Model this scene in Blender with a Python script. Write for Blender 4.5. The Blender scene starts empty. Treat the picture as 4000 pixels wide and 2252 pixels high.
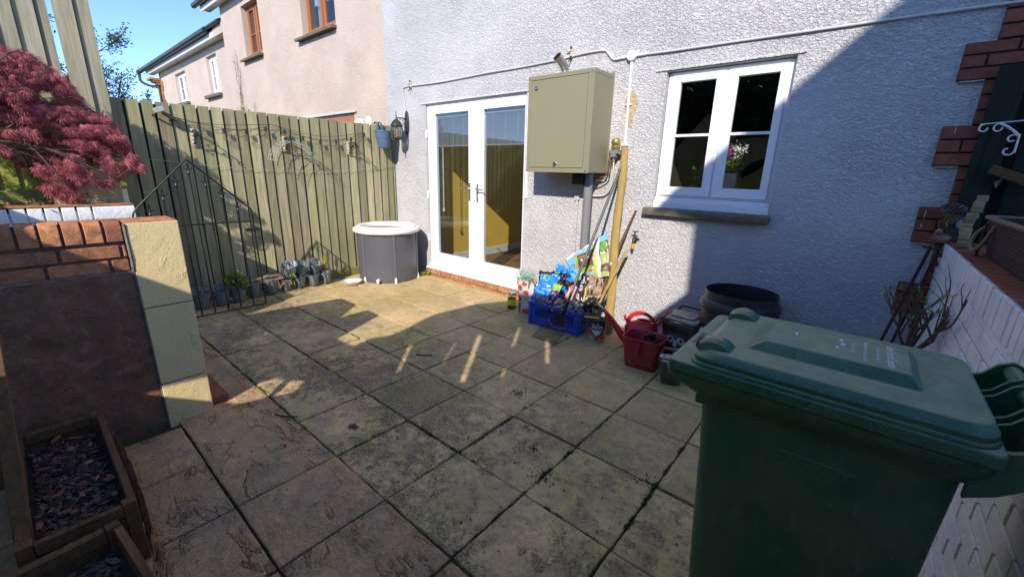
import bpy, math, random
from mathutils import Vector, Matrix, noise
from mathutils.geometry import tessellate_polygon
random.seed(7)
R = math.radians
sc = bpy.context.scene
# ---------------------------------------------------------------- camera, sky, sun
cam_d = bpy.data.cameras.new('camera'); cam = bpy.data.objects.new('camera', cam_d)
sc.collection.objects.link(cam); sc.camera = cam
cam_d.sensor_width = 36.0; cam_d.lens = 36.0 * 1618.94 / 4000.0
cam_d.clip_start = 0.02; cam_d.clip_end = 2000
_m = Matrix(((0.7626585927, -0.192952624, 0.6173501080), (0.6463582078, 0.1920372657, -0.7384732600), (0.0239361265, 0.9622322867, 0.2711753830))).to_4x4()
_m.translation = (0, 0, 1.49); cam.matrix_world = _m
SUN = Vector((0.47, -1.0, 0.70)).normalized()
world = bpy.data.worlds.new('World'); sc.world = world; world.use_nodes = True
wn = world.node_tree.nodes; wl = world.node_tree.links; wn.clear()
sky = wn.new('ShaderNodeTexSky'); sky.sky_type = 'NISHITA'; sky.sun_disc = False
sky.sun_elevation = math.asin(SUN.z); sky.sun_rotation = math.atan2(SUN.x, SUN.y)
sky.altitude = 50; sky.air_density = 0.42; sky.dust_density = 0.0; sky.ozone_density = 4.0
bg = wn.new('ShaderNodeBackground'); bg.inputs['Strength'].default_value = 0.15
wo = wn.new('ShaderNodeOutputWorld')
wl.new(sky.outputs[0], bg.inputs['Color']); wl.new(bg.outputs[0], wo.inputs['Surface'])
sun_d = bpy.data.lights.new('sun', 'SUN'); sun_d.energy = 2.05; sun_d.angle = R(0.4); sun_d.color = (1.0, 0.92, 0.80)
sun = bpy.data.objects.new('sun', sun_d); sc.collection.objects.link(sun)
sun.rotation_euler = SUN.to_track_quat('Z', 'Y').to_euler(); sun.location = SUN * 20
sc.view_settings.view_transform = 'Standard'; sc.view_settings.look = 'None'
sc.view_settings.exposure = 1.66; sc.view_settings.gamma = 1.0
try:
    sc.cycles.max_bounces = 8; sc.cycles.transparent_max_bounces = 12
except Exception: pass

# ---------------------------------------------------------------- helpers
class MB:
    """collects shapes, built as ONE mesh object; per face: material slot and a 0..1 tint"""
    def __init__(s): s.v = []; s.f = []; s.mi = []; s.t = []; s.mi0 = 0; s.t0 = 0.5; s.M = None
    def add(s, vs, fs, mi=None, t=None):
        n = len(s.v)
        if s.M is not None: vs = [s.M @ Vector(p) for p in vs]
        s.v += [tuple(p) for p in vs]
        for f in fs:
            s.f.append(tuple(i + n for i in f)); s.mi.append(s.mi0 if mi is None else mi); s.t.append(s.t0 if t is None else t)
        return s
    def hexa(s, p, mi=None, t=None):      # 8 points: bottom 4 (ccw), top 4
        return s.add(p, [(3, 2, 1, 0), (4, 5, 6, 7), (0, 1, 5, 4), (1, 2, 6, 5), (2, 3, 7, 6), (3, 0, 4, 7)], mi, t)
    def box(s, x0, x1, y0, y1, z0, z1, mi=None, t=None):
        return s.hexa([(x0, y0, z0), (x1, y0, z0), (x1, y1, z0), (x0, y1, z0), (x0, y0, z1), (x1, y0, z1), (x1, y1, z1), (x0, y1, z1)], mi, t)
    def obox(s, c, size, rot=None, mi=None, t=None):
        c = Vector(c); a, b, d = [q / 2 for q in size]; r = rot or Matrix.Identity(3)
        return s.hexa([c + r @ Vector(q) for q in ((-a, -b, -d), (a, -b, -d), (a, b, -d), (-a, b, -d), (-a, -b, d), (a, -b, d), (a, b, d), (-a, b, d))], mi, t)
    def beam(s, p0, p1, w, h, up=(0, 0, 1), mi=None, t=None):
        p0 = Vector(p0); p1 = Vector(p1); d = (p1 - p0).normalized(); x = d.cross(Vector(up))
        if x.length < 1e-4: x = d.cross(Vector((0, 1, 0)))
        x.normalize(); y = x.cross(d).normalized()
        a = x * w / 2; b = y * h / 2
        return s.hexa([p0 - a - b, p0 + a - b, p0 + a + b, p0 - a + b, p1 - a - b, p1 + a - b, p1 + a + b, p1 - a + b], mi, t)
    def loft(s, rings, caps=(True, True), mi=None, t=None, closed=True):
        n = len(rings[0]); vs = [p for r in rings for p in r]; fs = []
        for k in range(len(rings) - 1):
            for i in range(n if closed else n - 1):
                j = (i + 1) % n
                fs.append((k * n + i, k * n + j, (k + 1) * n + j, (k + 1) * n + i))
        if caps[0]: fs.append(tuple(reversed(range(n))))
        if caps[1]: fs.append(tuple(range((len(rings) - 1) * n, len(rings) * n)))
        return s.add(vs, fs, mi, t)
    def tube(s, pts, r, seg=8, mi=None, t=None, flat=1.0):
        pts = [Vector(p) for p in pts]; rr = r if isinstance(r, (list, tuple)) else [r] * len(pts); rings = []
        n0 = None
        for i, p in enumerate(pts):
            a = pts[max(i - 1, 0)]; b = pts[min(i + 1, len(pts) - 1)]; d = (b - a).normalized()
            if n0 is None:
                n0 = d.cross(Vector((0, 0, 1)))
                if n0.length < 0.1: n0 = d.cross(Vector((0, 1, 0)))
            else: n0 = n0 - d * n0.dot(d)
            n0.normalize(); b0 = d.cross(n0)
            rings.append([p + (n0 * math.cos(2 * math.pi * k / seg) + b0 * math.sin(2 * math.pi * k / seg) * flat) * rr[i] for k in range(seg)])
        return s.loft(rings, (True, True), mi, t)
    def lathe(s, prof, c=(0, 0, 0), seg=24, mi=None, t=None, sx=1, sy=1, caps=(False, False), R3=None):
        c = Vector(c); rings = []
        for (r, z) in prof:
            ring = [Vector((math.cos(2 * math.pi * k / seg) * r * sx, math.sin(2 * math.pi * k / seg) * r * sy, z)) for k in range(seg)]
            if R3 is not None: ring = [R3 @ q for q in ring]
            rings.append([c + q for q in ring])
        return s.loft(rings, caps, mi, t)
    def prism(s, poly, f0, f1, mi=None, t=None, holes=()):
        """poly: 2-D points; f0/f1 map a 2-D point to 3-D on the two faces"""
        loops = [list(poly)] + [list(h) for h in holes]; flat = [p for l in loops for p in l]
        tris = tessellate_polygon([[Vector((p[0], p[1], 0)) for p in l] for l in loops])
        n = len(flat); vs = [f0(p) for p in flat] + [f1(p) for p in flat]; fs = []
        for a, b, c in tris: fs.append((a, b, c)); fs.append((c + n, b + n, a + n))
        o = 0
        for l in loops:
            m = len(l)
            for i in range(m):
                j = (i + 1) % m; fs.append((o + i, o + j, o + j + n, o + i + n))
            o += m
        return s.add(vs, fs, mi, t)
    def sphere(s, c, r, seg=12, rings=8, mi=None, t=None, sc3=(1, 1, 1)):
        c = Vector(c); prof = [(math.sin(math.pi * k / rings), -math.cos(math.pi * k / rings)) for k in range(rings + 1)]
        rg = [[c + Vector((math.cos(2 * math.pi * q / seg) * max(a, 1e-4) * r * sc3[0], math.sin(2 * math.pi * q / seg) * max(a, 1e-4) * r * sc3[1], z * r * sc3[2])) for q in range(seg)] for a, z in prof]
        return s.loft(rg, (False, False), mi, t)
    def build(s, name, mats, parent=None, smooth=False, sharp=38, bevel=0, bseg=2, origin='base', fixn=True):
        me = bpy.data.meshes.new(name)
        o = bpy.data.objects.new(name, me)
        off = Vector((0, 0, 0))
        if parent is None and origin == 'base' and s.v:
            xs = [p[0] for p in s.v]; ys = [p[1] for p in s.v]; zs = [p[2] for p in s.v]
            off = Vector(((min(xs) + max(xs)) / 2, (min(ys) + max(ys)) / 2, min(zs)))
        me.from_pydata([Vector(p) - off for p in s.v], [], s.f)
        if not isinstance(mats, (list, tuple)): mats = [mats]
        for m in mats: me.materials.append(m)
        me.polygons.foreach_set('material_index', s.mi)
        a = me.attributes.new('tint', 'FLOAT', 'FACE'); a.data.foreach_set('value', s.t)
        if fixn:
            import bmesh
            b = bmesh.new(); b.from_mesh(me); bmesh.ops.recalc_face_normals(b, faces=b.faces); b.to_mesh(me); b.free()
        if smooth:
            me.polygons.foreach_set('use_smooth', [True] * len(me.polygons))
            me.set_sharp_from_angle(angle=R(sharp))
        me.update()
        sc.collection.objects.link(o); o.location = off
        if parent is not None:
            o.parent = parent; o.matrix_parent_inverse = WM(parent).inverted()
        if bevel:
            bm_ = o.modifiers.new('bevel', 'BEVEL'); bm_.width = bevel; bm_.segments = bseg; bm_.limit_method = 'ANGLE'; bm_.angle_limit = R(35)
            bm_.harden_normals = True
            me.polygons.foreach_set('use_smooth', [True] * len(me.polygons))
        return o
def WM(o):
    if o.parent is None: return o.matrix_basis.copy()
    return WM(o.parent) @ o.matrix_parent_inverse @ o.matrix_basis
def tag(o, label, cat, group=None):
    o['label'] = label; o['category'] = cat
    if group: o['group'] = group
    return o
def thing(name, label, cat, loc=(0, 0, 0), rz=0, group=None):
    o = bpy.data.objects.new(name, None); sc.collection.objects.link(o)
    o.location = loc; o.rotation_euler = (0, 0, rz); o.empty_display_size = 0.05
    return tag(o, label, cat, group)
def struct(o, kind='structure'): o['kind'] = kind; return o
def dup(root, loc, rz=0, label=None, group=None, scale=None):
    r = root.copy(); sc.collection.objects.link(r); r.location = loc; r.rotation_euler = (0, 0, rz)
    if scale: r.scale = (scale,) * 3
    if label: r['label'] = label
    if group: r['group'] = group
    for ch in list(root.children):
        c = ch.copy(); sc.collection.objects.link(c); c.parent = r
        for g in list(ch.children):
            d = g.copy(); sc.collection.objects.link(d); d.parent = c
    return r
def rrect(w, d, r, n=4, cx=0, cy=0):
    pts = []
    for (sx, sy, a0) in ((1, 1, 0), (-1, 1, 90), (-1, -1, 180), (1, -1, 270)):
        for k in range(n + 1):
            a = R(a0 + 90 * k / n); pts.append((cx + sx * (w / 2 - r) + r * math.cos(a), cy + sy * (d / 2 - r) + r * math.sin(a)))
    return pts
def ring(pts, z): return [Vector((p[0], p[1], z)) for p in pts]
def catmull(pts, n=6):
    pts = [Vector(p) for p in pts]; out = []
    P = [pts[0]] + pts + [pts[-1]]
    for i in range(1, len(P) - 2):
        for k in range(n):
            t = k / n; a, b, c, d = P[i - 1], P[i], P[i + 1], P[i + 2]
            out.append(0.5 * ((2 * b) + (-a + c) * t + (2 * a - 5 * b + 4 * c - d) * t * t + (-a + 3 * b - 3 * c + d) * t ** 3))
    out.append(pts[-1]); return out
U = random.uniform
def leafy(mb, c, r, n, L, mi=0, flat=1):
    for _ in range(n):
        a = Vector((U(-1, 1), U(-1, 1), U(-1, 1) * flat))
        if a.length > 1: continue
        p = Vector(c) + a * r; d = Vector((U(-1, 1), U(-1, 1), U(-.6, 1))).normalized(); s_ = d.cross(Vector((U(-1, 1), U(-1, 1), U(-1, 1)))).normalized(); l = L * U(.6, 1.2)
        mb.add([p, p + d * l * .5 + s_ * l * .22, p + d * l, p + d * l * .5 - s_ * l * .22], [(0, 1, 2, 3)], mi, random.random())
leafy_ = leafy

# ---------------------------------------------------------------- materials
class NT:
    def __init__(s, name):
        s.m = bpy.data.materials.new(name); s.m.use_nodes = True; s.n = s.m.node_tree.nodes; s.l = s.m.node_tree.links
        s.n.clear(); s.out = s.n.new('ShaderNodeOutputMaterial'); s.b = s.n.new('ShaderNodeBsdfPrincipled')
        s.l.new(s.b.outputs[0], s.out.inputs['Surface']); s.tc = s.n.new('ShaderNodeTexCoord'); s._geo = None
    def pos(s, scale=(1, 1, 1), src='Object', rot=(0, 0, 0)):
        mp = s.n.new('ShaderNodeMapping'); mp.inputs['Scale'].default_value = scale; mp.inputs['Rotation'].default_value = rot
        s.l.new(s.tc.outputs[src], mp.inputs[0]); return mp.outputs[0]
    def noise(s, vec, scale, detail=3, rough=.55, dist=0, out=0):
        q = s.n.new('ShaderNodeTexNoise'); q.inputs['Scale'].default_value = scale; q.inputs['Detail'].default_value = detail
        q.inputs['Roughness'].default_value = rough; q.inputs['Distortion'].default_value = dist
        s.l.new(vec, q.inputs['Vector']); return q.outputs[out]
    def voro(s, vec, scale, feat='F1', smooth=None, out=0, rnd=1.0):
        q = s.n.new('ShaderNodeTexVoronoi'); q.feature = feat; q.inputs['Scale'].default_value = scale
        q.inputs['Randomness'].default_value = rnd; s.l.new(vec, q.inputs['Vector'])
        if smooth is not None: q.inputs['Smoothness'].default_value = smooth
        return q.outputs[out]
    def ramp(s, x, stops, interp='LINEAR'):
        q = s.n.new('ShaderNodeValToRGB'); q.color_ramp.interpolation = interp; s.l.new(x, q.inputs[0]); e = q.color_ramp.elements
        while len(e) < len(stops): e.new(0.5)
        for k, (p, c) in enumerate(stops):
            e[k].position = p; e[k].color = (c, c, c, 1) if not isinstance(c, (tuple, list)) else tuple(c) + (1,)
        return q.outputs[0]
    def mix(s, f, a, b, mode='MIX'):
        q = s.n.new('ShaderNodeMix'); q.data_type = 'RGBA'; q.blend_type = mode; q.clamp_factor = True
        for val, idx in ((f, 0), (a, 6), (b, 7)):
            if isinstance(val, (int, float)): q.inputs[idx].default_value = val if idx == 0 else (val, val, val, 1)
            elif isinstance(val, (tuple, list)): q.inputs[idx].default_value = tuple(val) + (1,)
            else: s.l.new(val, q.inputs[idx])
        return q.outputs[2]
    def math(s, op, a, b=0.0, c=0.0):
        q = s.n.new('ShaderNodeMath'); q.operation = op
        for k, v in enumerate((a, b, c)):
            if isinstance(v, (int, float)): q.inputs[k].default_value = v
            else: s.l.new(v, q.inputs[k])
        return q.outputs[0]
    def tint(s, name='tint'):
        q = s.n.new('ShaderNodeAttribute'); q.attribute_name = name; return q.outputs['Fac']
    def bump(s, h, dist=.01, strength=1.0, prev=None):
        q = s.n.new('ShaderNodeBump'); q.inputs['Distance'].default_value = dist; q.inputs['Strength'].default_value = strength
        s.l.new(h, q.inputs['Height'])
        if prev is not None: s.l.new(prev, q.inputs['Normal'])
        return q.outputs[0]
    def set(s, **k):
        for a, v in k.items():
            key = {'col': 'Base Color', 'rough': 'Roughness', 'metal': 'Metallic', 'nor': 'Normal', 'spec': 'Specular IOR Level', 'coat': 'Coat Weight', 'emit': 'Emission Color', 'es': 'Emission Strength', 'trans': 'Transmission Weight', 'alpha': 'Alpha', 'sss': 'Subsurface Weight'}[a]
            i = s.b.inputs[key]
            if isinstance(v, (int, float)): i.default_value = v
            elif isinstance(v, (tuple, list)): i.default_value = tuple(v) + (1,)
            else: s.l.new(v, i)
        return s
def pm(name, c1, c2=None, rough=.5, metal=0, ns=12, bump=0, bs=60, tv=0, spec=.5, coat=0, stretch=(1, 1, 1), rv=.1):
    """generic material: two noise-mixed tones, roughness variation, fine bump, per-face tint tv"""
    n = NT(name); v = n.pos(stretch); c2 = c2 or tuple(q * .75 for q in c1)
    f = n.ramp(n.noise(v, ns, 5, .6), [(.3, 0.0), (.72, 1.0)])
    col = n.mix(f, c1, c2)
    if tv:
        k = n.math('MULTIPLY_ADD', n.tint(), 2 * tv, 1 - tv); col = n.mix(1.0, col, k, 'MULTIPLY')
    n.set(col=col, metal=metal, spec=spec, coat=coat, rough=n.math('MULTIPLY_ADD', f, rv, max(rough - rv / 2, .03)))
    if bump: n.set(nor=n.bump(n.noise(v, bs, 4), .004, bump))
    return n.m

def mat_roughcast(name, base, dirt, amp=1.0, stain=.5):
    n = NT(name); v = n.pos()
    d = n.noise(v, 28, 2, .5, 0, 1)
    vd = n.n.new('ShaderNodeVectorMath'); vd.operation = 'MULTIPLY_ADD'; n.l.new(d, vd.inputs[0]); vd.inputs[1].default_value = (.035, .035, .035); n.l.new(v, vd.inputs[2])
    sq = n.n.new('ShaderNodeVectorMath'); sq.operation = 'MULTIPLY'; n.l.new(vd.outputs[0], sq.inputs[0]); sq.inputs[1].default_value = (1.0, 1.15, 1.6)
    h1 = n.noise(sq.outputs[0], 50, 3, .55, .7)
    h2 = n.voro(sq.outputs[0], 40, 'SMOOTH_F1', .3)
    h = n.math('ADD', n.ramp(h1, [(.36, 0.0), (.62, 1.0)]), n.math('MULTIPLY', h2, -.7))
    hb = n.noise(v, 5, 3); am = n.ramp(n.noise(v, 1.7, 3), [(.3, .55), (.7, 1.15)])
    h = n.math('ADD', n.math('MULTIPLY', h, am), n.math('MULTIPLY', hb, .9))
    big = n.ramp(n.noise(v, 1.3, 5, .6), [(.35, 0.0), (.75, 1.0)])
    col = n.mix(n.math('MULTIPLY', big, .55), base, tuple(a * .82 for a in base))
    spots = n.ramp(n.noise(n.pos((1, 1, .45)), 3.1, 6, .7), [(.66, 0.0), (.78, 1.0)])
    col = n.mix(n.math('MULTIPLY', spots, stain), col, dirt)
    stk = n.math('MULTIPLY', n.ramp(n.noise(n.pos((5, 5, .35)), 1.6, 5, .6), [(.55, 0.0), (.75, 1.0)]), stain * .35); col = n.mix(stk, col, n.mix(.5, base, dirt))
    pit = n.ramp(h, [(.0, 1.0), (.3, 0.0)]); col = n.mix(n.math('MULTIPLY', pit, .14), col, tuple(a * .5 for a in dirt))
    n.set(col=col, rough=.92, spec=.2, nor=n.bump(h, .0105 * amp, .9)); return n.m
M = {}
M['render_grey'] = mat_roughcast('roughcast_render', (.585, .575, .59), (.40, .30, .21), 1.0, .75)
M['render_pink'] = mat_roughcast('pink_render', (.60, .49, .41), (.58, .44, .35), .7, .2)
M['render_lintel'] = mat_roughcast('render_drip', (.62, .62, .60), (.3, .3, .22), 1.0, .6)

def mat_wood(name, c1, c2, algae, aw=.5, axis=2, tv=.3, gs=38, bump=.8, foot=None):
    n = NT(name); st = [gs, gs, gs]; st[axis] = gs * .06; v = n.pos(tuple(q / gs for q in st)); v0 = n.pos()
    t = n.tint(); off = n.n.new('ShaderNodeVectorMath'); off.operation = 'ADD'; n.l.new(v, off.inputs[0])
    cb = n.n.new('ShaderNodeCombineXYZ'); k = n.math('MULTIPLY', t, 37.0)
    for q in range(3): n.l.new(k, cb.inputs[q])
    n.l.new(cb.outputs[0], off.inputs[1]); vv = off.outputs[0]
    g = n.noise(vv, gs, 5, .6, .8); g2 = n.noise(vv, gs * .25, 3, .6, 2.0)
    col = n.mix(n.ramp(g, [(.3, 0.0), (.7, 1.0)]), c1, c2)
    al = n.math('MULTIPLY', n.ramp(n.noise(vv, 6, 4, .6), [(.3, 0.0), (.7, 1.0)]), aw); col = n.mix(al, col, algae)
    if foot:
        sz = n.n.new('ShaderNodeSeparateXYZ'); n.l.new(v0, sz.inputs[0]); fo = n.ramp(n.math('ADD', n.math('MULTIPLY', sz.outputs[2], .3), n.math('MULTIPLY', n.noise(v0, 7, 4), .12)), [(.46 + foot, .9), (.60 + foot, 0.0)]); col = n.mix(fo, col, (.33, .37, .07))
    dark = n.ramp(g2, [(.25, 1.0), (.42, 0.0)]); col = n.mix(n.math('MULTIPLY', dark, .45), col, tuple(a * .45 for a in c2))
    col = n.mix(1.0, col, n.math('MULTIPLY_ADD', t, 2 * tv, 1 - tv), 'MULTIPLY')
    kn = n.voro(vv, 7.5, 'F1'); kd = n.ramp(kn, [(.05, 1.0), (.11, 0.0)]); col = n.mix(n.math('MULTIPLY', kd, .55), col, tuple(a * .35 for a in c2))
    n.set(col=col, rough=.85, spec=.2, nor=n.bump(n.math('ADD', g, n.math('MULTIPLY', g2, .6)), .004, bump)); return n.m
M['fence'] = mat_wood('fence_wood', (.46, .385, .265), (.21, .19, .12), (.25, .27, .10), .55, 2, .34, bump=1.1)
M['fence_tall'] = mat_wood('tall_fence_wood', (.38, .345, .26), (.20, .18, .13), (.24, .24, .12), .4, 2, .25, foot=.02)
M['fence_green'] = mat_wood('mossy_board', (.30, .30, .12), (.22, .22, .09), (.26, .29, .07), .6)
M['fence_dark'] = mat_wood('dark_fence_wood', (.020, .028, .022), (.012, .018, .014), (.018, .034, .018), .4)
M['gravelboard'] = mat_wood('gravel_board', (.26, .23, .12), (.17, .15, .08), (.16, .20, .06), .6, 1)
M['timber_post'] = mat_wood('round_post_wood', (.42, .28, .10), (.30, .19, .07), (.22, .22, .07), .35, 2, .1)
M['planter_wood'] = mat_wood('planter_wood', (.18, .095, .045), (.085, .045, .026), (.085, .06, .03), .4, 0, .25)
M['scrap_wood'] = mat_wood('scrap_wood', (.33, .24, .15), (.22, .15, .09), (.2, .16, .09), .3, 1, .2)
M['pale_log'] = mat_wood('pale_edging_wood', (.34, .27, .15), (.22, .17, .09), (.20, .18, .08), .5, 0, .3)

def mat_slab(name, a, b, c, green, gw, grime, riven, edge):
    n = NT(name); v = n.pos(); t = n.tint()
    cb = n.n.new('ShaderNodeCombineXYZ'); k = n.math('MULTIPLY', t, 91.0); n.l.new(k, cb.inputs[0]); n.l.new(k, cb.inputs[1])
    ad = n.n.new('ShaderNodeVectorMath'); ad.operation = 'ADD'; n.l.new(v, ad.inputs[0]); n.l.new(cb.outputs[0], ad.inputs[1]); vv = ad.outputs[0]
    big = n.noise(vv, 3.2, 4, .6, .6); mid = n.noise(vv, 15, 7, .78, .2); fine = n.noise(v, 90, 4, .7)
    col = n.mix(n.ramp(t, [(.0, 0.0), (1.0, 1.0)]), a, b)
    col = n.mix(n.ramp(big, [(.35, 0.0), (.7, 1.0)]), col, c)
    gr = n.ramp(n.noise(v, 2.1, 4, .6, .5), [(.44, 0.0), (.62, 1.0)]); col = n.mix(n.math('MULTIPLY', gr, gw), col, green)
    sepy = n.n.new('ShaderNodeSeparateXYZ'); n.l.new(v, sepy.inputs[0]); grime_shade = n.ramp(n.math('ADD', n.math('MULTIPLY', sepy.outputs[1], .25), n.math('MULTIPLY', n.noise(v, 1.2, 2), .3)), [(.50, 1.0), (.78, .30)])   # grime, plus shade painted in: near slabs darkened, sunlit far slabs kept light
    md = n.ramp(n.math('ADD', n.math('MULTIPLY', n.noise(vv, 5.5, 6, .72, .5), .8), n.math('MULTIPLY', n.noise(v, 38, 4, .7), .25)), [(.46, 0.0), (.66, 1.0)]); col = n.mix(n.math('MULTIPLY', md, n.math('MULTIPLY', grime_shade, grime * .82)), col, (.215, .165, .135))
    di = n.ramp(n.math('ADD', mid, n.math('MULTIPLY', n.noise(v, 1.1, 3, .6), .9)), [(.90, 0.0), (1.12, 1.0)])
    sp = n.ramp(n.noise(v, 75, 4, .75), [(.40, 0.0), (.58, 1.0)])
    col = n.mix(n.math('MULTIPLY', n.math('MULTIPLY', di, n.math('MULTIPLY_ADD', sp, .78, .22)), n.math('MULTIPLY', grime_shade, grime)), col, (.085, .068, .055))
    blot = n.ramp(n.noise(v, 26, 5, .75, .3), [(.62, 0.0), (.69, 1.0)]); col = n.mix(n.math('MULTIPLY', blot, grime * .9), col, (.06, .052, .045))
    col = n.mix(n.math('MULTIPLY', n.ramp(fine, [(.3, 0.0), (.7, 1.0)]), .35), col, n.mix(1.0, col, .55, 'MULTIPLY'))
    # riven steps
    rv = n.noise(n.pos((.75, 2.0, 1.6)), 2.6, 6, .6, .5); st = n.math('FRACT', n.math('MULTIPLY', n.math('ADD', rv, n.math('MULTIPLY', t, 3.0)), 3.1)); msk = n.ramp(n.noise(v, 4.3, 2), [(.42, 0.0), (.56, 1.0)])
    stp = n.ramp(st, [(.0, 0.0), (.84, .6), (.93, 1.0), (1.0, 0.0)])
    rid = n.math('MULTIPLY', n.ramp(st, [(.93, 0.0), (.975, 1.0), (1.0, .2)]), msk); col = n.mix(n.math('MULTIPLY', rid, edge), col, n.mix(1.0, col, .45, 'MULTIPLY'))
    nb = n.bump(n.math('ADD', n.math('MULTIPLY', n.math('MULTIPLY', stp, msk), riven), n.math('ADD', n.math('MULTIPLY', mid, .35), n.math('MULTIPLY', fine, .12))), .012, .9)
    n.set(col=col, rough=.88, spec=.25, nor=nb); return n.m
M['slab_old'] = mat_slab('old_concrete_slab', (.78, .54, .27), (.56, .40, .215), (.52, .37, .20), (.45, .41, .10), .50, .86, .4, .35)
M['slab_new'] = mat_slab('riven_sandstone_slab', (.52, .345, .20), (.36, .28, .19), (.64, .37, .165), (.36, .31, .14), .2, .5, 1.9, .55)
M['joint'] = pm('joint_dirt', (.030, .028, .018), (.05, .065, .018), .95, ns=9, bump=.6, bs=70)
M['soil'] = pm('dark_soil', (.045, .032, .024), (.02, .015, .012), .95, ns=25, bump=1, bs=90)
M['ground'] = pm('rough_ground', (.09, .10, .05), (.06, .05, .03), .95, ns=.8, bump=.6, bs=20)
M['yellow_stone'] = mat_slab('yellow_sandstone_cladding', (.80, .615, .31), (.77, .60, .31), (.83, .64, .33), (.70, .585, .31), .2, .06, .4, .4)
M['block_stone'] = mat_slab('buff_sandstone_block', (.46, .36, .22), (.42, .33, .20), (.5, .4, .26), (.4, .34, .2), .2, .25, .3, .3)

def mat_brick(name, a, b, dark, paint=None, pw=0):
    n = NT(name); v = n.pos(); t = n.tint()
    col = n.mix(t, a, b); f = n.ramp(n.noise(v, 22, 5, .65, .4), [(.38, 0.0), (.68, 1.0)])
    col = n.mix(n.math('MULTIPLY', f, .72), col, dark)
    col = n.mix(n.math('MULTIPLY', n.ramp(n.noise(v, 120, 3), [(.5, 0.0), (.7, 1.0)]), .3), col, tuple(q * .5 for q in dark))
    if paint:
        w = n.ramp(n.noise(v, 30, 5, .7), [(1 - pw - .12, 1.0), (1 - pw, 0.0)]) if pw < 1 else 1.0
        col = n.mix(w, col, n.mix(n.math('MULTIPLY', n.ramp(n.noise(v, 6, 4), [(.4, 0.0), (.7, 1.0)]), .5), paint, tuple(q * .72 for q in paint)))
    n.set(col=col, rough=.9, spec=.25, nor=n.bump(n.math('ADD', n.noise(v, 40, 4), n.math('MULTIPLY', n.noise(v, 200, 3), .4)), .006, .8)); return n.m
M['brick_orange'] = mat_brick('orange_brick', (.62, .27, .12), (.30, .12, .07), (.13, .065, .045))
M['brick_red'] = mat_brick('red_brick', (.30, .10, .06), (.22, .085, .06), (.14, .06, .045))
M['brick_quoin'] = mat_brick('quoin_brick', (.33, .105, .055), (.22, .075, .05), (.15, .06, .045))
M['brick_white'] = mat_brick('white_painted_brick', (.3, .12, .08), (.3, .12, .08), (.2, .1, .07), (.74, .74, .76), 1)
M['mortar'] = pm('mortar', (.22, .20, .17), (.12, .10, .085), .95, ns=30, bump=.6, bs=90)
M['mortar_dark'] = pm('dark_mortar', (.085, .055, .045), (.05, .035, .03), .95, ns=30, bump=.6)
M['mortar_red'] = pm('red_mortar', (.16, .085, .06), (.11, .055, .04), .95, ns=30, bump=.6)
def mat_brown():
    n = NT('brown_wall_render'); v = n.pos(); f = n.ramp(n.noise(v, 4.5, 7, .7, .6), [(.32, 0.0), (.68, 1.0)]); col = n.mix(f, (.24, .125, .075), (.11, .062, .042))
    f2 = n.ramp(n.noise(v, 14, 6, .7, .3), [(.50, 0.0), (.64, 1.0)]); col = n.mix(n.math('MULTIPLY', f2, .5), col, (.30, .19, .13)); f3 = n.ramp(n.noise(v, 70, 4, .7), [(.58, 0.0), (.68, 1.0)]); col = n.mix(n.math('MULTIPLY', f3, .5), col, (.055, .035, .028))
    sp = n.n.new('ShaderNodeSeparateXYZ'); n.l.new(v, sp.inputs[0]); dm = n.ramp(n.math('ADD', sp.outputs[2], n.math('MULTIPLY', n.noise(v, 6, 4), .25)), [(.12, 1.0), (.30, 0.0)]); col = n.mix(n.math('MULTIPLY', dm, .55), col, (.075, .07, .04))
    n.set(col=col, rough=.93, spec=.2, nor=n.bump(n.math('ADD', n.noise(v, 9, 5, .6), n.math('MULTIPLY', n.noise(v, 120, 4), .18)), .02, 1.0)); return n.m
M['brown_render'] = mat_brown()
M['upvc'] = pm('white_upvc', (.80, .80, .83), (.76, .76, .80), .28, ns=3, rv=.08)
M['wood_upvc'] = pm('oak_brown_frame', (.38, .12, .025), (.27, .08, .02), .4, ns=20, stretch=(1, 1, .1))
M['white_paint'] = pm('white_gloss', (.75, .75, .74), (.62, .62, .60), .4, ns=8)
M['gasket'] = pm('black_gasket', (.02, .02, .02), None, .6)
M['chrome'] = pm('chrome', (.65, .65, .66), (.55, .55, .56), .18, 1)
M['stainless'] = pm('stainless_flue', (.55, .52, .48), (.4, .36, .3), .28, 1, ns=20)
M['brass'] = pm('brass_bowl', (.55, .42, .14), (.4, .3, .1), .3, .8)
M['shaft'] = pm('dark_grey_shaft', (.11, .105, .105), (.07, .065, .065), .5, ns=9)
M['copper'] = pm('copper_pipe', (.22, .12, .08), (.14, .08, .06), .45, .6)
M['black_iron'] = pm('black_iron', (.018, .018, .02), (.03, .025, .022), .38, .4, ns=30)
M['rust_iron'] = pm('rusty_iron', (.07, .025, .02), (.035, .015, .015), .7, .3, ns=40)
M['old_iron'] = pm('dark_cast_lantern', (.055, .06, .065), (.03, .035, .04), .45, .5, ns=40)
M['sill_stone'] = pm('stone_sill', (.17, .145, .10), (.085, .075, .055), .9, ns=14, bump=.7, bs=60)
M['boiler'] = pm('khaki_painted_steel', (.235, .225, .143), (.22, .212, .132), .42, ns=2.5, rv=.06)
M['boiler_dark'] = pm('shadow_gap', (.08, .075, .05), None, .7)
M['pipe_grey'] = pm('grey_plastic_pipe', (.20, .20, .21), (.165, .165, .17), .45, ns=5)
M['cable'] = pm('white_cable', (.60, .60, .57), (.48, .48, .44), .5, ns=14)
M['roof_tile'] = pm('dark_roof_tile', (.05, .052, .055), (.035, .036, .04), .8, ns=10, bump=.5)
M['gutter'] = pm('black_gutter', (.025, .027, .03), (.035, .037, .04), .4, ns=6)
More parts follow.
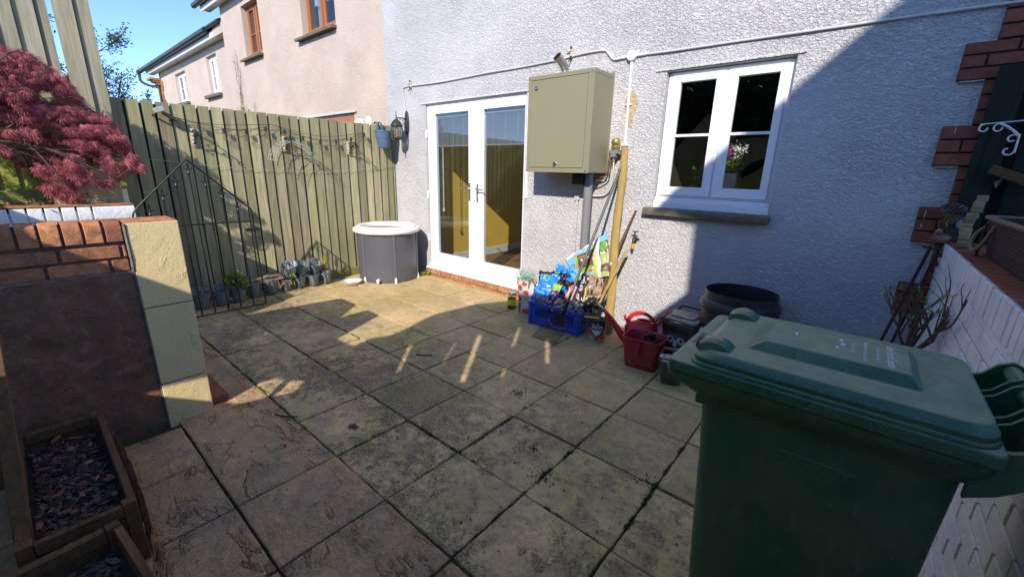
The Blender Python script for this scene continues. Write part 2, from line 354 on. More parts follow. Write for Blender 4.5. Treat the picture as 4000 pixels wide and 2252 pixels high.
M['curtain'] = pm('net_curtain', (.45, .45, .46), (.3, .3, .31), .9, ns=8, stretch=(6, 6, .2))
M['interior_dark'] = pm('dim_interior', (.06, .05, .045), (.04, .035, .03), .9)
M['interior_yellow'] = pm('yellow_painted_wall', (.74, .48, .08), (.70, .45, .07), .8, ns=2)
M['interior_floor'] = mat_wood('laminate_floor', (.20, .10, .05), (.13, .06, .03), (.14, .07, .04), .3, 0, .2, 20, .1)
M['rug'] = pm('beige_rug', (.38, .27, .13), (.34, .24, .12), .95, ns=40)
M['blind'] = pm('venetian_slat', (.27, .30, .36), (.24, .27, .33), .4)
M['green_bin'] = None
def mat_bin(name, c1, c2, rough, dust, dw):
    n = NT(name); v = n.pos()
    f = n.ramp(n.noise(v, 6, 6, .65, .5), [(.35, 0.0), (.7, 1.0)]); col = n.mix(f, c1, c2)
    sep = n.n.new('ShaderNodeSeparateXYZ'); ge = n.n.new('ShaderNodeNewGeometry'); n.l.new(ge.outputs['True Normal'], sep.inputs[0])
    fad = n.ramp(n.noise(v, 2.3, 5, .65), [(.45, 0.0), (.75, 1.0)]); col = n.mix(n.math('MULTIPLY', fad, .22), col, dust)
    drp = n.ramp(n.noise(n.pos((1, 1, .06)), 42, 4, .7), [(.60, 0.0), (.72, 1.0)]); col = n.mix(n.math('MULTIPLY', drp, .16), col, dust)
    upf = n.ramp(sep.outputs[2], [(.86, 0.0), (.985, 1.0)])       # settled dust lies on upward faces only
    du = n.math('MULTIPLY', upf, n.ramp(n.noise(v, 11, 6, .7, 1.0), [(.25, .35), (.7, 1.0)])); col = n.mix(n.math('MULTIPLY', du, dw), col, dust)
    scr = n.ramp(n.noise(n.pos((1, .12, 1), rot=(0, 0, .5)), 90, 3, .6), [(.68, 0.0), (.74, 1.0)]); col = n.mix(n.math('MULTIPLY', scr, .25 * dw), col, (.4, .44, .38))
    n.set(col=col, rough=n.math('MULTIPLY_ADD', du, .3, rough), spec=.5, nor=n.bump(n.noise(v, 240, 3), .0012, .5)); return n.m
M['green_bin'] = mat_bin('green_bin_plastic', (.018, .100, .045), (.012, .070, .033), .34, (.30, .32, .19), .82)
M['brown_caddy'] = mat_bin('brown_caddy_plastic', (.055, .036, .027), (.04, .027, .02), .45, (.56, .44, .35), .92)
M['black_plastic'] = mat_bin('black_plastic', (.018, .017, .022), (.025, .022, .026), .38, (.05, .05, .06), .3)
M['grey_pot'] = pm('grey_green_pot', (.15, .185, .185), (.115, .145, .15), .6, ns=18, tv=.2)
M['blue_pot'] = pm('blue_grey_pot', (.085, .15, .24), (.075, .13, .21), .5, ns=6)
M['tub_fabric'] = pm('dark_grey_vinyl', (.095, .097, .115), (.075, .078, .095), .42, ns=2.2, bump=.3, bs=8, rv=.14)
M['tub_strap'] = pm('grey_strap', (.115, .118, .13), (.09, .093, .105), .5)
M['tub_white'] = pm('white_inflated_vinyl', (.80, .79, .74), (.74, .73, .68), .35, ns=5)
M['white_ceramic'] = pm('white_dish_glaze', (.74, .72, .68), (.62, .58, .50), .4, ns=7)
M['leaf_red'] = None
def mat_leaf(name, a, b, sheen=.45, trans=.25):
    n = NT(name); t = n.tint(); col = n.mix(t, a, b); n.set(col=col, rough=sheen, spec=.4)
    tr = n.n.new('ShaderNodeBsdfTranslucent'); n.l.new(col, tr.inputs[0]); mx = n.n.new('ShaderNodeMixShader'); mx.inputs[0].default_value = trans
    n.l.new(n.b.outputs[0], mx.inputs[1]); n.l.new(tr.outputs[0], mx.inputs[2]); n.l.new(mx.outputs[0], n.out.inputs['Surface']); return n.m
M['leaf_red'] = mat_leaf('crimson_maple_leaf', (.13, .018, .032), (.62, .17, .19), .42, .35)
M['leaf_dark'] = mat_leaf('dark_evergreen_leaf', (.025, .05, .025), (.10, .16, .05), .5, .2)
M['leaf_green'] = mat_leaf('fresh_green_leaf', (.10, .19, .03), (.26, .36, .06), .5, .3)
M['leaf_dry'] = mat_leaf('dry_leaf', (.20, .10, .05), (.42, .22, .09), .7, .15)
M['moss'] = mat_leaf('joint_moss', (.05, .10, .012), (.14, .22, .03), .8, .1)
M['bark'] = pm('bark', (.10, .06, .05), (.05, .032, .028), .9, ns=40, bump=.8, bs=80)
M['twig'] = pm('brown_twig', (.11, .07, .055), (.07, .045, .035), .8, ns=40)
M['slate'] = pm('slate_chip', (.12, .066, .048), (.04, .024, .02), .6, ns=30, tv=.6)
M['bulb_glass'] = None
def mat_glass(name, tintc=(.92, .95, .94), refl=1.0, rough=0.0, base=.02):
    n = NT(name); n.n.remove(n.b)
    tr = n.n.new('ShaderNodeBsdfTransparent'); tr.inputs[0].default_value = tintc + (1,)
    gl = n.n.new('ShaderNodeBsdfGlossy'); gl.inputs['Roughness'].default_value = rough
    ge = n.n.new('ShaderNodeNewGeometry'); dt = n.n.new('ShaderNodeVectorMath'); dt.operation = 'DOT_PRODUCT'; n.l.new(ge.outputs['Incoming'], dt.inputs[0]); n.l.new(ge.outputs['Normal'], dt.inputs[1])
    f5 = n.math('POWER', n.math('SUBTRACT', 1.0, n.math('ABSOLUTE', dt.outputs['Value'])), 5.0)   # Schlick reflectance, the same from both sides
    f = n.math('MULTIPLY_ADD', n.math('MULTIPLY_ADD', f5, .96, .04), refl, base); mx = n.n.new('ShaderNodeMixShader'); n.l.new(f, mx.inputs[0])
    n.l.new(tr.outputs[0], mx.inputs[1]); n.l.new(gl.outputs[0], mx.inputs[2]); n.l.new(mx.outputs[0], n.out.inputs['Surface']); return n.m
M['glass'] = mat_glass('window_glass', (.90, .92, .91), 1.1)
M['bulb_glass'] = mat_glass('bulb_glass', (.85, .84, .78), 1.5)
M['lantern_glass'] = mat_glass('smoked_lantern_glass', (.62, .60, .48), 1.6, .05, .06)
def flat(name, c, rough=.45, **k): return pm(name, c, tuple(q * .88 for q in c), rough, ns=18, **k)
M['red_plastic'] = pm('bright_red_plastic', (.56, .02, .025), (.48, .018, .022), .32, ns=5)
M['dull_red'] = pm('dull_red_plastic', (.33, .018, .035), (.25, .02, .035), .42, ns=9)
M['blue_crate'] = pm('blue_crate_plastic', (.018, .075, .50), (.015, .06, .42), .4, ns=8)
M['cream_iron'] = pm('cream_painted_iron', (.62, .57, .42), (.40, .28, .16), .6, ns=60)
M['wire_green'] = pm('pale_green_wire', (.35, .42, .36), (.28, .34, .3), .5)
M['text_white'] = flat('white_print', (.62, .66, .68)); M['white'] = flat('white_film', (.72, .73, .74))
M['rope'] = pm('rope', (.30, .22, .12), (.2, .14, .08), .9, ns=60, bump=1, bs=200)
M['wicker'] = pm('dark_wicker', (.055, .03, .018), (.018, .011, .008), .85, ns=22, bump=1, bs=60, stretch=(1, .25, 3), tv=.3)
# ================================================================ SETTING
YF = 3.80            # front plane of the rendered house wall
XW = 0.41            # face of the white painted wall on the right
XB = -2.92           # face of the brick retaining wall on the left
XL = -5.52           # face of the timber fence
g = MB(); g.box(-400, 400, -400, 400, -0.6, -0.09); struct(g.build('ground', M['ground'], origin='none'))
g = MB(); g.box(-5.6, 0.6, -2.2, 3.9, -0.085, -0.026); struct(g.build('paving_joints', M['joint'], origin='none'))
# flagstones: every slab real geometry with its own level and worn edges
def slab(mb, x0, x1, y0, y1, mi, t):
    j = .0035 + U(0, .003); x0 += j; x1 -= j; y0 += j; y1 -= j; z = U(-.0045, .0045)
    tl = [U(-.0035, .0035) for _ in range(4)]; e = .004
    n = 7
    def edge(ax, ay, bx, by):
        out = []
        for k in range(n):
            f = k / n; nx, ny = -(by - ay), bx - ax; L = math.hypot(nx, ny); w = U(-.0014, .0028) if k else 0
            out.append((ax + (bx - ax) * f + nx / L * w, ay + (by - ay) * f + ny / L * w))
        return out
    P = edge(x0, y0, x1, y0) + edge(x1, y0, x1, y1) + edge(x1, y1, x0, y1) + edge(x0, y1, x0, y0)
    cx, cy = (x0 + x1) / 2, (y0 + y1) / 2
    def zz(p):
        fx = (p[0] - x0) / (x1 - x0); fy = (p[1] - y0) / (y1 - y0)
        return z + (tl[0] * (1 - fx) + tl[1] * fx) * (1 - fy) + (tl[2] * (1 - fx) + tl[3] * fx) * fy
    def ins(d): return [(cx + (p[0] - cx) * (1 - d / (x1 - x0) * 2), cy + (p[1] - cy) * (1 - d / (y1 - y0) * 2)) for p in P]
    mb.loft([[Vector((p[0], p[1], -.05)) for p in P], [Vector((p[0], p[1], zz(p) - e)) for p in P], [Vector((p[0], p[1], zz(p) - .0004)) for p in ins(.0045)], [Vector((p[0], p[1], zz(p))) for p in ins(.009)]], (False, True), mi, t)
pv = MB(); ys = [-2.0, -1.46, -1.0, -.535, -.07, .39, .861, 1.32, 1.80, 2.266, 2.73, 3.20, 3.66, 3.796]
xs = [-5.51, -5.12] + [-1.0 - .46 * k for k in range(8, -4, -1)]
xs = sorted(set([round(x, 3) for x in xs if x < .43] + [.43]))
for i in range(len(xs) - 1):
    for k in range(len(ys) - 1):
        old = ys[k] >= .86
        if xs[i] < -2.9 and ys[k] < .3: continue
        if abs(ys[k] - .39) < .01 and abs(xs[i] + 2.84) < .01: slab(pv, xs[i], xs[i + 2], ys[k], ys[k + 1], 1, random.random()); continue
        if abs(ys[k] - .39) < .01 and abs(xs[i] + 2.38) < .01: continue
        slab(pv, xs[i], xs[i + 1], ys[k], ys[k + 1], 0 if old else 1, random.random())
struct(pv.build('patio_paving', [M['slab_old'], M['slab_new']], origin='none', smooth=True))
# moss in the joints: nobody could count it
ms = MB()
def tuft(mb, x, y, r, n, mi=0):
    for _ in range(n):
        a = U(0, 6.28); d = r * math.sqrt(random.random()); px, py = x + d * math.cos(a), y + d * math.sin(a) * .8
        h = U(.004, .011); w = U(.002, .005); b = U(0, 6.28); dx, dy = w * math.cos(b), w * math.sin(b)
        mb.add([(px - dx, py - dy, -.008), (px + dx, py + dy, -.008), (px + U(-.004, .004), py + U(-.004, .004), h)], [(0, 1, 2)], mi, random.random())
for (x0, y0, x1, y1, dn) in ((-4.15, .86, -2.6, .865, 1.6), (-3.5, 1.32, -2.9, 1.32, 1.2), (-3.3, 2.266, -2.7, 2.266, 3), (-3.75, 1.8, -3.2, 1.8, 2.2), (-1.46, 2.0, -1.45, 1.4, 1.2), (-1.0, .87, -1.0, 1.75, 2.6),
                             (-.98, 1.9, -1.0, 2.2, 1.2), (-.54, 1.4, -.54, 2.2, 2.8), (-1.455, 1.1, -1.455, 1.3, 2.0), (-1.9, 1.32, -1.3, 1.32, 1.6), (-2.37, 1.35, -2.37, 1.7, 1), (-2.36, .9, -2.36, 1.3, .8), (-.95, 1.32, -.6, 1.32, 1.5)):
    L = math.hypot(x1 - x0, y1 - y0)
    for q in range(int(L * 60 * dn)):
        f = random.random()
        if noise.noise(Vector((x0 + (x1 - x0) * f, y0 + (y1 - y0) * f, 0)) * 9) < -.05: continue
        tuft(ms, x0 + (x1 - x0) * f + U(-.007, .007), y0 + (y1 - y0) * f + U(-.007, .007), .009, 7)
struct(ms.build('joint_moss', M['moss'], origin='none', fixn=False), 'stuff')

# ---------------------------------------------------------------- masonry helpers
def brick_face(mb, axis, c, out, a0, a1, z0, z1, bl=.215, bh=.065, j=.010, mi=0, off=0, proud=.012, start=None):
    """running-bond bricks on a vertical face. axis 'x': face lies in X=c, runs along y"""
    z = z0; row = 0
    while z < z1 - .02:
        zt = min(z + bh, z1); a = a0 - (off + (bl + j) / 2 if row % 2 else 0)
        while a < a1:
            s0 = max(a, a0); s1 = min(a + bl, a1)
            if s1 - s0 > .012:
                p = proud + U(-.002, .002); w = [U(-.0012, .0012) for _ in range(4)]
                if axis == 'x':
                    mb.hexa([(c, s0 + w[0], z), (c + out * p, s0 + w[0], z + w[2]), (c + out * p, s1 + w[1], z + w[3]), (c, s1 + w[1], z), (c, s0, zt), (c + out * p, s0 + w[0], zt + w[3]), (c + out * p, s1, zt + w[2]), (c, s1, zt)], mi, random.random())
                else:
                    mb.hexa([(s0 + w[0], c, z), (s0 + w[0], c + out * p, z + w[2]), (s1 + w[1], c + out * p, z + w[3]), (s1 + w[1], c, z), (s0, c, zt), (s0 + w[0], c + out * p, zt + w[3]), (s1, c + out * p, zt + w[2]), (s1, c, zt)], mi, random.random())
            a += bl + j
        z += bh + j; row += 1
def wall_holes(mb, x0, x1, z0, z1, y0, y1, holes, mi=0):
    X = sorted({x0, x1} | {h[0] for h in holes} | {h[1] for h in holes}); Z = sorted({z0, z1} | {h[2] for h in holes} | {h[3] for h in holes})
    for i in range(len(X) - 1):
        for k in range(len(Z) - 1):
            cx, cz = (X[i] + X[i + 1]) / 2, (Z[k] + Z[k + 1]) / 2
            if any(h[0] < cx < h[1] and h[2] < cz < h[3] for h in holes): continue
            a, b, c, d = X[i], X[i + 1], Z[k], Z[k + 1]
            mb.add([(a, y0, c), (b, y0, c), (b, y0, d), (a, y0, d)], [(0, 1, 2, 3)], mi)
            mb.add([(a, y1, c), (b, y1, c), (b, y1, d), (a, y1, d)], [(3, 2, 1, 0)], mi)
    for (a, b, c, d) in holes:
        mb.add([(a, y0, c), (a, y1, c), (a, y1, d), (a, y0, d)], [(0, 1, 2, 3)], mi); mb.add([(b, y0, c), (b, y1, c), (b, y1, d), (b, y0, d)], [(3, 2, 1, 0)], mi)
        mb.add([(a, y0, d), (b, y0, d), (b, y1, d), (a, y1, d)], [(3, 2, 1, 0)], mi); mb.add([(a, y0, c), (b, y0, c), (b, y1, c), (a, y1, c)], [(0, 1, 2, 3)], mi)
    mb.add([(x0, y0, z0), (x0, y1, z0), (x0, y1, z1), (x0, y0, z1)], [(3, 2, 1, 0)], mi); mb.add([(x1, y0, z0), (x1, y1, z0), (x1, y1, z1), (x1, y0, z1)], [(0, 1, 2, 3)], mi)
def frame_ring(mb, x0, x1, z0, z1, w, y0, y1, mi=0, ww=None):
    """mitred rectangular frame, w = width of members (l, r, b, t)"""
    l, r, b, t = (w, w, w, w) if not isinstance(w, (tuple, list)) else w
    O = [(x0, z0), (x1, z0), (x1, z1), (x0, z1)]; I = [(x0 + l, z0 + b), (x1 - r, z0 + b), (x1 - r, z1 - t), (x0 + l, z1 - t)]
    mb.prism(O, lambda p: (p[0], y0, p[1]), lambda p: (p[0], y1, p[1]), mi, holes=[list(reversed(I))])
def sash(parent, x0, x1, z0, z1, yf, fm, w=.06, bars=(), pane='pane', d=.05, name='sash', vbars=()):
    m = MB(); frame_ring(m, x0, x1, z0, z1, w, yf, yf + d)
    wi = w if not isinstance(w, (tuple, list)) else w[0]
    l, r, b, t = (w, w, w, w) if not isinstance(w, (tuple, list)) else w
    frame_ring(m, x0 + l - .012, x1 - r + .012, z0 + b - .012, z1 - t + .012, .014, yf + .008, yf + .03)
    for zb in bars: m.box(x0 + l, x1 - r, yf + .006, yf + .020, zb - .011, zb + .011)
    for xb in vbars: m.box(xb - .009, xb + .009, yf + .007, yf + .020, z0 + b, z1 - t)
    f = m.build(name, fm, parent, bevel=.004)
    q = MB(); q.box(x0 + l - .004, x1 - r + .004, yf + .024, yf + .030, z0 + b - .004, z1 - t + .004); q.build(pane, M['glass'], f)
    return f

# ================================================================ THE HOUSE
H = thing('house', 'grey roughcast rendered house wall with white french doors, white window and red brick corner', 'house', (-2.6, YF, 0))
w = MB(); DX0, DX1, DZ0, DZ1 = -4.765, -3.035, .115, 2.315; WX0, WX1, WZ0, WZ1 = -1.52, -.585, 1.205, 2.335
wall_holes(w, -5.632, .378, -.05, 7.2, YF, YF + .26, [(DX0, DX1, DZ0, DZ1), (WX0, WX1, WZ0, WZ1)])
w.build('wall', M['render_grey'], H)
w = MB()                                                             # render drip beads over the openings
w.prism([(0, 0), (-.012, -.003), (-.012, .006), (0, .018)], lambda p: (-4.86, YF + .001 + p[0], 2.325 + p[1]), lambda p: (-2.9, YF + .001 + p[0], 2.325 + p[1]))
w.build('drip_bead', M['render_lintel'], H); w = MB()
w.prism([(0, 0), (-.012, -.003), (-.012, .006), (0, .018)], lambda p: (-1.615, YF + .001 + p[0], 2.345 + p[1]), lambda p: (-.535, YF + .001 + p[0], 2.345 + p[1]))
w.build('drip_bead', M['render_lintel'], H)
# brick plinth below the door
w = MB(); w.box(-4.84, -2.95, YF - .018, YF + .1, -.05, .105, 1); brick_face(w, 'y', YF - .018, -1, -4.84, -2.95, -.045, .103, proud=.012)
w.build('brick_plinth', [M['brick_orange'], M['mortar']], H, bevel=.003, bseg=1)
# quoins: toothed brick corner, 3 courses wide / 3 courses narrow
w = MB(); w.box(.378, .60, YF - .002, YF + .26, -.05, 7.2, 1)
tooth = [(-.3, .625, 1), (.625, .838, 0), (.838, 1.106, 1), (1.106, 1.335, 0), (1.335, 1.585, 1), (1.585, 1.82, 0), (1.82, 2.068, 1), (2.068, 2.30, 0), (2.30, 2.40, 0), (2.40, 2.62, 1), (2.62, 2.85, 0), (2.85, 3.1, 1), (3.1, 3.35, 0)]
tooth = [(.15, .39, 0), (.39, .63, 1), (.63, .838, 0), (.838, 1.106, 1), (1.106, 1.335, 0), (1.335, 1.585, 1), (1.585, 1.82, 0), (1.82, 2.068, 1), (2.068, 2.275, 0), (2.275, 2.5, 1), (2.5, 2.72, 0), (2.72, 2.96, 1), (2.96, 3.2, 0)]
for (z0, z1, nar) in tooth:
    xl = .378 if nar else .256
    w.box(xl, .60, YF - .006 if not nar else YF - .004, YF + .01, z0, z1, 1)
    h = (z1 - z0) / 3
    for r_ in range(3):
        za, zb = z0 + h * r_ + .005, z0 + h * (r_ + 1) - .005
        if nar: w.box(xl + .002, .595, YF - .018 - U(0, .003), YF, za, zb, 0, random.random())
        else:
            cut = xl + (.215 if r_ % 2 == 0 else .1025)
            w.box(xl + U(0, .004), cut - .005, YF - .022 - U(0, .003), YF, za, zb, 0, random.random()); w.box(cut + .005, .595, YF - .022 - U(0, .003), YF, za, zb, 0, random.random())
w.build('brick_quoin', [M['brick_quoin'], M['mortar_dark']], H, bevel=.004, bseg=1)
# ragged painted edge flecks left on the bricks by the render paint
w = MB()
for (x, z, L) in ((.312, 1.815, .045), (.287, 1.325, .07), (.283, 1.23, .025)):
    w.prism([(x, z), (x + .006, z - L * .3), (x + .003, z - L), (x - .001, z - L * .6)], lambda p: (p[0], YF - .0265, p[1]), lambda p: (p[0], YF - .02, p[1]))
for (z, xa, xb) in ((1.583, .27, .372), (2.066, .27, .372), (1.104, .27, .345), (.628, .26, .37)):
    x = xa
    while x < xb: s_ = U(.008, .02); w.box(x, x + s_, YF - .024, YF - .002, z - U(.003, .007), z + .002); x += s_
w.build('paint_fleck', M['render_grey'], H)
# patch of bare render beside the conduit
w = MB(); pts = [(-1.82 + .055 * math.cos(a) * (1 + .3 * math.sin(3 * a)), 2.06 + .15 * math.sin(a) * (1 + .12 * math.cos(5 * a))) for a in [k * 6.283 / 22 for k in range(22)]]
w.prism(pts, lambda p: (p[0], YF - .004, p[1]), lambda p: (p[0], YF + .01, p[1]))
w.build('bare_render_patch', mat_roughcast('bare_render', (.56, .44, .28), (.36, .22, .13), 1.2, .8), H)
w = MB(); pts = [(-1.35 + .03 * math.cos(a) * (1 + .5 * math.sin(3 * a)), 2.62 + .13 * math.sin(a)) for a in [k * 6.283 / 14 for k in range(14)]]
# door frame and leaves
yd = YF + .032
w = MB(); frame_ring(w, DX0, DX1, DZ0, DZ1, (.022, .022, .05, .02), yd, yd + .07)
w.box(DX0 - .03, DX1 + .03, YF - .045, yd + .02, .105, .128); w.box(DX0, DX1, YF - .005, yd + .01, .1285, .165)
w.box(-3.009, -2.985, YF - .02, YF + .02, 1.20, 2.30)
df = w.build('french_door', M['upvc'], H, bevel=.004)
LF = (DX0 + .022, -3.853, .165, 2.293); RF = (-3.847, DX1 - .022, .165, 2.293)
for (a, b, c, d), g0, g1 in ((LF, -4.600, -3.962), (RF, -3.708, -3.068)):
    sash(df, a, b, c, d, yd - .012, M['upvc'], (g0 - a, b - g1, .34 - c, d - 2.192), (), 'glass_pane', .06, 'door_leaf')
    m = MB(); n_ = 34; z0_, z1_ = 1.80, 2.15
    m.box(g0, g1, yd + .030, yd + .045, 2.15, 2.192); m.box(g0 + .005, g1 - .005, yd + .030, yd + .043, 1.787, 1.80)
    for k in range(n_):
        zc = z0_ + (k + .5) * (z1_ - z0_) / n_
        m.add([(g0 + .006, yd + .033, zc - .0030), (g1 - .006, yd + .033, zc - .0030), (g1 - .006, yd + .041, zc + .0020), (g0 + .006, yd + .041, zc + .0020)], [(0, 1, 2, 3)])
    for fx in (.2, .5, .8):
        xx = g0 + (g1 - g0) * fx; m.box(xx - .003, xx + .003, yd + .030, yd + .032, 1.79, 2.16)
    m.build('blind', M['blind'], df, fixn=False)
# blind pull cord
w = MB(); w.tube([(-4.53, yd + .05, 1.79), (-4.525, yd + .05, 1.0)], .003, 6); w.tube([(-4.51, yd + .05, 1.79), (-4.517, yd + .05, .98)], .003, 6); w.box(-4.53, -4.51, yd + .04, yd + .06, .93, .98)
w.build('blind_cord', M['white_paint'], df)
def lever(xc, zc, sgn):
    m = MB(); m.box(xc - .014, xc + .014, yd - .022, yd - .0125, zc - .155, zc + .065); m.lathe([(.009, 0), (.009, .045)], (0, 0, 0), 10) if False else None
    m.tube([(xc, yd - .022, zc), (xc, yd - .062, zc)], .009, 10)
    m.tube(catmull([(xc, yd - .060, zc), (xc + sgn * .03, yd - .068, zc + .003), (xc + sgn * .09, yd - .066, zc), (xc + sgn * .135, yd - .058, zc - .004)]), [.010] * 6 + [.009] * 12 + [.007], 10)
    m.tube([(xc, yd - .026, zc - .085), (xc, yd - .022, zc - .085)], .008, 10)
    return m.build('door_handle', M['chrome'], df, smooth=True)
lever(-3.934, 1.27, -1); lever(-3.797, 1.262, 1)
for z_ in (.55, 1.15, 1.95):
    m = MB(); m.box(DX0 - .012, DX0 + .012, yd - .026, yd - .014, z_ - .045, z_ + .045); m.tube([(DX0 - .004, yd - .028, z_ - .05), (DX0 - .004, yd - .028, z_ + .05)], .007, 8); m.build('hinge', M['upvc'], df, smooth=True)
# kitchen window
yw = YF + .05
w = MB(); frame_ring(w, WX0 + .006, WX1 - .006, 1.30, WZ1 - .006, (.045, .045, .03, .045), yw, yw + .07); w.box(-1.058, -1.030, yw, yw + .06, 1.33, 2.29)
w.box(WX0 + .004, WX1 - .004, yw - .02, yw + .05, 1.262, 1.299); w.box(WX0 + .002, WX1 - .002, yw - .045, yw + .05, 1.206, 1.2615)
wf = w.build('window', M['upvc'], H, bevel=.004)
sash(wf, -1.478, -1.056, 1.318, 2.300, yw - .020, M['upvc'], (.072, .066, .074, .056), (1.822,), 'window_pane', .05, 'window_sash')
sash(wf, -1.036, -.624, 1.318, 2.300, yw - .020, M['upvc'], (.072, .056, .077, .056), (1.822,), 'window_pane', .05, 'window_sash')
w = MB(); w.prism([(0, 0), (-.055, -.004), (-.062, .012), (-.060, .05), (-.05, .062), (.03, .066), (.03, 0)], lambda p: (-1.585, YF - .005 + p[0], 1.140 + p[1]), lambda p: (-.565, YF - .005 + p[0], 1.140 + p[1]))
w.build('window_sill', M['sill_stone'], H, bevel=.008)
# rooms behind the glass
w = MB(); w.box(-4.86, -4.80, 4.07, 7.4, .1, 2.6); w.box(-4.80, -1.7, 7.34, 7.4, .1, 2.6); w.box(-2.75, -2.69, 4.07, 7.34, .1, 2.6)
w.build('room_wall', M['interior_yellow'], H)
w = MB(); w.box(-4.80, -2.75, 4.062, 7.34, .05, .118); w.build('room_floor', M['interior_floor'], H)
w = MB(); w.box(-3.75, -2.8, 4.5, 5.6, .1185, .128); w.build('rug', M['rug'], H)
w = MB(); w.box(-4.799, -4.785, 4.08, 7.33, .119, .24); w.box(-5.04, -2.76, 7.32, 7.339, .119, .24); w.build('skirting_board', M['white_paint'], H, bevel=.004)
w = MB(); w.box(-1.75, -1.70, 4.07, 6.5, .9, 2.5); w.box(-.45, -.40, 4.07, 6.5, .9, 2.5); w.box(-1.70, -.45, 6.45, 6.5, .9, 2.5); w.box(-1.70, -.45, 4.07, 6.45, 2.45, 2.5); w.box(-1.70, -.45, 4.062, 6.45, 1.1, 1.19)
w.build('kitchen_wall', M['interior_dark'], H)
random.seed(41)
T = thing('window_planter', 'white slatted trough of purple and white flowers seen through the right kitchen window pane', 'flower trough', (-1.0, 4.3, 1.19))
w = MB()
for k in range(5): w.box(-1.09, -.95, 4.22, 4.235, 1.30 + k * .045, 1.338 + k * .045)
w.box(-1.09, -.95, 4.235, 4.45, 1.19, 1.52); w.build('trough', M['white_paint'], T)
w = MB(); leafy_(w, (-1.02, 4.27, 1.60), .09, 260, .05); w.build('foliage', M['leaf_green'], T, fixn=False)
w = MB(); leafy_(w, (-.99, 4.25, 1.72), .075, 200, .035); w.build('white_bloom', flat('white_petal', (.8, .8, .78)), T, fixn=False)
w = MB(); leafy_(w, (-1.04, 4.24, 1.70), .055, 200, .035); w.build('purple_bloom', flat('purple_petal', (.30, .04, .25)), T, fixn=False)
T = thing('potted_flower', 'dark pot with one red flower seen through the left kitchen window pane', 'flower pot', (-1.2, 4.3, 1.19))
w = MB(); w.lathe([(.06, 1.19), (.08, 1.40), (.085, 1.42), (.07, 1.42), (.001, 1.40)], (-1.27, 4.28, 0), 20); w.build('pot', M['black_plastic'], T, smooth=True)
w = MB(); leafy_(w, (-1.24, 4.27, 1.52), .09, 160, .06); w.build('foliage', M['leaf_dark'], T, fixn=False)
w = MB(); leafy_(w, (-1.215, 4.24, 1.63), .035, 120, .035); w.build('red_bloom', flat('red_petal', (.70, .03, .03)), T, fixn=False)
w = MB(); w.beam((-1.62, 4.12, 1.30), (-1.56, 4.15, 2.0), .05, .02); w.build('reveal_trim', M['scrap_wood'], H)

# ---------------------------------------------------------------- pink neighbour
N = thing('neighbour_house', 'pale pink rendered terraced house joined to the grey wall, with brown framed windows', 'house', (-8.7, YF, 0))
w = MB(); NH = [(-8.03, -6.9, 3.645, 4.85), (-10.66, -9.80, 3.665, 4.62), (-8.43, -6.555, .2, 2.335)]
wall_holes(w, -11.88, -5.632, -.1, 7.0, YF, YF + .26, NH)
w.build('wall', M['render_pink'], N)
def brown_window(x0, x1, z0, z1, bar, rs=.11):
    y = YF + rs; m = MB(); frame_ring(m, x0, x1, z0, z1, (.03, .03, .05, .03), y, y + .06); m.box((x0 + x1) / 2 - .02, (x0 + x1) / 2 + .02, y, y + .05, z0 + .05, z1 - .03)
    m.box(x0, x1, y - .03, y + .02, z0 + .001, z0 + .05)
    f = m.build('window', M['wood_upvc'], N, bevel=.005); c = (x0 + x1) / 2
    for a, b in ((x0 + .03, c - .02), (c + .02, x1 - .03)): sash(f, a, b, z0 + .05, z1 - .03, y - .012, M['wood_upvc'], .06, bar, 'window_pane', .05, 'window_sash')
    m = MB(); m.prism([(0, 0), (-.09, -.015), (-.09, .03), (.1, .06), (.1, 0)], lambda p: (x0 - .16, YF - .002 + p[0], z0 - .058 + p[1]), lambda p: (x1 + .02, YF - .002 + p[0], z0 - .058 + p[1]))
    m.build('window_sill', M['sill_stone'], N, bevel=.008)
    m = MB(); m.box(x0 - .3, x1 + .3, YF + .262, YF + 1.4, z0 - .3, z0 - .25); m.box(x0 - .3, x1 + .3, YF + 1.4, YF + 1.45, z0 - .3, z1 + .3)
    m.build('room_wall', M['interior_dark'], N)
    m = MB(); n_ = 12
    for sx0, sx1 in ((x0 + .04, x0 + .22), (x1 - .22, x1 - .04)):
        m.loft([[Vector((sx0 + (sx1 - sx0) * k / n_, YF + .29 + .02 * math.sin(k * 1.9), z_)) for k in range(n_ + 1)] for z_ in (z0 + .02, z1)], (False, False), closed=False)
    m.build('curtain', M['curtain'], N, fixn=False)
brown_window(-8.03, -6.9, 3.645, 4.85, (4.25,)); brown_window(-10.66, -9.80, 3.665, 4.62, (4.10,))
w = MB(); y_ = YF + .02; frame_ring(w, -8.43, -6.555, .2, 2.335, (.09, .09, .09, .20), y_, y_ + .06); w.box(-7.54, -7.46, y_, y_ + .05, .29, 2.245)
nd = w.build('back_door', M['wood_upvc'], N, bevel=.004); w = MB(); w.box(-8.34, -6.645, y_ + .02, y_ + .026, .29, 2.245); w.build('glass_pane', M['glass'], nd)
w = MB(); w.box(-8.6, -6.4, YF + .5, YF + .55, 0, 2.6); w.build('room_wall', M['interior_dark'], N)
w = MB(); w.prism([(0, 0), (-.03, -.004), (-.025, .02), (0, .035)], lambda p: (-8.6, YF + p[0], 2.34 + p[1]), lambda p: (-6.47, YF + p[0], 2.34 + p[1])); w.build('drip_bead', M['render_lintel'], N)
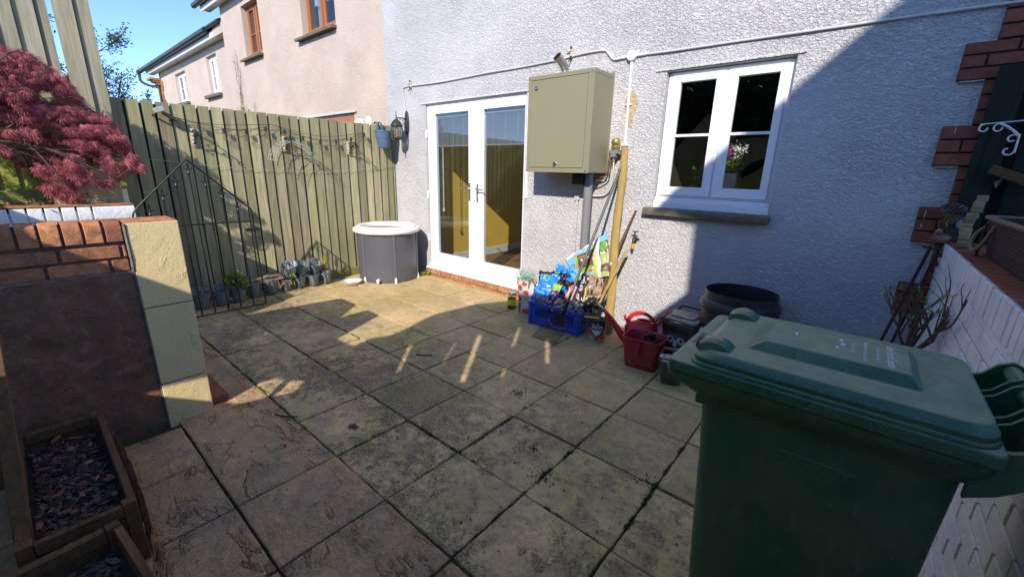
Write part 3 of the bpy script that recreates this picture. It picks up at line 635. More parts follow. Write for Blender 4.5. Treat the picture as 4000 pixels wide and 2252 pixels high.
# eaves: soffit, fascia, gutter, tiled slope
w = MB(); w.box(-12.5, -5.64, YF - .17, YF - .002, 4.86, 4.89); w.box(-12.5, -5.64, YF - .195, YF - .171, 4.82, 4.97); w.build('fascia', M['white_paint'], N, bevel=.004)
w = MB(); w.tube([(-12.72, YF - .255, 4.97), (-5.64, YF - .255, 4.97)], .055, 10); w.build('gutter', M['gutter'], N, smooth=True)
w = MB(); w.prism([(-.24, 4.99), (-.24, 5.03), (3.0, 7.3), (3.0, 7.2)], lambda p: (-12.6, YF + p[0], p[1]), lambda p: (-5.64, YF + p[0], p[1]))
for k in range(26): w.prism([(-.26 + k * .13, 5.015 + k * .0911), (-.26 + k * .13, 5.045 + k * .0911), (-.12 + k * .13, 5.125 + k * .0911)], lambda p: (-12.62, YF + p[0], p[1]), lambda p: (-5.64, YF + p[0], p[1]))
w.build('roof', M['roof_tile'], N)
tag(None or (lambda m: m.build('wall_light', M['white_paint'], None, smooth=True))(MB().lathe([(.02, -.02), (.085, -.01), (.09, .02), (.05, .07), (.012, .09)], (-6.23, YF - .11, 2.13), 16).tube([(-6.23, YF - .11, 2.2), (-6.21, YF, 2.2)], .014, 8).sphere((-6.14, YF - .012, 2.17), .085, 14, 8, sc3=(1, .2, 1))),
    'small white bulkhead light on the pink wall showing just above the fence top', 'wall light')
w = MB(); w.box(-12.78, -12.12, YF + .08, YF + .30, 4.42, 4.68); w.build('eaves_box', M['render_pink'], N)
# dead climber at the pink corner
w = MB()
def climber(mb, x0, z0, z1, n, mi=0):
    for s_ in range(n):
        x = x0 + U(-.12, .12); z = z0; pts = []
        while z < z1 * U(.8, 1.0): pts.append((x, YF - U(.01, .04), z)); x += U(-.05, .05); z += U(.08, .16)
        if len(pts) > 2: mb.tube(pts, [.008 * (1 - k / len(pts)) + .002 for k in range(len(pts))], 5, mi)
        for p in pts:
            for q in range(2):
                if random.random() < .7: mb.tube([p, (p[0] + U(-.12, .12), p[1] - U(0, .05), p[2] + U(.0, .1))], .0025, 4, mi)
climber(w, -11.2, 1.6, 4.3, 3); climber(w, -10.6, 1.6, 3.1, 3)
leafy(w, (-11.0, YF - .1, 2.55), .22, 90, .09, 1)
tag(w.build('wall_climber', [M['twig'], M['leaf_green']], fixn=False), 'bare brown climbing stems with one tuft of green leaves on the pink house corner', 'climbing plant')

# ---------------------------------------------------------------- further terrace wing
yv = 4.12
V = thing('neighbour_house', 'further pink house with small white casement windows and a black gutter, seen over the fence', 'house', (-15.8, yv, 0))
w = MB(); VH = [(-17.72, -16.57, 3.33, 4.20), (-14.45, -13.62, 3.31, 4.26)]
wall_holes(w, -19.5, -12.1, -.1, 4.9, yv, yv + .26, VH); w.build('wall', M['render_pink'], V)
for (a, b, c, d) in VH:
    m = MB(); y = yv + .08; frame_ring(m, a, b, c, d, .05, y, y + .06); m.box((a + b) / 2 - .03, (a + b) / 2 + .03, y, y + .05, c + .05, d - .05)
    f = m.build('window', M['upvc'], V, bevel=.005); mid = (a + b) / 2
    for p_, q_ in ((a + .05, mid - .03), (mid + .03, b - .05)): sash(f, p_, q_, c + .05, d - .05, y - .01, M['upvc'], .07, ((c + d) / 2,), 'window_pane', .05, 'window_sash')
    m = MB(); m.box(a - .3, b + .08, yv - .1, yv + .1, c - .08, c - .002); m.build('window_sill', M['sill_stone'], V, bevel=.01)
    m = MB(); m.box(a - .3, b + .3, yv + .8, yv + .85, c - .3, d + .3); m.build('room_wall', M['interior_dark'], V)
    m = MB(); m.loft([[Vector((a + .07 + .3 * k / 8, yv + .29 + .02 * math.sin(k * 2), z_)) for k in range(9)] for z_ in (c, d)], (False, False), closed=False); m.loft([[Vector((b - .37 + .3 * k / 8, yv + .29 + .02 * math.sin(k * 2), z_)) for k in range(9)] for z_ in (c, d)], (False, False), closed=False)
    m.build('curtain', M['curtain'], V, fixn=False)
w = MB(); w.box(-20.3, -12.6, yv - .20, yv - .002, 4.47, 4.50); w.box(-20.3, -12.8, yv - .225, yv - .201, 4.44, 4.585); w.build('fascia', M['white_paint'], V, bevel=.004)
w = MB(); w.tube([(-21.0, yv - .30, 4.60), (-13.1, yv - .30, 4.62)], .07, 10); w.tube(catmull([(-20.9, yv - .30, 4.56), (-20.85, yv - .30, 4.3), (-20.3, yv - .2, 4.12), (-19.7, yv - .06, 4.0), (-19.62, yv - .06, 3.8), (-19.62, yv - .06, .2)]), .045, 8); w.build('gutter', M['gutter'], V, smooth=True)
w = MB(); w.prism([(-.30, 4.61), (-.30, 4.66), (3.0, 6.6), (3.0, 6.5)], lambda p: (-21.0, yv + p[0], p[1]), lambda p: (-12.2, yv + p[0], p[1]))
for k in range(24): w.prism([(-.32 + k * .14, 4.64 + k * .0823), (-.32 + k * .14, 4.68 + k * .0823), (-.17 + k * .14, 4.76 + k * .0823)], lambda p: (-21.02, yv + p[0], p[1]), lambda p: (-12.2, yv + p[0], p[1]))
w.build('roof', M['roof_tile'], V)
w = MB(); w.box(-19.62, -19.49, yv - .01, yv + .2, 0, 4.5, 1)
z = 2.4
while z < 4.2: w.box(-19.66, -19.40 - (.12 if int(z / .3) % 2 else 0) * -1, yv - .03, yv, z, z + .065, 0, random.random()); z += .075
for k in range(3): w.box(-20.0 + k * .12, -19.5, yv - .3 + k * .08, yv, 4.22 - k * .075, 4.285 - k * .075, 0, random.random())
w.build('brick_quoin', [M['brick_orange'], M['mortar_red']], V)

# ================================================================ FENCES
def feather(mb, y0, y1, z0, z1, pitch, mi=0, x=XL, topj=.004, lean=0):
    y = y0
    while y < y1 - .01:
        wd = pitch * U(.93, 1.07); ye = min(y + wd, y1); t = random.random(); zt = (z1(y) if callable(z1) else z1) + U(-topj, topj)
        thin, thick = x + .010 + U(0, .002), x + .022 + U(0, .004); gap = U(.012, .022)
        l = U(-1, 1) * lean
        a = [(x - .002, y, z0), (thin, y, z0), (thick, ye - gap, z0), (x - .002, ye - gap, z0), (x - .002, y + l, zt), (thin, y + l, zt), (thick, ye - gap + l, zt), (x - .002, ye - gap + l, zt)]
        mb.hexa(a, mi, t); y += wd
F = thing('garden_fence', 'low green tinged feather edge board fence running from the pink house wall behind the gate', 'fence', (XL, 2.2, 0))
w = MB(); feather(w, .74, 3.79, .06, lambda y: 2.058 + .006 * y, .1165); w.build('board_panel', M['fence'], F)
w = MB(); w.box(XL - .012, XL - .0025, .745, 3.79, .07, 2.04); w.build('backing', M['fence_dark'], F)  # added dark sheet so the gaps between boards read as deep shade
w = MB(); w.box(XL - .001, XL + .045, .60, 3.795, -.06, .105); w.build('gravel_board', M['gravelboard'], F, bevel=.004)
w = MB(); w.box(XL - .04, XL - .003, .74, 3.79, 1.6, 1.68); w.box(XL - .04, XL - .003, .74, 3.79, .4, .48); w.build('rail', M['fence'], F)
w = MB()
for y_ in (.8, 2.4): w.box(XL - .12, XL - .041, y_, y_ + .09, 0, 2.0)
w.build('post', M['fence'], F)
F2 = thing('garden_fence', 'tall weathered grey board fence rising behind the red maple, its foot green with algae', 'fence', (XL + .04, -.4, 1.1))
w = MB(); XT = XL + .04
tb = [(-1.0, -.885), (-.88, -.765), (-.76, -.645), (-.64, -.53), (-.524, -.41), (-.404, -.29), (-.284, -.17), (-.163, -.05), (-.044, .066), (.072, .170), (.176, .281), (.287, .405), (.412, .478), (.515, .638), (.646, .742)]
for (a, b) in tb:
    t = random.random(); w.hexa([(XT, a, 1.24), (XT + .010, a, 1.24), (XT + .028, b, 1.24), (XT, b, 1.24), (XT, a + .012, 4.2), (XT + .010, a + .012, 4.2), (XT + .028, b + .010, 4.2), (XT, b + .010, 4.2)], 0, t)
w.box(XT - .014, XT - .002, -.9, .742, 1.24, 2.2, 0, .3)
for q in (-.527, -.407, -.287, -.166, -.047, .069, .173, .284, .408, .642): w.box(XT - .014, XT - .002, q - .02, q + .02, 2.2, 4.2, 0, .1)
w.build('board_panel', M['fence_tall'], F2)
w = MB(); w.box(XT - .03, XT + .05, -1.2, .235, 1.11, 1.238); w.build('gravel_board', M['fence_green'], F2, bevel=.006)
w = MB(); w.box(XT - .06, XT - .003, -1.2, .74, 1.7, 1.78); w.box(XT - .06, XT - .003, -1.2, .74, 2.9, 2.98); w.build('rail', M['fence_tall'], F2)

# ================================================================ LEFT RETAINING WALLS
Wl = thing('retaining_wall', 'low brick wall with upright coping bricks, brown rendered face and yellow stone clad end', 'wall', (XB - .1, 0, 0))
w = MB(); w.box(XB - .21, XB - .014, -2.0, .338, .90, 1.09, 1)
brick_face(w, 'x', XB - .014, 1, -2.0, .336, .937, 1.085, .215, .062, .012, 0, off=.06, proud=.013)
w.build('brickwork', [M['brick_orange'], M['mortar_red']], Wl, bevel=.005, bseg=2)
w = MB(); y = .336; k = 0
while y > -2.0:
    a = U(-.003, .003); prof = [(XB - .215, 1.09), (XB + .004 + a, 1.092), (XB + .006 + a, 1.165), (XB - .002 + a, 1.185), (XB - .022, 1.198 + a), (XB - .10, 1.203 + a), (XB - .215, 1.19)]
    w.prism(prof, lambda p: (p[0], y - .064, p[1]), lambda p: (p[0], y - .001, p[1]), 0, random.random()); w.box(XB - .2, XB - .014, y - .075, y - .064, 1.09, 1.178, 1)
    y -= .0735 + U(-.001, .001)
w.build('coping_brick', [M['brick_orange'], M['mortar_red']], Wl, bevel=.004, bseg=2)
w = MB(); w.box(XB - .21, XB - .004, -2.0, .345, -.05, .925); w.build('rendered_face', M['brown_render'], Wl, bevel=.004)
w = MB(); w.box(XB - .24, XB - .004, -2.0, .345, .9255, .937); w.build('mortar_lip', M['mortar'], Wl)
for (a, b) in ((-.05, .255), (.2615, .715), (.7215, 1.184)):
    w = MB(); w.box(XB - .235, XB + .012 + U(-.002, .002), .352, .572, a, b, 0, random.random()); w.build('stone_cladding', M['yellow_stone'], Wl, bevel=.004)
w = MB(); w.box(XB - .20, XB + .006, .345, .566, -.05, 1.1838, 0); w.box(XB - .232, XB + .004, .347, .570, 1.1845, 1.190, 1, .2)
w.build('pillar_core', [M['mortar'], M['brick_orange']], Wl, bevel=.003)
w = MB(); w.tube([(XB + .006, .346, .93), (XB + .010, .347, 1.0), (XB + .008, .346, 1.1), (XB + .009, .346, 1.18)], .008, 6); w.build('mortar_bead', M['mortar'], Wl)
# brick edging at the foot of the pillar
for k in range(4):
    w = MB(); w.box(XB - .04 - .222 * k - .212, XB - .04 - .222 * k, .575, .672, -.02, .052, 0, random.random())
    tag(w.build('edging_brick', M['brick_red'], bevel=.006), ['orange red brick laid flat at the foot of the yellow stone pillar, nearest the paving', 'second brick of the row running back behind the stone pillar', 'third brick of the row running back behind the stone pillar', 'last brick of the row running back behind the stone pillar'][k], 'brick', 'brick edging by the stone pillar')
# white painted wall with wide joints
W2 = thing('retaining_wall', 'white painted brick wall top in front of the red maple, behind the brick coping', 'wall', (-4.97, -.6, 0))
XH = -4.87
w = MB(); w.box(XH - .2, XH - .012, -2.0, .675, -.05, 1.095, 1); brick_face(w, 'x', XH - .012, 1, -2.0, .672, .02, 1.02, .215, .065, .01, 0)
w.build('brickwork', [M['brick_white'], M['brick_white']], W2, bevel=.004, bseg=1)
w = MB(); y = .676; first = True
while y > -1.9:
    bw = .125 if first else (.135 if y > .5 else .076)
    if first: seg_ = (y - .26, y)
    wd = .262 if first else .078
    prof = [(XH - .22, 1.02), (XH + .001, 1.022), (XH + .002, 1.115), (XH - .006, 1.128), (XH - .22, 1.134)]
    w.prism(prof, lambda p: (p[0], y - wd, p[1]), lambda p: (p[0], y, p[1]), 0, random.random())
    w.box(XH - .2, XH - .014, y - wd - .012, y - wd, 1.02, 1.11, 1)
    y -= wd + .0115; first = False
w.build('coping_brick', [M['brick_white'], M['mortar_red']], W2, bevel=.005, bseg=2)
w = MB(); w.box(XH - .222, XH - .004, -1.9, .674, 1.1345, 1.140, 0, .3); w.build('coping_top', M['brick_orange'], W2)
w = MB(); w.box(-5.5, XH - .225, -2.0, .66, .9, 1.115); struct(w.build('raised_bed_soil', M['soil'], origin='none'))
w = MB(); leafy(w, (-5.15, .45, 1.135), .16, 160, .02, 0, .1); leafy(w, (-5.15, .1, 1.135), .3, 200, .025, 1, .1); leafy(w, (-5.2, -.35, 1.135), .35, 260, .03, 1, .1)
struct(w.build('bed_litter', [M['moss'], M['leaf_dry']], fixn=False, origin='none'), 'stuff')
w = MB(); w.box(-5.36, -5.20, .245, .665, 1.115, 1.425); tag(w.build('stone_block', M['block_stone'], bevel=.012, bseg=3), 'buff sandstone block standing on the raised bed under the maple leaves', 'stone block')

# ================================================================ RIGHT WALL
Wr = thing('garden_wall', 'white painted brick wall with brick on edge coping behind the green wheelie bin', 'wall', (XW + .1, 1.8, 0))
w = MB(); w.box(XW + .008, XW + .19, -1.6, 3.78, -.05, .995, 1); brick_face(w, 'x', XW + .008, -1, -1.6, 3.778, .0, .985, .215, .065, .010, 0, proud=.009)
w.build('brickwork', [M['brick_white'], M['brick_white']], Wr, bevel=.005, bseg=2)
w = MB(); y = 3.778
while y > -1.6:
    a = U(-.002, .002); w.box(XW - .003 + a, XW + .215, y - .066, y, .998, 1.125 + U(-.003, .003), 0, random.random()); w.box(XW + .004, XW + .2, y - .0755, y - .066, .998, 1.112, 0)
    y -= .0755
w.build('coping_brick', [M['brick_white'], M['mortar_dark']], Wr, bevel=.006, bseg=2)
w = MB(); y = 3.778
while y > -1.6: w.box(XW + .006, XW + .213, y - .066, y - .002, 1.1285, 1.136, 0, random.random()); y -= .0755
w.build('coping_top', M['brick_quoin'], Wr, bevel=.002, bseg=1)
# ================================================================ WROUGHT IRON GATE
XG = -4.835
G = thing('iron_gate', 'black wrought iron garden gate with arrow head finials and a pointed bar arch', 'gate', (XG, 1.1, 0))
w = MB()
w.tube([(XG, .655, .03), (XG, .652, .9), (XG, .645, 1.02), (XG, .652, 1.06), (XG, .69, 1.115), (XG, 1.096, 1.528)], .0085, 6); w.tube([(XG, 1.094, 1.528), (XG, 1.55, 1.075), (XG, 1.568, 1.05), (XG, 1.572, 1.0), (XG, 1.583, .04)], .0085, 6)
w.tube([(XG, .655, .036), (XG, 1.585, .036)], .008, 6); w.tube([(XG, .655, .932), (XG, 1.575, .936)], .0075, 6)
w.build('gate_frame', M['black_iron'], G, smooth=True)
tops = [(.765, 1.04), (.878, 1.17), (.988, 1.29), (1.099, 1.40), (1.215, 1.285), (1.331, 1.175), (1.451, 1.045)]
for (y, z) in tops:
    m = MB(); m.tube([(XG, y + .014, .036), (XG, y, z)], .0065, 6); b = m.build('bar', M['black_iron'], G, smooth=True)
    m = MB(); m.lathe([(.011, -.012), (.014, 0), (.009, .006), (.008, .03), (.004, .045)], (XG, y, z), 8)
    sp = [(0, .105), (.010, .075), (.008, .05), (.013, .042), (.024, .047), (.033, .062), (.032, .045), (.020, .033), (.006, .030), (.004, .0)]
    pl = sp + [(-a, c) for a, c in reversed(sp[1:])]
    m.prism(pl, lambda p: (XG - .003, y + p[0], z + p[1]), lambda p: (XG + .003, y + p[0], z + p[1])); m.build('finial', M['black_iron'], b, smooth=True)
w = MB(); w.box(XG - .01, XG + .01, 1.49, 1.60, .835, .862); w.tube([(XG + .012, 1.50, .848), (XG + .012, 1.62, .848)], .010, 8); w.tube([(XG + .012, 1.55, .848), (XG + .012, 1.55, .905)], .004, 6); w.sphere((XG + .014, 1.5, .848), .016, 10, 6)
w.build('latch', M['black_iron'], G, smooth=True)

# ================================================================ THINGS ON THE FENCE
xs_ = XL + .06
S = thing('string_light', 'dark festoon cable with clear hanging bulbs sagging along the low fence', 'string lights', (xs_, 2.2, 1.8))
pk = [(1.15, 1.945), (1.32, 1.90), (1.40, 1.892), (1.618, 1.862), (1.834, 1.870), (2.04, 1.915), (2.117, 1.945), (2.245, 1.905), (2.452, 1.845), (2.663, 1.818), (2.877, 1.832), (3.089, 1.876), (3.289, 1.95)]
w = MB(); w.tube(catmull([(xs_, a, b) for a, b in pk], 5), .0024, 6)
w.tube(catmull([(xs_ - .01, 1.15, 1.945), (xs_ - .01, 1.5, 1.895), (xs_ - .01, 2.117, 1.945)], 8), .0022, 5); w.tube(catmull([(xs_ - .01, 2.117, 1.945), (xs_ - .01, 2.7, 1.86), (xs_ - .01, 3.29, 1.95)], 8), .0022, 5)
w.build('cable', M['black_iron'], S, smooth=True)
for (y, z) in [(1.40, 1.888), (1.618, 1.858), (1.834, 1.866), (2.04, 1.91), (2.245, 1.90), (2.452, 1.842), (2.663, 1.814), (2.877, 1.828), (3.089, 1.872), (3.289, 1.945)]:
    dy = U(-.004, .012); m = MB(); m.lathe([(.004, .004), (.014, .0), (.0145, -.042), (.011, -.046)], (xs_ + .004, y, z), 10, caps=(True, True)); c_ = m.build('bulb_holder', M['black_plastic'], S, smooth=True)
    m = MB(); m.lathe([(.010, -.046), (.014, -.060), (.022, -.085), (.023, -.10), (.017, -.118), (.006, -.128), (.001, -.129)], (xs_ + .004 + dy * .3, y, z), 12); m.build('bulb', M['bulb_glass'], c_, smooth=True)
# thin wire lower down
w = MB(); w.tube(catmull([(XL + .042, .95, 1.52), (XL + .045, 1.2, 1.497), (XL + .043, 1.7, 1.452), (XL + .043, 2.2, 1.435), (XL + .043, 2.75, 1.432), (XL + .043, 3.2, 1.47), (XL + .04, 3.76, 1.53)], 6), .0022, 5)
tag(w.build('fence_wire', M['wire_green'], smooth=True), 'thin slack wire strung across the middle of the low fence', 'wire')
# ornate brackets, cream with black scrolls
def spiral(c, r0, r1, a0, turns, n=18):
    return [Vector((c[0], c[1] + (r0 + (r1 - r0) * k / n) * math.cos(a0 + turns * 6.283 * k / n), c[2] + (r0 + (r1 - r0) * k / n) * math.sin(a0 + turns * 6.283 * k / n))) for k in range(n + 1)]
def scroll_bracket(y, z, label, sc_=1.0):
    T = thing('hanging_bracket', label, 'bracket', (XL + .03, y, z - .16), group='cream scroll brackets on the fence')
    x0 = XL + .036; m = MB()
    m.box(x0 - .006, x0 + .006, y - .02, y + .02, z - .165, z + .005)
    for k in range(4): m.sphere((x0 + .012, y, z - .02 - k * .038), .016, 10, 6, sc3=(.6, 1, 1.0))
    m.build('backplate', M['cream_iron'], T, smooth=True)
    m = MB(); X = x0 + .012
    m.tube(catmull([(X, y, z - .02), (X + .06, y + .01, z - .012), (X + .12, y + .01, z - .03), (X + .17, y + .012, z - .045)], 6), .006, 6)
    def sp(cx, cz, r, a): return [(X + cx + q * math.cos(t), y + .006, z + cz + q * math.sin(t)) for q, t in [(r * (1 - .55 * k / 16), a + 5.2 * k / 16) for k in range(17)]]
    m.tube(sp(.045, -.075, .024, 1.9), .005, 6); m.tube(sp(.035, -.135, .022, 1.2), .005, 6); m.tube(sp(.105, -.065, .02, 2.0), .005, 6); m.tube(sp(.17, -.062, .02, 1.57), .005, 6)
    m.tube([(X, y, z - .15), (X + .05, y + .005, z - .10), (X + .11, y + .008, z - .05)], .005, 6)
    m.build('scroll_arm', M['black_iron'], T, smooth=True)
    return T
scroll_bracket(1.335, 1.835, 'cream bracket with black scrolls on the fence, nearest the gate apex')
scroll_bracket(2.235, 1.825, 'cream bracket with black scrolls in the middle of the fence, above the wire basket frame')
scroll_bracket(3.055, 1.825, 'cream bracket with black scrolls on the fence, closest to the blue grey pot')
# wire trough frame: hangs off the middle bracket
w = MB(); X0 = XL + .07
def arc(y, k, dx=0): return (X0 + dx + .03 * k, y, 0)
P0 = [(2.02, 1.56), (2.06, 1.66), (2.13, 1.735), (2.22, 1.775), (2.30, 1.78), (2.38, 1.745), (2.46, 1.66), (2.53, 1.545)]
rowsW = []
for k, off in enumerate((0, .05, .10, .15)):
    rowsW.append([Vector((X0 + off, a + off * .12, b - off * .12)) for a, b in P0]); w.tube(catmull(rowsW[-1], 4), .0028, 5)
for q in range(len(P0)): w.tube([r_[q] for r_ in rowsW], .0022, 4)
for q in range(len(P0) - 1): w.tube([(rowsW[0][q] + rowsW[0][q + 1]) / 2, (rowsW[3][q] + rowsW[3][q + 1]) / 2], .0018, 4)
tag(w.build('wire_basket_frame', M['wire_green'], smooth=True), 'pale green bent wire basket frame hanging empty from the middle fence bracket', 'wire frame')
# solar panel lamp
T = thing('solar_light', 'small solar panel lamp clipped to the fence top near the tall fence', 'solar light', (XL + .06, 1.10, 1.92))
w = MB(); w.obox((XL + .10, 1.085, 1.985), (.045, .085, .045), Matrix.Rotation(.35, 3, 'X')); w.build('lamp_head', flat('pale_lamp_lens', (.42, .44, .40)), T, bevel=.005)
w = MB(); w.obox((XL + .085, 1.16, 1.935), (.075, .115, .012), Matrix.Rotation(-.5, 3, 'X') @ Matrix.Rotation(.5, 3, 'Y')); w.tube([(XL + .03, 1.12, 1.96), (XL + .08, 1.12, 1.965)], .008, 6); w.tube(catmull([(XL + .05, 1.2, 1.90), (XL + .06, 1.25, 1.86), (XL + .04, 1.23, 1.84), (XL + .05, 1.28, 1.82)]), .003, 5); w.build('panel', M['black_plastic'], T, bevel=.003)
w = MB(); w.tube([(XL + .02, 1.04, 1.935), (XL + .09, 1.04, 1.95)], .009, 8); tag(w.build('fence_peg', M['scrap_wood'], smooth=True), 'short wooden peg sticking out of the fence below the solar lamp', 'peg')
# blue grey balcony pot hooked over the fence
T = thing('fence_planter', 'blue grey plastic pot hooked over the fence top beside the house corner', 'plant pot', (XL + .13, 3.56, 1.765))
cx, cy = XL + .135, 3.545
w = MB(); w.lathe([(.001, 1.775), (.070, 1.765), (.078, 1.78), (.098, 1.885), (.104, 1.89), (.104, 1.895), (.106, 1.90), (.118, 1.975), (.125, 1.98), (.124, 1.99), (.114, 1.99), (.106, 1.97), (.095, 1.90), (.07, 1.80), (.001, 1.795)], (cx, cy, 0), 32, sx=.95, sy=1.0); w.build('bowl', M['blue_pot'], T, smooth=True)
w = MB()
for s_ in (-1, 1):
    pts = catmull([(XL + .055, cy + s_ * .035, 1.96), (XL + .05, cy + s_ * .034, 2.05), (XL + .03, cy + s_ * .032, 2.105), (XL - .005, cy + s_ * .03, 2.115), (XL - .035, cy + s_ * .03, 2.09)], 5); w.loft([[p + Vector((0, a, 0)) + Vector((b, 0, b * .3)) for a, b in ((-.014, -.004), (.014, -.004), (.014, .004), (-.014, .004))] for p in pts])
w.box(XL + .045, XL + .055, cy - .05, cy + .05, 1.94, 1.99); w.build('hook', M['blue_pot'], T, bevel=.002)

# ================================================================ WALL FITTINGS
T = thing('wall_lantern', 'dark cast metal coach lantern on a scrolled arm beside the french doors', 'lantern', (-5.165, 3.7, 1.77))
L0 = (-5.150, 3.605)
w = MB()
w.loft([[Vector((-5.168 + (a * .046) * (1 + .0), y_, 2.105 + b * .165)) for a, b in [(math.cos(t) * (1 if abs(math.cos(t)) > .2 else .9), math.sin(t)) for t in [k * 6.283 / 20 for k in range(20)]]] for y_ in (3.797, 3.785)] + [[Vector((-5.168 + a * .033, 3.776, 2.105 + b * .14)) for a, b in [(math.cos(t), math.sin(t)) for t in [k * 6.283 / 20 for k in range(20)]]]])
w.build('backplate', M['old_iron'], T, smooth=True)
w = MB(); w.tube(catmull([(-5.166, 3.775, 2.16), (-5.162, 3.72, 2.165), (-5.156, 3.66, 2.16), (-5.152, 3.612, 2.155)], 5), .007, 8)
for cz, cy_, r, a in ((2.135, 3.73, .022, 0), (2.10, 3.735, .02, 2), (2.15, 3.68, .018, 1), (2.07, 3.75, .015, 3)): w.tube([(-5.16, cy_ + q * math.cos(t), cz + q * math.sin(t)) for q, t in [(r * (1 - .6 * k / 14), a + 5.5 * k / 14) for k in range(15)]], .0045, 6)
w.build('scroll_arm', M['old_iron'], T, smooth=True)
w = MB(); w.lathe([(.0005, 2.245), (.004, 2.235), (.007, 2.222), (.003, 2.21), (.006, 2.19), (.010, 2.178), (.006, 2.168), (.010, 2.150), (.018, 2.142), (.028, 2.136), (.030, 2.128), (.045, 2.118), (.064, 2.095), (.082, 2.062), (.086, 2.052), (.080, 2.046), (.07, 2.046), (.001, 2.05)], (L0[0], L0[1], 0), 24)
w.build('roof_cap', M['old_iron'], T, smooth=True)
w = MB(); w.lathe([(.066, 2.045), (.078, 2.02), (.084, 1.99), (.082, 1.955), (.068, 1.925), (.058, 1.905)], (L0[0], L0[1], 0), 12); gl_ = w.build('glass_shade', M['lantern_glass'], T)
w = MB()
for k in range(8):
    a = k * 6.283 / 8; w.tube([(L0[0] + r * math.cos(a), L0[1] + r * math.sin(a), z) for r, z in ((.068, 2.045), (.080, 2.02), (.086, 1.99), (.084, 1.955), (.070, 1.925), (.060, 1.905))], .0035, 5)
w.lathe([(.060, 1.91), (.066, 1.905), (.070, 1.895), (.050, 1.880), (.030, 1.868), (.016, 1.855), (.020, 1.845), (.008, 1.835), (.007, 1.81), (.012, 1.80), (.005, 1.785), (.0005, 1.768)], (L0[0], L0[1], 0), 24); w.build('cage', M['old_iron'], T, smooth=True)
w = MB(); w.lathe([(.012, 1.90), (.012, 1.96), (.022, 1.985), (.024, 2.01), (.012, 2.035), (.001, 2.04)], (L0[0], L0[1], 0), 12); w.build('bulb', M['tub_white'], T, smooth=True)

T = thing('outdoor_cable', 'white cable sagging across the house wall through a round junction box', 'cable', (-2.4, YF, 2.5))
yc = YF - .012
w = MB()
def cab(pts, r=.0085): w.tube(catmull([(a, yc - .004 * (k % 2), b) for k, (a, b) in enumerate(pts)], 6), r, 8)
w.tube([(-5.175, yc, 2.26), (-5.20, yc, 2.40), (-5.225, yc, 2.545), (-5.215, yc, 2.565), (-5.10, yc, 2.575), (-5.034, yc, 2.573)], .006, 8)
cab([(-5.034, 2.572), (-4.5, 2.557), (-4.0, 2.56), (-3.64, 2.566), (-3.1, 2.565), (-2.66, 2.571), (-2.496, 2.580), (-2.30, 2.588), (-2.129, 2.581), (-2.08, 2.545), (-2.034, 2.497), (-1.98, 2.49), (-1.93, 2.496)])
cab([(-1.76, 2.496), (-1.5, 2.487), (-.967, 2.481), (-.6, 2.474), (-.196, 2.468), (.15, 2.46), (.55, 2.452)])
w.build('cable', M['cable'], T, smooth=True)
w = MB(); w.tube([(-1.95, yc, 2.496), (-1.72, yc, 2.497)], .0135, 10); w.tube([(-1.846, yc, 2.50), (-1.846, yc, 2.40)], .014, 10); w.lathe([(.001, 0), (.043, 0), (.043, .036), (.038, .041), (.001, .041)], (-1.846, YF, 2.497), 28, R3=Matrix.Rotation(math.pi / 2, 3, 'X'))
w.build('junction_box', M['upvc'], T, smooth=True)
w = MB(); w.tube([(-1.846, yc, 2.42), (-1.841, yc, 1.755)], .0115, 10)
for z_ in (2.10, 1.752): w.box(-1.875, -1.81, YF - .014, YF, z_ - .007, z_ + .007); w.tube([(-1.868, YF - .013, z_), (-1.868, YF - .018, z_)], .006, 8); w.tube([(-1.816, YF - .013, z_), (-1.816, YF - .018, z_)], .006, 8)
w.build('conduit', M['upvc'], T, smooth=True)
for (x, z, lb) in ((-5.045, 2.60, 'small screwed cable clip above the coach lantern'), (-2.485, 2.625, 'cream bracket clip with rusty screws behind the boiler flue')):
    m = MB(); m.box(x - .012, x + .014, YF - .02, YF, z - .055, z + .035, 0); m.box(x - .05, x + .01, YF - .03, YF - .018, z + .0, z + .012, 0); m.sphere((x, YF - .026, z + .03), .012, 8, 6, 1); m.sphere((x + .004, YF - .03, z - .055), .013, 8, 6, 1); m.tube([(x, YF - .02, z - .06), (x - .01, YF - .05, z - .1)], .006, 6, 1)
    tag(m.build('cable_clip', [M['cream_iron'], M['rust_iron']], bevel=.002), lb, 'cable clip')

# boiler cabinet
BX0, BX1, BY0, BZ0, BZ1 = -2.730, -2.008, 3.44, 1.492, 2.365
B = thing('boiler_cabinet', 'khaki painted metal boiler cabinet mounted on the wall beside the french doors', 'boiler', (-2.37, 3.62, BZ0))
w = MB(); w.box(BX0 + .002, BX1, BY0 + .012, YF - .004, BZ0 + .004, BZ1 - .002)
w.box(BX0, BX0 + .034, BY0, BY0 + .013, BZ0, BZ1 - .036); w.box(BX1 - .06, BX1 + .001, BY0, BY0 + .013, BZ0, BZ1 - .036); w.box(BX0 + .034, BX1 - .06, BY0, BY0 + .013, BZ0, BZ0 + .042)
w.box(BX0 - .001, BX1 + .002, BY0 - .001, YF - .02, BZ1 - .036, BZ1)
w.prism([(0, 0), (0, .035), (.06, 0)], lambda p: (BX1 - .03, YF - .10 + p[0], BZ1 + p[1]), lambda p: (BX1 - .026, YF - .10 + p[0], BZ1 + p[1]))
w.box(BX1 - .03, BX1 + .004, YF - .012, YF - .002, BZ0 - .01, BZ1 + .03)
w.build('cabinet', M['boiler'], B, bevel=.003)
w = MB(); w.box(BX0 + .037, BX1 - .063, BY0 - .003, BY0 + .011, BZ0 + .045, BZ1 - .040); w.build('door_panel', M['boiler'], B, bevel=.004)
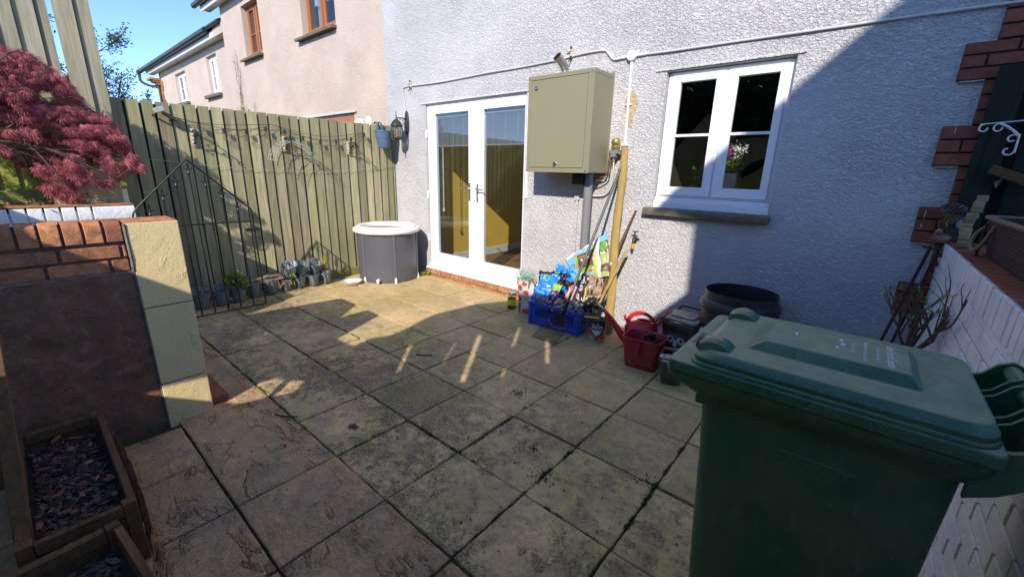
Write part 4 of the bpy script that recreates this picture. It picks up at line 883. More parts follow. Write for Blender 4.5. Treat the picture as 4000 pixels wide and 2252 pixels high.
w = MB(); w.box(BX0 + .033, BX1 - .059, BY0 + .006, BY0 + .0115, BZ0 + .041, BZ1 - .036); w.build('shadow_gap', M['boiler_dark'], B)
w = MB()
for (x, z) in ((BX0 + .014, BZ1 - .02), (BX1 - .02, BZ1 - .02), (BX0 + .014, BZ0 + .02), (BX1 - .03, BZ0 + .02)): w.lathe([(.001, 0), (.007, 0), (.006, .004), (.001, .005)], (x, BY0 - .001, z), 10, R3=Matrix.Rotation(math.pi / 2, 3, 'X'))
for (y, z) in ((BY0 + .08, BZ1 - .02), (YF - .06, BZ1 - .02), (YF - .06, BZ0 + .02)): w.sphere((BX1 + .003, y, z), .006, 8, 5)
w.build('screw', M['chrome'], B, smooth=True)
w = MB(); w.lathe([(.001, 0), (.024, 0), (.022, .004), (.001, .005)], (-2.632, BY0 - .003, 2.256), 20, R3=Matrix.Rotation(math.pi / 2, 3, 'X')); ob = w.build('badge', M['chrome'], B, smooth=True)
w = MB(); w.lathe([(.001, 0), (.017, 0), (.019, .006), (.012, .010), (.001, .011)], (-2.373, BY0 - .003, 1.572), 18, R3=Matrix.Rotation(math.pi / 2, 3, 'X')); w.obox((-2.373, BY0 - .022, 1.572), (.011, .02, .036), Matrix.Rotation(.35, 3, 'Y')); w.build('door_latch', M['chrome'], B, bevel=.002)
w = MB(); w.tube([(-2.445, 3.63, BZ1), (-2.445, 3.63, 2.44)], .036, 24)
f_ = [(-2.445, 3.63, 2.44), (-2.450, 3.60, 2.475), (-2.462, 3.565, 2.505), (-2.47, 3.53, 2.525)]
R_ = [.038, .041, .038, .041, .038, .041, .043]
pts = [Vector(p) for p in ((-2.445, 3.63, 2.43), (-2.446, 3.62, 2.45), (-2.451, 3.605, 2.468), (-2.456, 3.59, 2.485), (-2.462, 3.57, 2.50), (-2.468, 3.55, 2.515), (-2.474, 3.53, 2.53))]
rings = []; n0 = Vector((1, 0, 0))
for k, p in enumerate(pts):
    d = (pts[min(k + 1, 6)] - pts[max(k - 1, 0)]).normalized(); a = n0 - d * n0.dot(d); a.normalize(); b = d.cross(a); rings.append([p + (a * math.cos(t) + b * math.sin(t)) * R_[k] for t in [q * 6.283 / 24 for q in range(24)]])
w.loft(rings, (False, False)); w.loft([[p + (q - p) * .9 for q in r] for p, r in zip(pts, rings)], (True, False))
w.build('flue', M['stainless'], B, smooth=True)
w = MB(); w.tube([(-2.125, 3.665, 1.49), (-2.125, 3.665, .0)], .042, 24)
tag(w.build('drain_pipe', M['pipe_grey'], smooth=True), 'fat grey plastic pipe dropping from under the boiler cabinet to the ground', 'pipe')
w = MB(); w.box(-2.335, -2.300, YF - .022, YF - .002, .25, 1.225); w.box(-2.345, -2.29, YF - .03, YF, 1.22, 1.27)
tag(w.build('wall_trunking', M['render_grey'], bevel=.004), 'narrow painted trunking strip running down the wall behind the grey pipe', 'trunking')
T = thing('oil_filter', 'brass bowled oil valve with copper pipes beside the khaki boiler cabinet', 'oil filter', (-1.9, 3.74, 1.5))
w = MB(); w.lathe([(.001, 1.812), (.020, 1.81), (.038, 1.795), (.042, 1.775), (.040, 1.755), (.034, 1.745), (.040, 1.738), (.040, 1.715), (.034, 1.705)], (-1.905, 3.735, 0), 22); w.build('bowl', M['brass'], T, smooth=True)
w = MB(); w.box(-1.955, -1.86, 3.70, 3.79, 1.672, 1.704); w.box(-1.93, -1.88, 3.69, 3.77, 1.64, 1.672); w.tube([(-1.965, 3.735, 1.675), (-1.85, 3.735, 1.675)], .014, 8); w.tube([(-1.905, 3.72, 1.64), (-1.905, 3.72, 1.60)], .013, 8); w.build('valve_body', M['pipe_grey'], T, bevel=.003)
w = MB()
w.tube(catmull([(-1.955, 3.74, 1.67), (-1.965, 3.74, 1.60), (-1.968, 3.735, 1.52), (-1.985, 3.73, 1.47), (-2.04, 3.72, 1.455), (-2.13, 3.70, 1.44), (-2.20, 3.68, 1.46)]), .008, 8)
w.tube(catmull([(-1.935, 3.73, 1.65), (-1.94, 3.73, 1.56), (-1.945, 3.72, 1.48), (-1.99, 3.71, 1.44), (-2.10, 3.68, 1.415), (-2.24, 3.66, 1.41)]), .007, 8)
w.tube([(-1.955, 3.74, 1.66), (-1.955, 3.74, 1.60)], .014, 8)
w.build('copper_pipe', M['copper'], T, smooth=True)
w = MB(); w.tube(catmull([(-1.905, 3.72, 1.62), (-1.91, 3.74, 1.50), (-1.93, 3.76, 1.38), (-1.99, 3.77, 1.295), (-2.10, 3.775, 1.275), (-2.24, 3.775, 1.275), (-2.33, 3.78, 1.26)]), .0085, 8); w.build('white_pipe', M['cable'], T, smooth=True)
w = MB(); w.box(-2.28, -2.16, 3.60, 3.79, 1.38, 1.49); w.tube([(-2.24, 3.66, 1.40), (-2.24, 3.66, 1.49)], .05, 12); tag(w.build('pipe_trap', M['black_iron'], bevel=.01), 'dark pipe fitting in the shadow under the boiler cabinet', 'pipe fitting')

# garden tap
T = thing('garden_tap', 'weathered brass garden tap with an orange hose connector below the window', 'tap', (-1.63, 3.76, .78))
w = MB(); tx = -1.628
w.tube([(tx, 3.80, .905), (tx, 3.74, .905)], .012, 10); w.tube([(tx, 3.75, .905), (tx, 3.725, .90), (tx, 3.715, .875), (tx, 3.715, .855)], [.015, .016, .014, .013], 10); w.tube([(tx, 3.735, .905), (tx, 3.733, .97)], [.013, .007], 8); w.tube([(tx - .03, 3.733, .972), (tx + .03, 3.733, .976)], .0055, 6); w.sphere((tx, 3.75, .905), .022, 10, 7); w.tube([(tx - .04, 3.78, .90), (tx + .03, 3.78, .90)], .006, 6)
w.build('tap_body', M['old_iron'], T, smooth=True)
w = MB(); w.lathe([(.017, 0), (.018, -.022), (.013, -.025), (.013, -.042), (.009, -.046), (.008, -.052)], (tx, 3.715, .862), 14, caps=(True, True)); w.build('hose_connector', flat('orange_plastic', (.70, .33, .05), .4), T, smooth=True)

# ================================================================ TIMBER, STICKS, RAKE
w = MB(); P = []
base = Vector((-1.705, 3.50, 0)); top = Vector((-1.832, 3.772, 1.728)); N_ = 34
for k in range(N_ + 1):
    f = k / N_; c = base.lerp(top, f) + Vector((.006 * math.sin(f * 9), 0, 0)); r = .047 * (1 - .25 * f) + .003 * math.sin(f * 31) + (.004 if .52 < f < .56 else 0)
    P.append([c + Vector((math.cos(a) * r * (1 + .06 * math.sin(3 * a + f * 7)), math.sin(a) * r * .8, 0)) for a in [q * 6.283 / 14 for q in range(14)]])
w.loft(P); w.tube([base.lerp(top, .38) + Vector((0, -.036, -.015)), base.lerp(top, .38) + Vector((.035, -.01, .0)), base.lerp(top, .39) + Vector((.02, .03, .01))], .002, 4)
tag(w.build('round_post', M['timber_post'], smooth=True), 'tall yellowish round timber post leaning on the wall beside the boiler cabinet', 'wooden post')
w = MB(); w.loft([[Vector(c) + Vector((math.cos(a) * .019, math.sin(a) * .015, math.cos(a) * .005)) for a in [q * 6.283 / 9 for q in range(9)]] for c in ((-1.815, 3.30, .02), (-1.78, 3.40, .28), (-1.70, 3.56, .62), (-1.655, 3.66, .80))])
tag(w.build('split_stake', M['timber_post'], smooth=True), 'short split timber stake crossing in front of the tall round post', 'wooden stake')
w = MB(); w.tube(catmull([(-1.80, 3.42, .25), (-1.76, 3.60, .68), (-1.71, 3.74, .99), (-1.663, 3.785, 1.165)]), [.013] * 12 + [.011] * 7, 8); w.sphere((-1.765, 3.585, .665), .018, 8, 6, 1)
tag(w.build('broom_handle', [M['planter_wood'], M['text_white']], smooth=True), 'thin brown wooden handle propped to the right of the tall post', 'broom handle')
K = thing('lawn_rake', 'wire lawn rake standing on its tines with a long dark grey shaft against the post', 'rake', (-2.2, 3.2, 0))
sh0 = Vector((-1.885, 2.99, .31)); sh1 = Vector((-1.829, 3.72, 1.54))
w = MB(); w.tube([sh0, sh1], .0125, 10); w.tube([sh1 - (sh1 - sh0) * .02, sh1], .016, 10); w.build('shaft', M['shaft'], K, smooth=True)
w = MB(); fan = Vector((-1.905, 2.985, .27)); w.tube([sh0 + (sh1 - sh0) * .06, sh0, fan], [.015, .017, .021], 10); w.obox((-1.92, 2.978, .235), (.075, .012, .08), Matrix.Rotation(.45, 3, 'Y')); w.build('socket', M['black_iron'], K, smooth=True)
w = MB(); nt = 20
for k in range(nt):
    f = k / (nt - 1) - .5; a = fan + Vector((f * .06, -.005, -.03 - f * .03)); b = Vector((-1.975 + f * .24, 2.955, .105 + .05 * f * f - f * .03)); c = Vector((-2.035 + f * .26, 2.935, .02)); e = Vector((-2.045 + f * .26, 2.905, .004))
    w.tube([a, a.lerp(b, .55), b, c, e], .0024, 4)
w.build('tine', M['rust_iron'], K, smooth=True)
w = MB(); w.tube(catmull([(-2.035, 2.965, .205), (-2.005, 2.96, .165), (-1.96, 2.958, .145), (-1.91, 2.958, .143), (-1.85, 2.962, .155)]), .0075, 6); w.build('spreader_bar', M['copper'], K, smooth=True)
# ================================================================ text helper (built in font, turned into real mesh)
def text_faces(s, size=1.0, bold=False, align='CENTER'):
    cu = bpy.data.curves.new('t', 'FONT'); cu.body = s; cu.size = size; cu.align_x = align; cu.align_y = 'CENTER'; cu.resolution_u = 3
    if bold: cu.offset = size * .018
    o = bpy.data.objects.new('t', cu); sc.collection.objects.link(o)
    dg = bpy.context.evaluated_depsgraph_get(); me = bpy.data.meshes.new_from_object(o.evaluated_get(dg))
    vs = [tuple(v.co) for v in me.vertices]; fs = [tuple(p.vertices) for p in me.polygons]
    bpy.data.objects.remove(o); bpy.data.curves.remove(cu); bpy.data.meshes.remove(me)
    return vs, fs
def put_text(mb, s, size, fn, mi=0, bold=False):
    vs, fs = text_faces(s, size, bold); mb.add([fn(v[0], v[1]) for v in vs], fs, mi)
# badge mark on the boiler
w = MB(); w.lathe([(.001, 0), (.017, 0)], (-2.632, BY0 - .0086, 2.256), 16, R3=Matrix.Rotation(math.pi / 2, 3, 'X')); w.box(-2.641, -2.623, BY0 - .0092, BY0 - .0088, 2.254, 2.258, 1); w.build('badge_print', [flat('navy_print', (.05, .07, .18)), M['text_white']], ob)

# ================================================================ ICE BATH TUB
T = thing('ice_bath_tub', 'round dark grey portable cold plunge tub with a white inflated rim in the fence corner', 'plunge tub', (-5.04, 3.29, 0))
cx, cy, zr = -5.04, 3.285, .70; rr = .412
def tubr(a, z):     # fabric pulled in a little between the ribs and puckered under the rim
    k = ((a - R(-22)) / 6.2832 * 6) % 1.0; b = math.sin(math.pi * k); pk = math.sin(a * 31) * .006 * max(0, (z - .56) / .12) if z > .56 else 0
    return rr * (.985 + .012 * math.sin(z * 4.6)) - .008 * b + pk * b
w = MB(); rings = [[Vector((cx + tubr(a, z) * math.cos(a), cy + tubr(a, z) * math.sin(a), z)) for a in [q * 6.2832 / 128 for q in range(128)]] for z in (.012, .02, .05, .1, .2, .3, .4, .5, .56, .60, .63, .66, .69)]
w.loft(rings, (True, False)); w.build('shell', M['tub_fabric'], T, smooth=True)
w = MB()
for (R0, r0, z0) in ((rr + .003, .034, .685), (rr - .045, .042, .705)):
    n1, n2 = 72, 14
    rg = [[Vector((cx + (R0 + r0 * math.cos(b)) * math.cos(a), cy + (R0 + r0 * math.cos(b)) * math.sin(a), z0 + r0 * math.sin(b) * (1 + .04 * math.sin(a * 9)))) for b in [q * 6.2832 / n2 for q in range(n2)]] for a in [q * 6.2832 / n1 for q in range(n1)]]
    w.loft(rg + [rg[0]], (False, False))
w.build('inflated_rim', M['tub_white'], T, smooth=True)
w = MB(); w.lathe([(.001, .16), (.36, .16), (.37, .68)], (cx, cy, 0), 48); w.build('inner_liner', M['tub_white'], T, smooth=True)
def onrim(a, z, d): return Vector((cx + (rr + d) * math.cos(a), cy + (rr + d) * math.sin(a), z))
for k in range(6):
    a = R(-82 + 60 * k)
    m = MB(); m.loft([[onrim(a - .048, z, -.006), onrim(a - .044, z, .005), onrim(a + .044, z, .005), onrim(a + .048, z, -.006)] for z in (.03, .2, .4, .6, .665)]); m.build('strap', M['tub_strap'], T, smooth=True)
    m = MB(); m.loft([[onrim(a - .035, z, -.004), onrim(a - .03, z, d), onrim(a + .03, z, d), onrim(a + .035, z, -.004)] for z, d in ((.0, .018), (.05, .014), (.075, .008))]); m.build('leg_foot', M['tub_white'], T, smooth=True)
a = R(-53); m = MB(); m.tube([onrim(a, .05, -.01), onrim(a, .048, .03)], .022, 12); m.tube([onrim(a, .048, .03), onrim(a + .03, .035, .065)], .016, 10); m.tube([onrim(a - .03, .06, .045), onrim(a + .05, .062, .05)], .007, 6); m.build('drain_valve', M['tub_white'], T, smooth=True)

w = MB(); w.lathe([(.001, .006), (.075, .004), (.09, .012), (.125, .048), (.134, .056), (.130, .058), (.118, .05), (.085, .020), (.001, .016)], (-5.005, 2.69, 0), 40, sx=.85); t_ = w.build('dog_bowl', M['white_ceramic'], smooth=True)
tag(t_, 'shallow white dish on the paving between the plant pots and the tub', 'dish')

# ================================================================ POTS ALONG THE FENCE
def pot_mesh(r0, r1, h, back=.10):
    m = MB(); n = 28
    def rg(r, z, lift, inset=0):
        out = []
        for q in range(n):
            a = q * 6.2832 / n; x, y = math.cos(a) * (r - inset), math.sin(a) * (r - inset); f = max(0, -math.cos(a))  # back at -x
            if x < -r * .72: x = -r * .72 + (inset * .6)
            out.append(Vector((x, y, z + lift * max(0, f - .35) / .65)))
        return out
    m.loft([rg(r0, 0, 0), rg(r0 + .004, .006, 0), rg((r0 + r1) / 2, h * .5, 0), rg(r1, h * .93, back * .8), rg(r1 + .004, h * .94, back * .85), rg(r1 + .005, h, back), rg(r1 + .001, h + .001, back), rg(r1, h * .97, back * .95, .006), rg((r0 + r1) / 2, h * .5, 0, .008), rg(r0, h * .4, 0, .01)], (True, True))
    return m
pot0 = None; PG = 'grey stacking pots along the foot of the fence'
def place_pot(x, y, z, rz, label, sc_=1.0, soil=True):
    global pot0
    if pot0 is None:
        T = thing('plant_pot', label, 'plant pot', (0, 0, 0), 0, PG)
        pot_mesh(.048, .078, .15, .05).build('pot_body', M['grey_pot'], T, smooth=True)
        m = MB(); m.lathe([(.012, -.012), (.012, .002)], (.02, .03, 0), 8, caps=(True, True)); m.lathe([(.012, -.012), (.012, .002)], (.02, -.03, 0), 8, caps=(True, True)); m.build('foot', M['grey_pot'], T, smooth=True)
        pot0 = T; T.location = (x, y, z); T.rotation_euler = (0, 0, rz); T.scale = (sc_,) * 3; return T
    return dup(pot0, (x, y, z), rz, label, PG, sc_)
rowp = [(2.50, 'right-hand end pot of the grey row, holding dry stalks and closest to the white dish'), (2.325, 'grey pot under the rightmost tilted upper pot'), (2.165, 'grey pot under the middle tilted upper pot'),
        (1.985, 'grey pot with a wilted pink and green seedling'), (1.80, 'dark grey pot under the plank ends, beside the wilted seedling pot'), (1.62, 'dark grey empty pot under the planks, beside the bushy green plant'),
        (1.44, 'grey pot holding the bushy green plant behind the gate'), (1.28, 'grey pot of dead leaves second from the gate hinge'), (1.10, 'leftmost grey pot behind the gate with a thin bare twig')]
for k, (y, lb) in enumerate(rowp):
    x = -5.31 + .012 * math.sin(k * 2.3) + (.10 if k > 5 else .03 if k > 3 else 0); place_pot(x, y, .012, U(-.15, .15), lb, (.95 if k < 4 else 1.10))
for (y, z, lb) in ((2.03, .165, 'upper grey pot at the left of the three stacked ones, tipped forward'), (2.20, .155, 'upper grey pot in the middle of the three stacked ones, green lining inside'), (2.37, .15, 'upper grey pot at the right of the three stacked ones')):
    t_ = place_pot(-5.345, y, z, .1, lb, .98); t_.rotation_euler = (0, .30, .05)
w = MB(); w.prism([(1.985, .10), (2.0, .30), (2.20, .275), (2.52, .255), (2.50, .13)], lambda p: (XL + .055, p[0], p[1]), lambda p: (XL + .062, p[0], p[1])); tag(w.build('pot_backboard', M['grey_pot'], bevel=.002), 'flat grey plastic backplate behind the three upper pots against the fence', 'backplate')
w = MB(); w.lathe([(.045, 0), (.062, .11), (.066, .112), (.067, .125), (.060, .125), (.056, .11), (.04, .02)], (0, 0, 0), 24); w.M = None
t_ = w.build('inner_pot', flat('pale_grey_plastic', (.38, .38, .42)), smooth=True); t_.location = (-5.31, 2.055, .235); t_.rotation_euler = (0, .5, .1); tag(t_, 'pale round pot nested in the left upper grey pot', 'plant pot')
w = MB(); w.lathe([(.04, 0), (.058, .09), (.062, .092), (.062, .10), (.056, .10), (.052, .09), (.001, .085)], (-5.305, 2.505, .085), 22); tag(w.build('inner_pot', flat('pale_pot', (.33, .34, .33)), smooth=True), 'pale round pot nested inside the pot nearest the white dish', 'plant pot')
def soil_disc(x, y, z, r, mi=1):
    return [(x + r * math.cos(a) * U(.9, 1.05), y + r * math.sin(a), z + U(-.004, .008)) for a in [k * 6.283 / 10 for k in range(10)]]
w = MB()
for k, (y, lb) in enumerate(rowp):
    if k in (1, 2, 5): continue
    x = -5.31 + .012 * math.sin(k * 2.3) + (.10 if k > 5 else .03 if k > 3 else 0); p = soil_disc(x, y, .125, .066); w.add(p + [(x, y, .135)], [(i, (i + 1) % 10, 10) for i in range(10)], 0)
    leafy(w, (x, y, .145), .06, 34, .03, 1, .25)
struct(w.build('pot_soil', [M['soil'], M['leaf_dry']], fixn=False, origin='none'), 'stuff')
w = MB(); leafy(w, (-5.19, 1.44, .22), .11, 420, .07, 1, .9)
for k in range(12): w.tube([(-5.20 + U(-.02, .02), 1.44 + U(-.02, .02), .12), (-5.18 + U(-.07, .07), 1.44 + U(-.07, .07), .30)], .0025, 4, 0)
tag(w.build('potted_plant', [M['twig'], M['leaf_green']], fixn=False), 'bushy bright green narrow leaved plant in a grey pot behind the gate', 'plant')
w = MB()
for k in range(26): a = U(0, 6.28); w.tube([(-5.27, 1.985, .15), (-5.235 + .05 * math.cos(a), 1.97 + .05 * math.sin(a), .14), (-5.215 + .06 * math.cos(a), 1.955 + .07 * math.sin(a), .09 + U(-.02, .05))], .0022, 4, 0)
leafy(w, (-5.25, 2.03, .195), .04, 26, .05, 1, .5)
tag(w.build('seedling', [flat('wilted_pink_stem', (.45, .20, .13)), M['leaf_green']], fixn=False), 'wilted pinkish seedling with a few green leaves flopping over its grey pot', 'plant')
w = MB()
for k in range(5): w.tube([(-5.21 + U(-.01, .01), 1.10, .13), (-5.22 + U(-.03, .03), 1.09 + U(-.03, .03), .2), (-5.22 + U(-.05, .05), 1.06 + U(-.06, .06), .3)], .0018, 4)
tag(w.build('bare_twig', M['twig']), 'thin bare twig standing in the leftmost pot behind the gate', 'twig')
w = MB(); w.sphere((-5.305, 2.505, .182), .035, 12, 6, 0, sc3=(1, 1, .4))
for k in range(60): w.tube([(-5.305 + U(-.02, .02), 2.505 + U(-.02, .02), .19), (-5.305 + U(-.035, .035), 2.50 + U(-.035, .035), .31 + U(-.03, .07))], .0014, 3, 1)
tag(w.build('dry_grass_tuft', [M['leaf_dry'], flat('straw', (.55, .45, .12))]), 'upright tuft of yellow straw stems in the end pot beside the white dish', 'dry grass')
for k, (p0, p1) in enumerate((((-5.20, 1.30, .165), (-5.26, 1.96, .185)), ((-5.23, 1.42, .205), (-5.30, 1.93, .222)))):
    w = MB(); w.beam(p0, p1, .05, .018); tag(w.build('timber_offcut', M['scrap_wood'], bevel=.003), ['lower weathered plank lying across the grey pots by the gate', 'upper weathered plank lying across the grey pots by the gate'][k], 'plank', 'planks lying on the pots')

# ================================================================ BLUE CRATE AND ITS BAGS
C_ = thing('plastic_crate', 'blue ventilated plastic crate overflowing with empty compost bags', 'crate', (-2.14, 3.36, 0))
ax, ay = Vector((.9995, .03, 0)), Vector((-.03, .9995, 0)); O = Vector((-2.435, 3.195, 0)); CL, CWd, CH = .575, .36, .235
def cp_(u, v, z): return O + ax * u + ay * v + Vector((0, 0, z))
def panel(m, P0, du, dz, L, Hh, th, cols, rows, z0, z1, u0, u1, flare=.02, solid=None):
    """perforated side: frame strips and ribs"""
    n_ = du.cross(dz).normalized()
    def bar(a, b, c, d, t=th): m.hexa([P0 + du * a + dz * c, P0 + du * b + dz * c, P0 + du * b + dz * c + n_ * t, P0 + du * a + dz * c + n_ * t, P0 + du * a + dz * d, P0 + du * b + dz * d, P0 + du * b + dz * d + n_ * t, P0 + du * a + dz * d + n_ * t])
    bar(0, L, 0, z0); bar(0, L, z1, Hh); bar(0, u0, z0, z1); bar(u1, L, z0, z1)
    for k in range(1, cols): u = u0 + (u1 - u0) * k / cols; bar(u - .0035, u + .0035, z0, z1)
    for k in range(1, rows): z = z0 + (z1 - z0) * k / rows; bar(u0, u1, z - .003, z + .003, th * .9)
m = MB()
panel(m, cp_(0, 0, 0), ax, Vector((0, 0, 1)), CL, CH, -.006, 15, 4, .095, .180, .07, CL - .06)
panel(m, cp_(CL, 0, 0), ay, Vector((0, 0, 1)), CWd, CH, -.006, 9, 4, .095, .180, .05, CWd - .05)
panel(m, cp_(0, 0, 0), ay, Vector((0, 0, 1)), CWd, CH, .006, 9, 4, .095, .180, .05, CWd - .05)
panel(m, cp_(0, CWd, 0), ax, Vector((0, 0, 1)), CL, CH, .006, 15, 4, .095, .180, .07, CL - .06)
m.hexa([cp_(.004, .004, .004), cp_(CL - .004, .004, .004), cp_(CL - .004, CWd - .004, .004), cp_(.004, CWd - .004, .004)] + [cp_(.004, .004, .012), cp_(CL - .004, .004, .012), cp_(CL - .004, CWd - .004, .012), cp_(.004, CWd - .004, .012)])
m.build('crate_body', M['blue_crate'], C_, bevel=.0015, bseg=1)
m = MB()
for (z0, z1, e) in ((.222, .237, .018), (.186, .194, .010), (.085, .094, .006), (.04, .046, .004)):
    for a, b, c, d in ((-e, CL + e, -e, 0), (-e, CL + e, CWd, CWd + e), (-e, 0, 0, CWd), (CL, CL + e, 0, CWd)): m.hexa([cp_(a, c, z0), cp_(b, c, z0), cp_(b, d, z0), cp_(a, d, z0), cp_(a, c, z1), cp_(b, c, z1), cp_(b, d, z1), cp_(a, d, z1)])
for u in (0, CL - .03):
    m.hexa([cp_(u, -.012, 0), cp_(u + .03, -.012, 0), cp_(u + .03, 0, 0), cp_(u, 0, 0), cp_(u, -.012, .22), cp_(u + .03, -.012, .22), cp_(u + .03, 0, .22), cp_(u, 0, .22)])
m.build('rim', M['blue_crate'], C_, bevel=.003)
m = MB()
m.loft([[cp_(CL * .5 + a * .055 * s_, -.0135 - dd, .204 + b * .016 * s_) for a, b in [(math.cos(t), math.sin(t)) for t in [q * 6.283 / 16 for q in range(16)]]] for s_, dd in ((1, 0), (.9, .002))]); m.build('hand_hole', M['gasket'], C_)
m = MB(); put_text(m, 'C/', .03, lambda x, y: cp_(CL * .5 + x, -.0165, .204 + y), 0, True); m.build('crate_mark', M['text_white'], C_)

def crumple(name, corners, mats, label, cat, nx=22, ny=22, amp=.02, fr=9, seed=0, thick=.004, paint=None, fold=0, bulge=0.0):
    """a creased film sheet spanned by 4 corners; paint(u,v)->material slot"""
    P = [Vector(c) for c in corners]; n_ = (P[1] - P[0]).cross(P[3] - P[0]).normalized(); m = MB(); V = []
    for j in range(ny + 1):
        for i in range(nx + 1):
            u, v = i / nx, j / ny; p = (P[0] * (1 - u) + P[1] * u) * (1 - v) + (P[3] * (1 - u) + P[2] * u) * v
            q = Vector((u * fr + seed * 7.1, v * fr * .8, seed * 3.3)); a = abs(noise.noise(q)) * 2 - .5 + .5 * noise.noise(q * 2.3); ew = 1 - .35 * (abs(u - .5) + abs(v - .5))
            p = p + n_ * (a * amp * ew + bulge * math.sin(math.pi * u) * math.sin(math.pi * v)) + Vector((noise.noise(q * 1.3 + Vector((9, 0, 0))), noise.noise(q * 1.3 + Vector((0, 9, 0))), noise.noise(q * 1.3 + Vector((0, 0, 9))))) * amp * .55
            V.append(p)
    fs = []; mi = []
    W_ = nx + 1
    for j in range(ny):
        for i in range(nx):
            k = paint((i + .5) / nx, (j + .5) / ny) if paint else 0
            if k is None: continue
            m.add([V[j * W_ + i], V[j * W_ + i + 1], V[(j + 1) * W_ + i + 1], V[(j + 1) * W_ + i]], [(0, 1, 2, 3)], k)
    # weld
    o = m.build(name, mats, fixn=False)
    import bmesh
    b = bmesh.new(); b.from_mesh(o.data); bmesh.ops.remove_doubles(b, verts=b.verts, dist=.0002); b.to_mesh(o.data); b.free()
    o.data.polygons.foreach_set('use_smooth', [True] * len(o.data.polygons)); o.data.set_sharp_from_angle(angle=R(50))
    s_ = o.modifiers.new('film', 'SOLIDIFY'); s_.thickness = thick
    return tag(o, label, cat), V, W_
film = lambda n, c, r=.28: pm(n, c, tuple(q * .7 for q in c), r, ns=14, coat=.3)
F_sky = film('sky_blue_film', (.20, .52, .80)); F_white = film('white_film_bag', (.74, .77, .80)); F_brown = film('brown_film', (.16, .07, .03)); F_green = film('green_film', (.16, .42, .06)); F_grass = pm('grass_print', (.22, .34, .07), (.45, .42, .22), .3, ns=60); F_blue = film('blue_film', (.02, .24, .80)); F_black = film('black_film', (.015, .015, .018)); F_cyan = film('cyan_film', (.08, .50, .80))
F_purple = film('purple_film', (.10, .03, .30)); F_lime = film('lime_film', (.32, .50, .05)); F_red = film('red_film', (.55, .05, .04)); F_pink = film('pale_pink_film', (.62, .42, .38)); F_maroon = film('dark_brown_film', (.075, .035, .035)); F_straw = pm('straw_print', (.50, .36, .25), (.14, .07, .05), .3, ns=50, stretch=(.3, 1, 1)); F_yel = film('yellow_line', (.7, .55, .08)); F_teal = film('dark_teal_print', (.03, .12, .10)); F_mag = film('magenta', (.45, .02, .25))
# big white and blue compost bag standing in the crate
bc = [(-2.10, 3.44, .46), (-1.735, 3.50, .56), (-1.84, 3.60, .965), (-2.235, 3.52, .655)]
def pbig(u, v):
    if u > .72 and u < .80: return 1
    if u >= .80:
        if .55 < v < .84: return 3 if (u - .9) ** 2 * 60 + (v - .72) ** 2 * 40 < .45 else 2
        if v < .30: return 2 if v > .12 else 4
        return 4 if v < .55 else 0
    if v > .93: return 1
    if u > .68: return 5
    if v < .10: return 4
    if .27 < u < .66 and .34 < v < .80: return 2
    if .24 < u < .66 and .14 < v < .36: return 3 if abs(v - .30 - (u - .45) * .2) < .045 else (6 if (.50 < u < .60 and .18 < v < .26) else 4)
    if u > .20 and v > .3 and u < .27: return 4
    if u > .66: return 4
    return 0 if v < .86 else 0
bag, V_, W_ = crumple('compost_bag', bc, [F_sky, F_white, F_brown, F_green, F_grass, F_yel, F_red], 'pale blue and white bag with a brown printed panel, uppermost in the blue crate', 'compost bag', 40, 40, .018, 4, 3, paint=pbig, bulge=.035)
def on_bag(V, W, nx, ny, u, v, lift=-.006, corners=None):
    i = min(max(u * nx, 0), nx - .001); j = min(max(v * ny, 0), ny - .001); a, b = int(i), int(j); fu, fv = i - a, j - b
    p = (V[b * W + a] * (1 - fu) + V[b * W + a + 1] * fu) * (1 - fv) + (V[(b + 1) * W + a] * (1 - fu) + V[(b + 1) * W + a + 1] * fu) * fv
    n_ = (V[b * W + a + 1] - V[b * W + a]).cross(V[(b + 1) * W + a] - V[b * W + a]).normalized()
    if n_.dot(Vector((1.9, -3.4, .9))) < 0: n_ = -n_
    return p + n_ * abs(lift)
w = MB(); put_text(w, 'eco', .16, lambda x, y: on_bag(V_, W_, 40, 40, .13 + x * .45 + y * .5, .30 - x * .9 + y * .25), 0, True)
put_text(w, 'Grow', .13, lambda x, y: on_bag(V_, W_, 40, 40, .42 + x * .8, .70 + y * .8 + x * .05), 1, True); put_text(w, 'BARK', .12, lambda x, y: on_bag(V_, W_, 40, 40, .46 + x * .7, .60 + y * .8), 2, True)
w.lathe([(.016, 0), (.020, 0), (.020, .002), (.016, .002)], on_bag(V_, W_, 40, 40, .14, .52, .008), 16, 0, R3=Matrix.Rotation(1.2, 3, 'X'))
w.build('bag_print', [F_teal, F_lime, F_white], bag, fixn=False)
def pbr(u, v): return 1 if (u > .42 and v > .25 and noise.noise(Vector((u * 20, v * 3, 0))) > -.3) else (2 if (.06 < u < .2 and .1 < v < .24) else (3 if (.48 < u < .62 and .75 < v < .92) else (4 if abs(u - .40) < .02 else 0)))
bag, V2, W2_ = crumple('compost_bag', [(-1.985, 3.30, .32), (-1.76, 3.36, .26), (-1.745, 3.42, .55), (-1.97, 3.40, .57)], [F_maroon, F_straw, F_white, F_green, F_yel], 'dark brown bag with streaky bark print hanging over the right end of the blue crate', 'compost bag', 24, 24, .03, 5, 8, paint=pbr, bulge=.05)
w = MB(); put_text(w, 'Garden', .20, lambda x, y: on_bag(V2, W2_, 24, 24, .17 - y * .8, .62 + x * .9), 0, True); w.build('bag_print', F_white, bag, fixn=False)
def pblue(u, v): return 2 if noise.noise(Vector((u * 3, v * 3, 4))) > .30 else (1 if (v > .88 or u < .06) else (3 if noise.noise(Vector((u * 4, v * 5, 1))) > .33 else 0))
